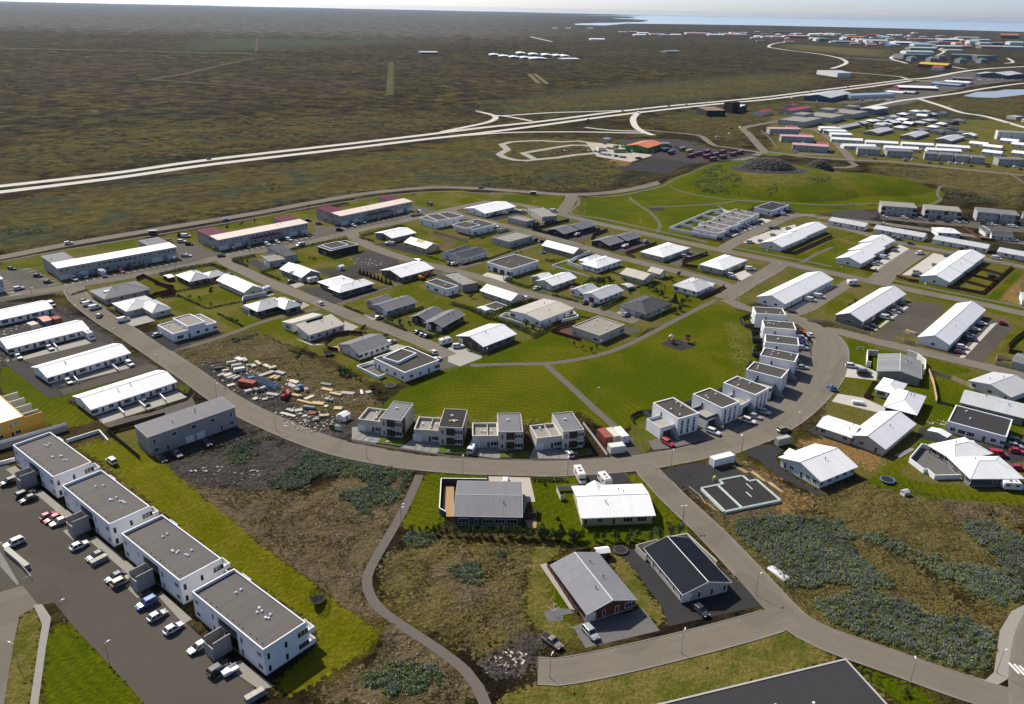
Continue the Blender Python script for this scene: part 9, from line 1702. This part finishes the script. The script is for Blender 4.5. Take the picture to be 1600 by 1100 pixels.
for i,(label,w,h,pts)in enumerate(HEDGES):
 if not label:
  lst=sorted([j for j in range(len(HEDGES))if not HEDGES[j][0]and hn[j]==hn[i]],key=lambda j:side(*HEDGES[j][3][0]))
  label='low garden hedge nearest the '+hn[i]+(', '+ORD[lst.index(i)]if len(lst)>1 else '')
 root=empty('hedge',(pts[0][0],pts[0][1],0));tag(root,label,'hedge');put('foliage',hedge_mesh(w,h,pts,i),root)
 st=MB();ox,oy=pts[0]
 for(x0,y0),(x1,y1)in zip(pts[:-1],pts[1:]):
  n=max(2,int(math.hypot(x1-x0,y1-y0)/.9))
  for k in range(n):t=k/n;st.cyl((x0+(x1-x0)*t-ox,y0+(y1-y0)*t-oy,-.05),(x0+(x1-x0)*t-ox+.1,y0+(y1-y0)*t-oy,h*.7),.03,.015,n=4)
 put('stems',st.mesh('stems','bark'),root)
def tree_meshes(kind,seed):
 rg=np.random.default_rng(seed)
 t=MB();t.cyl((0,0,-.1),(.02,.01,.55),.05,.03,n=6)
 for k in range(6):a=k*1.9+seed;z=.2+.08*k;t.cyl((0,0,z),(math.cos(a)*.5,math.sin(a)*.5,z+.3),.022,.008,n=5)
 clumps=[(rg.normal()*.42,rg.normal()*.42,rg.uniform(.22,.88),rg.uniform(.22,.42))for _ in range(13)]
 def fn(g):
  if kind==1:
   z=g.random()**1.3;a=g.random()*6.283;r_=(1-z)*.95*(.45+.55*math.sqrt(g.random()))+.03;return(math.cos(a)*r_,math.sin(a)*r_,.06+z*.94),.7+.5*(1-z)
  c=clumps[g.integers(len(clumps))];v=np.array([g.normal(),g.normal(),g.normal()]);v/=np.linalg.norm(v);rr=c[3]*(.6+.4*g.random());return(c[0]+v[0]*rr*1.3,c[1]+v[1]*rr*1.3,c[2]+v[2]*rr*.55),1
 cr=leafcloud(rg,420,fn,.13)
 # widths are normalised to radius 1, height 1
 return t.mesh('trunk','bark'),cr.mesh('crown','conifer' if kind==1 else 'leaf',fix=False)
TREES=[t[:5]+(TREEPLACES[t[5]],)for t in TREES];bypl={}
for i,t in enumerate(TREES):bypl.setdefault(t[5],[]).append(i)
for k in bypl:bypl[k].sort(key=lambda i:side(TREES[i][0],TREES[i][1]))
for i,(x,y,h,r_,kind,pl)in enumerate(TREES):
 tm,cm=cached(('tree',kind,i%4),lambda:tree_meshes(kind,10*kind+i%4))
 root=empty('conifer_tree' if kind==1 else 'young_tree',(x,y,0),i*1.7);root.scale=(r_,r_,h)
 put('trunk',tm,root);put('crown',cm,root);n=len(bypl[pl])
 tag(root,('dark conifer ' if kind==1 else 'leafy young tree ')+pl+(f', {ORD[bypl[pl].index(i)]}' if n>1 else ''),'tree','trees '+pl)
# ---- scatter (uncountable ground cover): points + geometry-node instances
def scatter(name,label,pts,protos,smin,smax,seed,parent_mats=None,flat=1.0):
 me=bpy.data.meshes.new(name);me.from_pydata([tuple(p)for p in pts],[],[]);o=put(name,me)
 ng=bpy.data.node_groups.new(name,'GeometryNodeTree');ng.interface.new_socket('Geometry',in_out='INPUT',socket_type='NodeSocketGeometry');ng.interface.new_socket('Geometry',in_out='OUTPUT',socket_type='NodeSocketGeometry')
 gi=ng.nodes.new('NodeGroupInput');go=ng.nodes.new('NodeGroupOutput');jn=ng.nodes.new('GeometryNodeJoinGeometry');ip=ng.nodes.new('GeometryNodeInstanceOnPoints')
 for pm in protos:
  oi=ng.nodes.new('GeometryNodeObjectInfo');oi.inputs['Object'].default_value=pm;oi.inputs['As Instance'].default_value=True;ng.links.new(oi.outputs['Geometry'],jn.inputs[0])
 rs=ng.nodes.new('FunctionNodeRandomValue');rs.data_type='FLOAT';rs.inputs[2].default_value=smin;rs.inputs[3].default_value=smax;rs.inputs['Seed'].default_value=seed
 rr=ng.nodes.new('FunctionNodeRandomValue');rr.data_type='FLOAT_VECTOR';rr.inputs[0].default_value=(0,0,0);rr.inputs[1].default_value=(.25,.25,6.283);rr.inputs['Seed'].default_value=seed+1
 ng.links.new(gi.outputs[0],ip.inputs['Points']);ng.links.new(jn.outputs[0],ip.inputs['Instance']);ip.inputs['Pick Instance'].default_value=True
 cx=ng.nodes.new('ShaderNodeCombineXYZ');ng.links.new(rs.outputs[1],cx.inputs[0]);ng.links.new(rs.outputs[1],cx.inputs[1]);mz=ng.nodes.new('ShaderNodeMath');mz.operation='MULTIPLY';mz.inputs[1].default_value=flat;ng.links.new(rs.outputs[1],mz.inputs[0]);ng.links.new(mz.outputs[0],cx.inputs[2])
 ng.links.new(cx.outputs[0],ip.inputs['Scale']);ng.links.new(rr.outputs[0],ip.inputs['Rotation']);ng.links.new(ip.outputs[0],go.inputs[0])
 md=o.modifiers.new('scatter','NODES');md.node_group=ng
 tag(o,label,name.replace('_',' '),None,'stuff');return o
PROTO=bpy.data.collections.new('scatter_sources')
def proto(name,me):
 o=bpy.data.objects.new(name,me);PROTO.objects.link(o);return o
def lupin_mesh(seed):
 rg=np.random.default_rng(seed);mb=MB()
 def fn(g):
  a=g.random()*6.283;e=g.random();r_=.62*math.sqrt(g.random());return(math.cos(a)*r_,math.sin(a)*r_,.1+.5*(1-r_/.7)*g.random()+.12*g.random()),1
 leafcloud(rg,46,fn,.17,mb);n0=len(mb.f)
 for k in range(4):
  a=rg.random()*6.283;r_=.55*math.sqrt(rg.random());x,y=math.cos(a)*r_,math.sin(a)*r_;z=.42+.25*rg.random()
  mb.cyl((x,y,z),(x+.04*rg.normal(),y+.04*rg.normal(),z+.30),.065,.012,n=4)
 mb.m=[0]*n0+[1]*(len(mb.f)-n0);return mb.mesh('lupin',['lupin_leaf','lupin_flower'],fix=False)
def tuft_mesh(seed,m):
 rg=np.random.default_rng(seed);mb=MB()
 for k in range(26):
  a=rg.random()*6.283;r_=.3*rg.random();x,y=math.cos(a)*r_,math.sin(a)*r_;h=.16+.22*rg.random();dx,dy=math.cos(a)*h*.7,math.sin(a)*h*.7;w=.035;px_,py_=-math.sin(a)*w,math.cos(a)*w
  mb.poly([(x-px_,y-py_,0),(x+px_,y+py_,0),(x+dx,y+dy,h)])
 return mb.mesh('tuft',m,fix=False)
def rock_mesh(seed,m):
 rg=np.random.default_rng(seed);b=bmesh.new();bmesh.ops.create_icosphere(b,subdivisions=1,radius=.5)
 for v in b.verts:v.co*=.65+.55*rg.random();v.co.z*=.7
 me=bpy.data.meshes.new('rock');b.to_mesh(me);b.free();me.materials.append(MATS[m]);return me
lup=[proto('lupin_source',lupin_mesh(s_))for s_ in range(4)]
tuf=[proto('tuft_source',tuft_mesh(s_,'tuft'))for s_ in range(3)]+[proto('tuft_source',tuft_mesh(9,'tuft_green'))]
rk=[proto('stone_source',rock_mesh(s_,'stone'))for s_ in range(3)];lv=[proto('lava_source',rock_mesh(s_+5,'lava'))for s_ in range(3)]
rg=np.random.default_rng(77)
def zof(x,y):return terrain(np.array(x),np.array(y))
def free(x,y):                       # off the roads, drives and houses
 i=((x-FINE.x0)/FINE.st).astype(int).clip(0,FINE.nx-1);j=((y-FINE.y0)/FINE.st).astype(int).clip(0,FINE.ny-1);return LEV[id(FINE)][j,i]==0
def samp(poly,dens,rgen):
 xs_=[p[0]for p in poly];ys_=[p[1]for p in poly];n=int((max(xs_)-min(xs_))*(max(ys_)-min(ys_))*dens);x=rgen.uniform(min(xs_),max(xs_),n);y=rgen.uniform(min(ys_),max(ys_),n)
 k=inside(poly,x,y);return x[k],y[k]
LP=[]
for pts,dens in LUPIN:
 cx,cy=np.mean(pts,axis=0);dist=math.hypot(cx,cy);base=1.9 if dist<330 else .5
 x,y=samp(pts,base*dens*1.4,rg);nz=vnoise(x,y,6,21)*.6+vnoise(x,y,2.2,22)*.4
 k=(nz>(.24 if dens>=1 else .42))&free(x,y);x,y=x[k],y[k];LP+=list(zip(x,y,zof(x,y)-.03))
scatter('lupin_plants','low drifts of blue-flowering lupins on the open plots',LP,lup,.45,1.6,3,flat=.85)
TP=[];SP=[]
for kind,pts,bl,amt in COV:
 cx,cy=np.mean(pts,axis=0)
 if math.hypot(cx,cy)>330:continue
 if kind in('oliv','soil','dirt'):
  x,y=samp(pts,1.3 if kind=='oliv' else .55,rg);k=(vnoise(x,y,5,31)>.42)&free(x,y);TP+=list(zip(x[k],y[k],zof(x[k],y[k])-.02))
 if kind in('soil','dirt','orange','dkg'):
  x,y=samp(pts,.3,rg);k=(vnoise(x,y,8,33)>.5)&free(x,y);SP+=list(zip(x[k],y[k],zof(x[k],y[k])-.02))
scatter('grass_tufts','dry grass tufts on the rough plots',TP,tuf,.45,1.15,5);scatter('loose_stones','loose pale stones on the bare plots',SP,rk,.15,.55,6)
LR=[]
for(cx,cy,a,b,rot,h,pw)in ROCKS:
 for _ in range(int(a*b*3.6)):
  t=rg.random()*6.283;r_=math.sqrt(rg.random())*.97;u,v=r_*math.cos(t)*a,r_*math.sin(t)*b
  x=cx+u*math.cos(rot)-v*math.sin(rot);y=cy+u*math.sin(rot)+v*math.cos(rot);LR.append((x,y,hgt(x,y)))
scatter('lava_boulders','dark lava boulders covering the two mounds',LR,lv,.8,2.2,8)
DB=[]
for cx,cy,r_,n in DEBRIS:
 for _ in range(n):a=rg.random()*6.283;q_=r_*math.sqrt(rg.random());DB.append((cx+q_*math.cos(a),cy+q_*math.sin(a)*.7,.02))
mat('scrap',(.42,.39,.34),.8,var=.3);mat('scrap2',(.24,.2,.16),.9,var=.2)
def scrap(seed,m):
 g=np.random.default_rng(seed);return MB().box(-.6*g.random()-.2,.5,-.12-.2*g.random(),.2,0,.1+.2*g.random()).mesh('scrap',m)
scatter('building_rubble','scattered boards, blocks and scrap in the material yard',DB,[proto('scrap_source',scrap(k,'scrap' if k%2 else 'scrap2'))for k in range(4)],.35,1.2,9)
# ------------------------------------------------------------------ single objects
for k,(x,y,a,L,w,h,col)in enumerate(YARD):
 root=empty('lumber_stack',(x,y,0),R(a));n=max(2,int(h/.28));m=max(2,int(w/.35))
 b=MB()
 for i in range(n):put('layer',cached(('ly',L,w,col,round(h/n,2)),lambda:(lambda q_:[q_.box(-L/2,L/2,-w/2+w*j/m+.015,-w/2+w*(j+1)/m-.015,0,h/n-.03)for j in range(m)]and q_.mesh('layer',col))(MB())),root,(.05*(i%2),0,.06+i*h/n))
 put('bearer',cached(('be',w),lambda:MB().box(-.1,.1,-w/2,w/2,-.02,.06).mesh('bearer','ply')),root,(L*.3,0,0));put('bearer',cached(('be',w),lambda:None),root,(-L*.3,0,0))
 cn={'offwhite':'whitish','cream':'cream','ply':'yellow timber','mgrey':'grey','lgrey':'light grey','beige':'beige','dgrey':'dark','rust':'rusty'}[col]
 same_c=sorted([i for i,q_ in enumerate(YARD)if q_[6]==col],key=lambda i:side(YARD[i][0],YARD[i][1]))
 tag(root,f'{cn} board stack in the material yard, {ORD[same_c.index(k)]} of its colour','board stack','stacks in the material yard')
def b_container(root,L,W,H,col='white',**k):
 put('body',MB().box(-L/2+.06,L/2-.06,-W/2+.06,W/2-.06,.15,H-.04).mesh('body',col),root)
 rb=MB();ax=L>=W;ln=L if ax else W;n=int(ln/.28)
 for i in range(n):
  t=-ln/2+.1+i*(ln-.2)/n
  for s_ in(-1,1):
   e=s_*((W if ax else L)/2-.06);lo,hi=sorted((e,e+s_*.05));(rb.box(t,t+.14,lo,hi,.2,H-.12)if ax else rb.box(lo,hi,t,t+.14,.2,H-.12))
 put('corrugation',rb.mesh('corrugation',col),root)
 fr=MB()
 for x in(-L/2,L/2-.12):
  for y in(-W/2,W/2-.12):fr.box(x,x+.12,y,y+.12,0,H)
 fr.box(-L/2,L/2,-W/2,-W/2+.1,H-.1,H+.005).box(-L/2,L/2,W/2-.1,W/2,H-.1,H+.005);put('frame',fr.mesh('frame',col),root)
 put('door_bars',(MB().cyl((-W*0-.3,-W/2-.02,.2),(-.3,-W/2-.02,H-.2),.03).cyl((.3,-W/2-.02,.2),(.3,-W/2-.02,H-.2),.03)if not ax else MB().cyl((-L/2-.02,-.3,.2),(-L/2-.02,-.3,H-.2),.03).cyl((-L/2-.02,.3,.2),(-L/2-.02,.3,H-.2),.03)).mesh('door_bars','steel'),root)
def b_shed(root,L,W,H,col='white',rcol='wmetal',**k):
 hh=H*.78;put('wall',MB().prism([(-W/2,-.05),(W/2,-.05),(W/2,hh),(0,H),(-W/2,hh)],-L/2,L/2).mesh('wall',col),root)
 e=W/2+.15;ze=hh-.15*(H-hh)/(W/2);put('roof',MB().prism([(-e,ze+.01),(0,H+.01),(e,ze+.01),(e,ze+.09),(0,H+.09),(-e,ze+.09)],-L/2-.15,L/2+.15).mesh('roof',rcol+'_x'),root)
 fm,pm=opening('d',.8,hh-.25);o=put('door',fm,root,(0,-W/2,.05));put('pane',pm,o)
def b_bus_shelter(root,L,W,H,**k):
 L,W=max(L,4),1.8
 for x in(-L/2,L/2-.08):
  for y in(-W/2,W/2-.08):put('post',cached('bsp',lambda:MB().box(0,.08,0,.08,0,H-.1).mesh('post','steel')),root,(x,y,0))
 put('roof',MB().box(-L/2-.2,L/2+.2,-W/2-.2,W/2+.2,H-.1,H+.05).mesh('roof','lmetal_x'),root);put('back_pane',MB().box(-L/2+.1,L/2-.1,W/2-.06,W/2-.03,.2,H-.2).mesh('back_pane','glass'),root)
 for s_ in(-1,1):put('side_pane',MB().box(s_*(L/2-.05)-.02,s_*(L/2-.05)+.02,-W/2+.1,W/2-.1,.2,H-.2).mesh('side_pane','glass'),root)
 put('bench',MB().box(-L/2+.4,L/2-.4,W/2-.6,W/2-.2,.4,.48).mesh('bench','ply'),root)
def torus(r_,t,z,n=24,m=6):
 return MB().loft([[((r_+t*math.cos(2*math.pi*j/m))*math.cos(2*math.pi*i/n),(r_+t*math.cos(2*math.pi*j/m))*math.sin(2*math.pi*i/n),z+.5*t*math.sin(2*math.pi*j/m))for j in range(m)]for i in range(n+1)],cap=False)
def b_trampoline(root,r_,h,net,col='black',**k):
 put('rim_pad',torus(r_-.15,.18,h).mesh('rim_pad','blue' if col=='blue' else 'dgrey'),root);put('mat',MB().cyl((0,0,h-.05),(0,0,h),r_-.25,n=24).mesh('mat','rubber'),root)
 if h>.4:
  for i in range(6):a=i*math.pi/3;put('leg',cached(('tl',h),lambda:MB().cyl((0,0,-.05),(0,0,h),.04,n=6).mesh('leg','steel')),root,(math.cos(a)*(r_-.2),math.sin(a)*(r_-.2),0))
 if net:
  for i in range(8):a=i*math.pi/4;put('net_pole',cached(('np',h),lambda:MB().cyl((0,0,h),(0,0,net),.035,n=6).mesh('net_pole','dframe')),root,(math.cos(a)*r_,math.sin(a)*r_,0))
  nm=MB()
  for i in range(48):
   a=2*math.pi*i/48;b_=2*math.pi*(i+.28)/48;nm.poly([(math.cos(a)*r_,math.sin(a)*r_,h),(math.cos(b_)*r_,math.sin(b_)*r_,h),(math.cos(b_)*r_,math.sin(b_)*r_,net-.05),(math.cos(a)*r_,math.sin(a)*r_,net-.05)])
  for z in np.linspace(h+.2,net-.05,8):nm.loft([[(math.cos(2*math.pi*i/24)*r_,math.sin(2*math.pi*i/24)*r_,zz)for zz in(z,z+.03)]for i in range(25)],cap=False)
  put('net',nm.mesh('net','dframe',fix=False),root)
def b_play_tower(root,*s_,col='red',**k):
 for x in(-.7,.7):
  for y in(-.7,.7):put('post',cached('ptp',lambda:MB().box(-.07,.07,-.07,.07,-.05,2.6).mesh('post','ply')),root,(x,y,0))
 put('platform',MB().box(-.8,.8,-.8,.8,1.2,1.3).mesh('platform',col),root);put('side_panel',MB().box(-.75,.75,-.78,-.72,1.3,1.9).box(-.75,.75,.72,.78,1.3,1.9).mesh('side_panel',col),root)
 put('roof',MB().prism([(-1,2.5),(0,3.3),(1,2.5),(1,2.6),(0,3.4),(-1,2.6)],-.95,.95).mesh('roof','rmetal_x' if col=='red' else 'bmetal_x'),root)
 put('slide',MB().prism([(-.3,0),(.3,0),(.3,.1),(-.3,.1)],0,1).mesh('slide','red'),root).matrix_local=Matrix(((2.4,0,0,.8),(0,1,0,0),(-1.15,0,1,1.25),(0,0,0,1)))
def b_swing_set(root,*s_,**k):
 put('frame',MB().cyl((-1.8,-.8,0),(-1.5,0,2.3),.05).cyl((-1.8,.8,0),(-1.5,0,2.3),.05).cyl((1.8,-.8,0),(1.5,0,2.3),.05).cyl((1.8,.8,0),(1.5,0,2.3),.05).cyl((-1.5,0,2.3),(1.5,0,2.3),.05).mesh('frame','dframe'),root)
 for x in(-.6,.6):put('seat',cached('sws',lambda:MB().box(-.22,.22,-.1,.1,.5,.54).cyl((-.2,0,.54),(-.2,0,2.3),.012,n=4).cyl((.2,0,.54),(.2,0,2.3),.012,n=4).mesh('seat','rubber')),root,(x,0,0))
def b_goal_frame(root,*s_,**k):
 put('frame',MB().cyl((-1.2,0,0),(-1.2,0,1.4),.05).cyl((1.2,0,0),(1.2,0,1.4),.05).cyl((-1.2,0,1.4),(1.2,0,1.4),.05).cyl((-1.2,0,1.4),(-1.2,1,0),.03).cyl((1.2,0,1.4),(1.2,1,0),.03).cyl((-1.2,1,.02),(1.2,1,.02),.03).mesh('frame','frame'),root)
def b_clothes_dryer(root,*s_,**k):
 put('mast',MB().cyl((0,0,0),(0,0,1.9),.04).mesh('mast','steel'),root)
 for i in range(4):a=i*math.pi/2;put('arm',MB().cyl((0,0,1.5),(math.cos(a)*1.3,math.sin(a)*1.3,2.0),.025).mesh('arm','frame'),root)
 put('line',torus(1.2,.015,1.97,4,4).mesh('line','frame'),root)
def b_telehandler(root,*s_,**k):
 put('chassis',MB().box(-2.2,2.0,-.8,.8,.6,1.3).box(-2.4,-.8,-.75,.3,1.3,1.75).mesh('chassis','red'),root);put('cab',MB().loft([[(-.6,.1,1.3),(.8,.1,1.3),(.8,.95,1.3),(-.6,.95,1.3)],[(-.5,.15,2.5),(.4,.15,2.5),(.4,.9,2.5),(-.5,.9,2.5)]]).mesh('cab','glass'),root)
 bo=put('boom',MB().cyl((-1.9,-.35,1.7),(3.4,-.35,6.0),.22,.18,n=4).mesh('boom','red'),root);put('boom_head',MB().box(3.2,4.2,-.8,.1,5.9,6.3).mesh('boom_head','dframe'),bo)
 for x in(-1.5,1.4):
  for s2 in(-1,1):wheel(root,x,s2*.95,.6)
def b_excavator(root,*s_,**k):
 for y in(-.9,.9):put('track',cached('trk',lambda:MB().loft([[(-1.6,-.25,.35),(-1.6,.25,.35),(-1.2,.25,0),(-1.2,-.25,0)],[(-1.2,-.25,.75),(-1.2,.25,.75),(1.2,.25,0),(1.2,-.25,0)],[(1.2,-.25,.75),(1.2,.25,.75),(1.6,.25,.35),(1.6,-.25,.35)]]).mesh('track','rubber')),root,(0,y,0))
 put('body',MB().box(-1.8,.9,-1.1,1.1,.8,1.7).box(-1.8,-.6,-1.1,1.1,1.7,2.0).mesh('body','orange'),root);put('cab',MB().box(-.3,.9,.1,1.05,1.7,2.8).mesh('cab','glass'),root)
 put('boom',MB().cyl((.8,-.2,1.6),(3.0,-.2,3.9),.2,.18,n=4).cyl((3.0,-.2,3.9),(4.8,-.2,2.6),.18,.14,n=4).mesh('boom','orange'),root);put('dipper',MB().cyl((4.8,-.2,2.7),(4.3,-.2,.9),.14,.12,n=4).mesh('dipper','orange'),root);put('bucket',MB().loft([[(3.9,-.6,.9),(4.5,-.6,.9),(4.5,.2,.9),(3.9,.2,.9)],[(4.0,-.6,.2),(4.2,-.6,.1),(4.2,.2,.1),(4.0,.2,.2)]]).mesh('bucket','dframe'),root)
def b_crane_truck(root,*s_,**k):
 put('cab',MB().loft([ring(2.2,1.2,.6,2.9),ring(3.6,1.2,.6,2.8),ring(4.1,1.15,.6,2.0)]).mesh('cab','white'),root);put('windscreen',MB().box(3.75,4.02,-1.05,1.05,1.7,2.6).mesh('windscreen','glass'),root);put('load_bed',MB().box(-4.5,1.4,-1.25,1.25,1.0,1.25).box(-4.5,1.4,-1.25,-1.2,1.25,1.8).box(-4.5,1.4,1.2,1.25,1.25,1.8).mesh('load_bed','ply'),root)
 put('crane',MB().box(1.45,2.1,-.5,.5,1.0,2.4).cyl((1.8,0,2.4),(-.5,.3,3.6),.18,n=4).cyl((-.5,.3,3.5),(1.6,.5,3.0),.14,n=4).mesh('crane','dframe'),root)
 for x in(-3.4,-2.3,3.0):
  for s2 in(-1,1):wheel(root,x,s2*1.05,.5)
def b_cement_mixer(root,*s_,**k):
 put('drum',MB().cyl((0,0,.9),(.35,0,1.4),.45,.25,n=10).cyl((-.25,0,.55),(0,0,.9),.25,.45,n=10).mesh('drum','hivis'),root);put('stand',MB().cyl((-.4,-.4,0),(0,0,.8),.05).cyl((-.4,.4,0),(0,0,.8),.05).cyl((.5,0,0),(0,0,.8),.05).mesh('stand','hivis'),root)
def b_foundation(root,L,W,H,**k):
 put('gravel_fill',MB().box(-L/2+.3,L/2-.3,-W/2+.3,W/2-.3,-.1,H-.2).mesh('gravel_fill','dkgravel2'),root)
 def strip(x0,y0,x1,y1):
  d=math.hypot(x1-x0,y1-y0);o=put('formwork',MB().box(0,d,-.3,-.12,-.1,H).box(0,d,.12,.3,-.1,H).mesh('formwork','formwork'),root,(x0,y0,0),math.atan2(y1-y0,x1-x0));put('concrete_core',MB().box(0,d,-.119,.119,-.1,H-.12).mesh('concrete_core','concrete'),o)
 x0,x1,y0,y1=-L/2,L/2,-W/2,W/2
 for s_ in((x0,y0,x1,y0),(x1,y0+.3,x1,y1-3),(x1,y1-3,x1-2.5,y1-3),(x1-2.5,y1-2.7,x1-2.5,y1),(x1-2.8,y1,x0+7,y1),(x0+7,y1-.3,x0+7,y1-2),(x0+6.7,y1-2,x0,y1-2),(x0,y1-2.3,x0,y0+.3),(x0+5.2,y0+.3,x0+5.2,y1-2.3)):strip(*s_)
 put('inner_strip',MB().box(2,2.3,-3,-.5,0,H-.1).box(4.5,4.75,0,3,0,H-.1).mesh('inner_strip','formwork'),root)
 for i in range(9):put('pipe_stub',cached('stub',lambda:MB().cyl((0,0,H-.3),(0,0,H+.35),.06,n=6).mesh('pipe_stub','rust')),root,(-6+i*1.4,-2.5+((i*37)%10)*.5,0))
def b_wooden_box(root,L,W,H,**k):
 put('body',MB().box(-L/2,L/2,-W/2,W/2,-.05,H-.1).mesh('body','mgrey'),root);n=max(3,int(L/1.2))
 for i in range(n):put('lid',cached(('lid',round(L/n,2),W,H),lambda:MB().box(-L/n/2+.02,L/n/2-.02,-W/2-.04,W/2+.04,H-.098,H).mesh('lid','beige')),root,(-L/2+L*(i+.5)/n,0,0))
def b_trailer(root,L,W,H,**k):
 L=max(L,3.6);put('load_box',MB().box(-L/2,L/2-.3,-W/2,W/2,.5,.65).box(-L/2,L/2-.3,-W/2,-W/2+.06,.65,1.0).box(-L/2,L/2-.3,W/2-.06,W/2,.65,1.0).box(-L/2,-L/2+1.6,-W/2+.1,W/2-.1,.65,1.1).mesh('load_box','white'),root);put('drawbar',MB().cyl((-L/2,0,.55),(-L/2-1.1,0,.5),.05).mesh('drawbar','steel'),root)
 for s_ in(-1,1):wheel(root,0,s_*(W/2+.1),.3)
def b_kerb_rail(root,L,W,H,**k):
 put('top_rail',MB().cyl((-L/2,0,H),(L/2,0,H),.04).cyl((L/2,0,H),(L/2-.3,-1.6,H),.04).mesh('top_rail','frame'),root);n=int(L/1.5)
 for i in range(n+1):put('post',cached('krp',lambda:MB().cyl((0,0,-.05),(0,0,H),.03,n=6).mesh('post','frame')),root,(-L/2+L*i/n,0,0))
def b_truss_stack(root,L,W,H,**k):
 for i in range(4):
  z=.1+i*.38;m=MB()
  for y in(-W/2,W/2):m.cyl((-L/2,y,z),(L/2,y,z),.07,n=5).cyl((-L/2,y,z+.25),(L/2,y,z+.25),.07,n=5)
  for j in range(9):x=-L/2+L*j/8;m.cyl((x,-W/2,z),(min(x+L/8,L/2),W/2,z+.2),.05,n=4)
  put('truss',m.mesh('truss','blue'),root)
def b_barrel(root,r_,h,*s_,col='blue',**k):
 put('tank',MB().cyl((0,0,0),(0,0,h-.15),r_,n=14).cyl((0,0,h-.15),(0,0,h),r_,r_*.6,n=14).mesh('tank',col),root);put('cap',MB().cyl((0,0,h),(0,0,h+.08),.15,n=8).mesh('cap','dframe'),root)
def b_panel_stand(root,L,W,H,**k):
 for i,c in enumerate(('green','white')):put('panel',MB().box(-L/2+i*L/2,-L/2+(i+1)*L/2-.06,-W/2,W/2,.1,H).mesh('panel',c),root)
 for i in range(3):put('post',MB().box(-.05,.05,-.1,.1,-.05,H+.1).mesh('post','ply'),root,(-L/2+i*L/2,.12,0))
def b_lumber_stack(root,L,W,H,col='ply',**k):
 rgx=random.Random(int(L*100));n=max(1,int(W/.18));nz=max(1,int(H/.12))
 for z in range(nz):
  for i in range(n):
   if z==nz-1 and nz>1 and i%2:continue
   put('board',cached(('bd',round(L,1),col),lambda:MB().box(-L/2,L/2,-.07,.07,0,.09).mesh('board',col)),root,(rgx.uniform(-.4,.4),-W/2+W*(i+.5)/n,.02+z*.11),rgx.uniform(-.08,.08))
for kind,label,x,y,a,s_,k in MISC:
 root=empty(kind,(x,y,hgt(x,y)),R(a));globals()['b_'+kind](root,*s_,**k);tag(root,label,{'lumber_stack':'timber','wooden_box':'box','kerb_rail':'railing','truss_stack':'steel frames','barrel':'tank','panel_stand':'hoarding'}.get(kind,kind.replace('_',' ')))
# ------------------------------------------------------------------ people (skin-modifier bodies, a few pixels tall)
def person_mesh(top,bend):
 J=[((0,0,.92),.13),((0,0,1.15),.125),((0,0,1.38),.15),((0,0,1.50),.06),((.02,0,1.62),.10),((.02,0,1.74),.085),((0,.17,1.38),.07),((.03,.24,1.10),.045),((.12,.22,.86),.035),((0,-.17,1.38),.07),((.03,-.24,1.10),.045),((.12,-.22,.86),.035),((.02,.10,.5),.075),((-.02,.11,.08),.05),((.14,.12,.05),.045),((.05,-.10,.5),.075),((.02,-.11,.08),.05),((.18,-.12,.05),.045)]
 E_=[(0,1),(1,2),(2,3),(3,4),(4,5),(2,6),(6,7),(7,8),(2,9),(9,10),(10,11),(0,12),(12,13),(13,14),(0,15),(15,16),(16,17)]
 vs_=[]
 for(p,r_)in J:
  x,y,z=p
  if bend and z>.93:dz=z-.92;x,z=x+dz*.8,.92+dz*.55
  vs_.append((x,y,z))
 me=bpy.data.meshes.new('body');me.from_pydata(vs_,E_,[]);o=bpy.data.objects.new('tmp',me);C.objects.link(o);md=o.modifiers.new('skin','SKIN')
 for i,(p,r_)in enumerate(J):me.skin_vertices[0].data[i].radius=(r_,r_);me.skin_vertices[0].data[i].use_root=i==0
 o.modifiers.new('sub','SUBSURF').levels=1;dg=bpy.context.evaluated_depsgraph_get();m2=bpy.data.meshes.new_from_object(o.evaluated_get(dg));bpy.data.objects.remove(o)
 m2.materials.clear()
 for m in(top,'dark','skin'):m2.materials.append(MATS[m])
 for f in m2.polygons:
  c=f.center;z=c.z if not bend else(c.z if c.z<.93 else .92+(c.z-.92)/.55)
  f.material_index=2 if z>1.50 or(abs(c.y)>.19 and z<.92)else(0 if z>.9 else 1);f.use_smooth=True
 m2.name='body';return m2
for label,x,y,a,col in PEOPLE:
 bend='bending' in label;root=empty('person',(x,y,.03),R(a));tag(root,label,'person');put('body',cached(('pm',col,bend),lambda:person_mesh(col,bend)),root)
 put('hair',cached('hair',lambda:MB().loft([[(math.cos(2*math.pi*k/10)*r_,math.sin(2*math.pi*k/10)*r_,z)for k in range(10)]for r_,z in((.10,0),(.115,.05),(.09,.11),(.02,.14))]).mesh('hair','hair')),root,(.01,0,1.70)if not bend else(.66,0,1.34))
# ------------------------------------------------------------------ haze over the plain
def haze():
 m=bpy.data.materials.new('haze');m.use_nodes=True;nt=m.node_tree;nt.nodes.clear();out=nt.nodes.new('ShaderNodeOutputMaterial');v=nt.nodes.new('ShaderNodeVolumePrincipled')
 v.inputs['Color'].default_value=(.50,.72,1.0,1);v.inputs['Density'].default_value=HAZE_DENSITY;v.inputs['Anisotropy'].default_value=.3;nt.links.new(v.outputs[0],out.inputs['Volume']);MATS['haze']=m
 o=put('haze',MB().box(-32000,32000,-700,27500,-3,126).mesh('haze','haze'));tag(o,'thin blue summer haze over the plain','haze',None,'stuff')
HAZE_DENSITY=1.6e-5
haze()
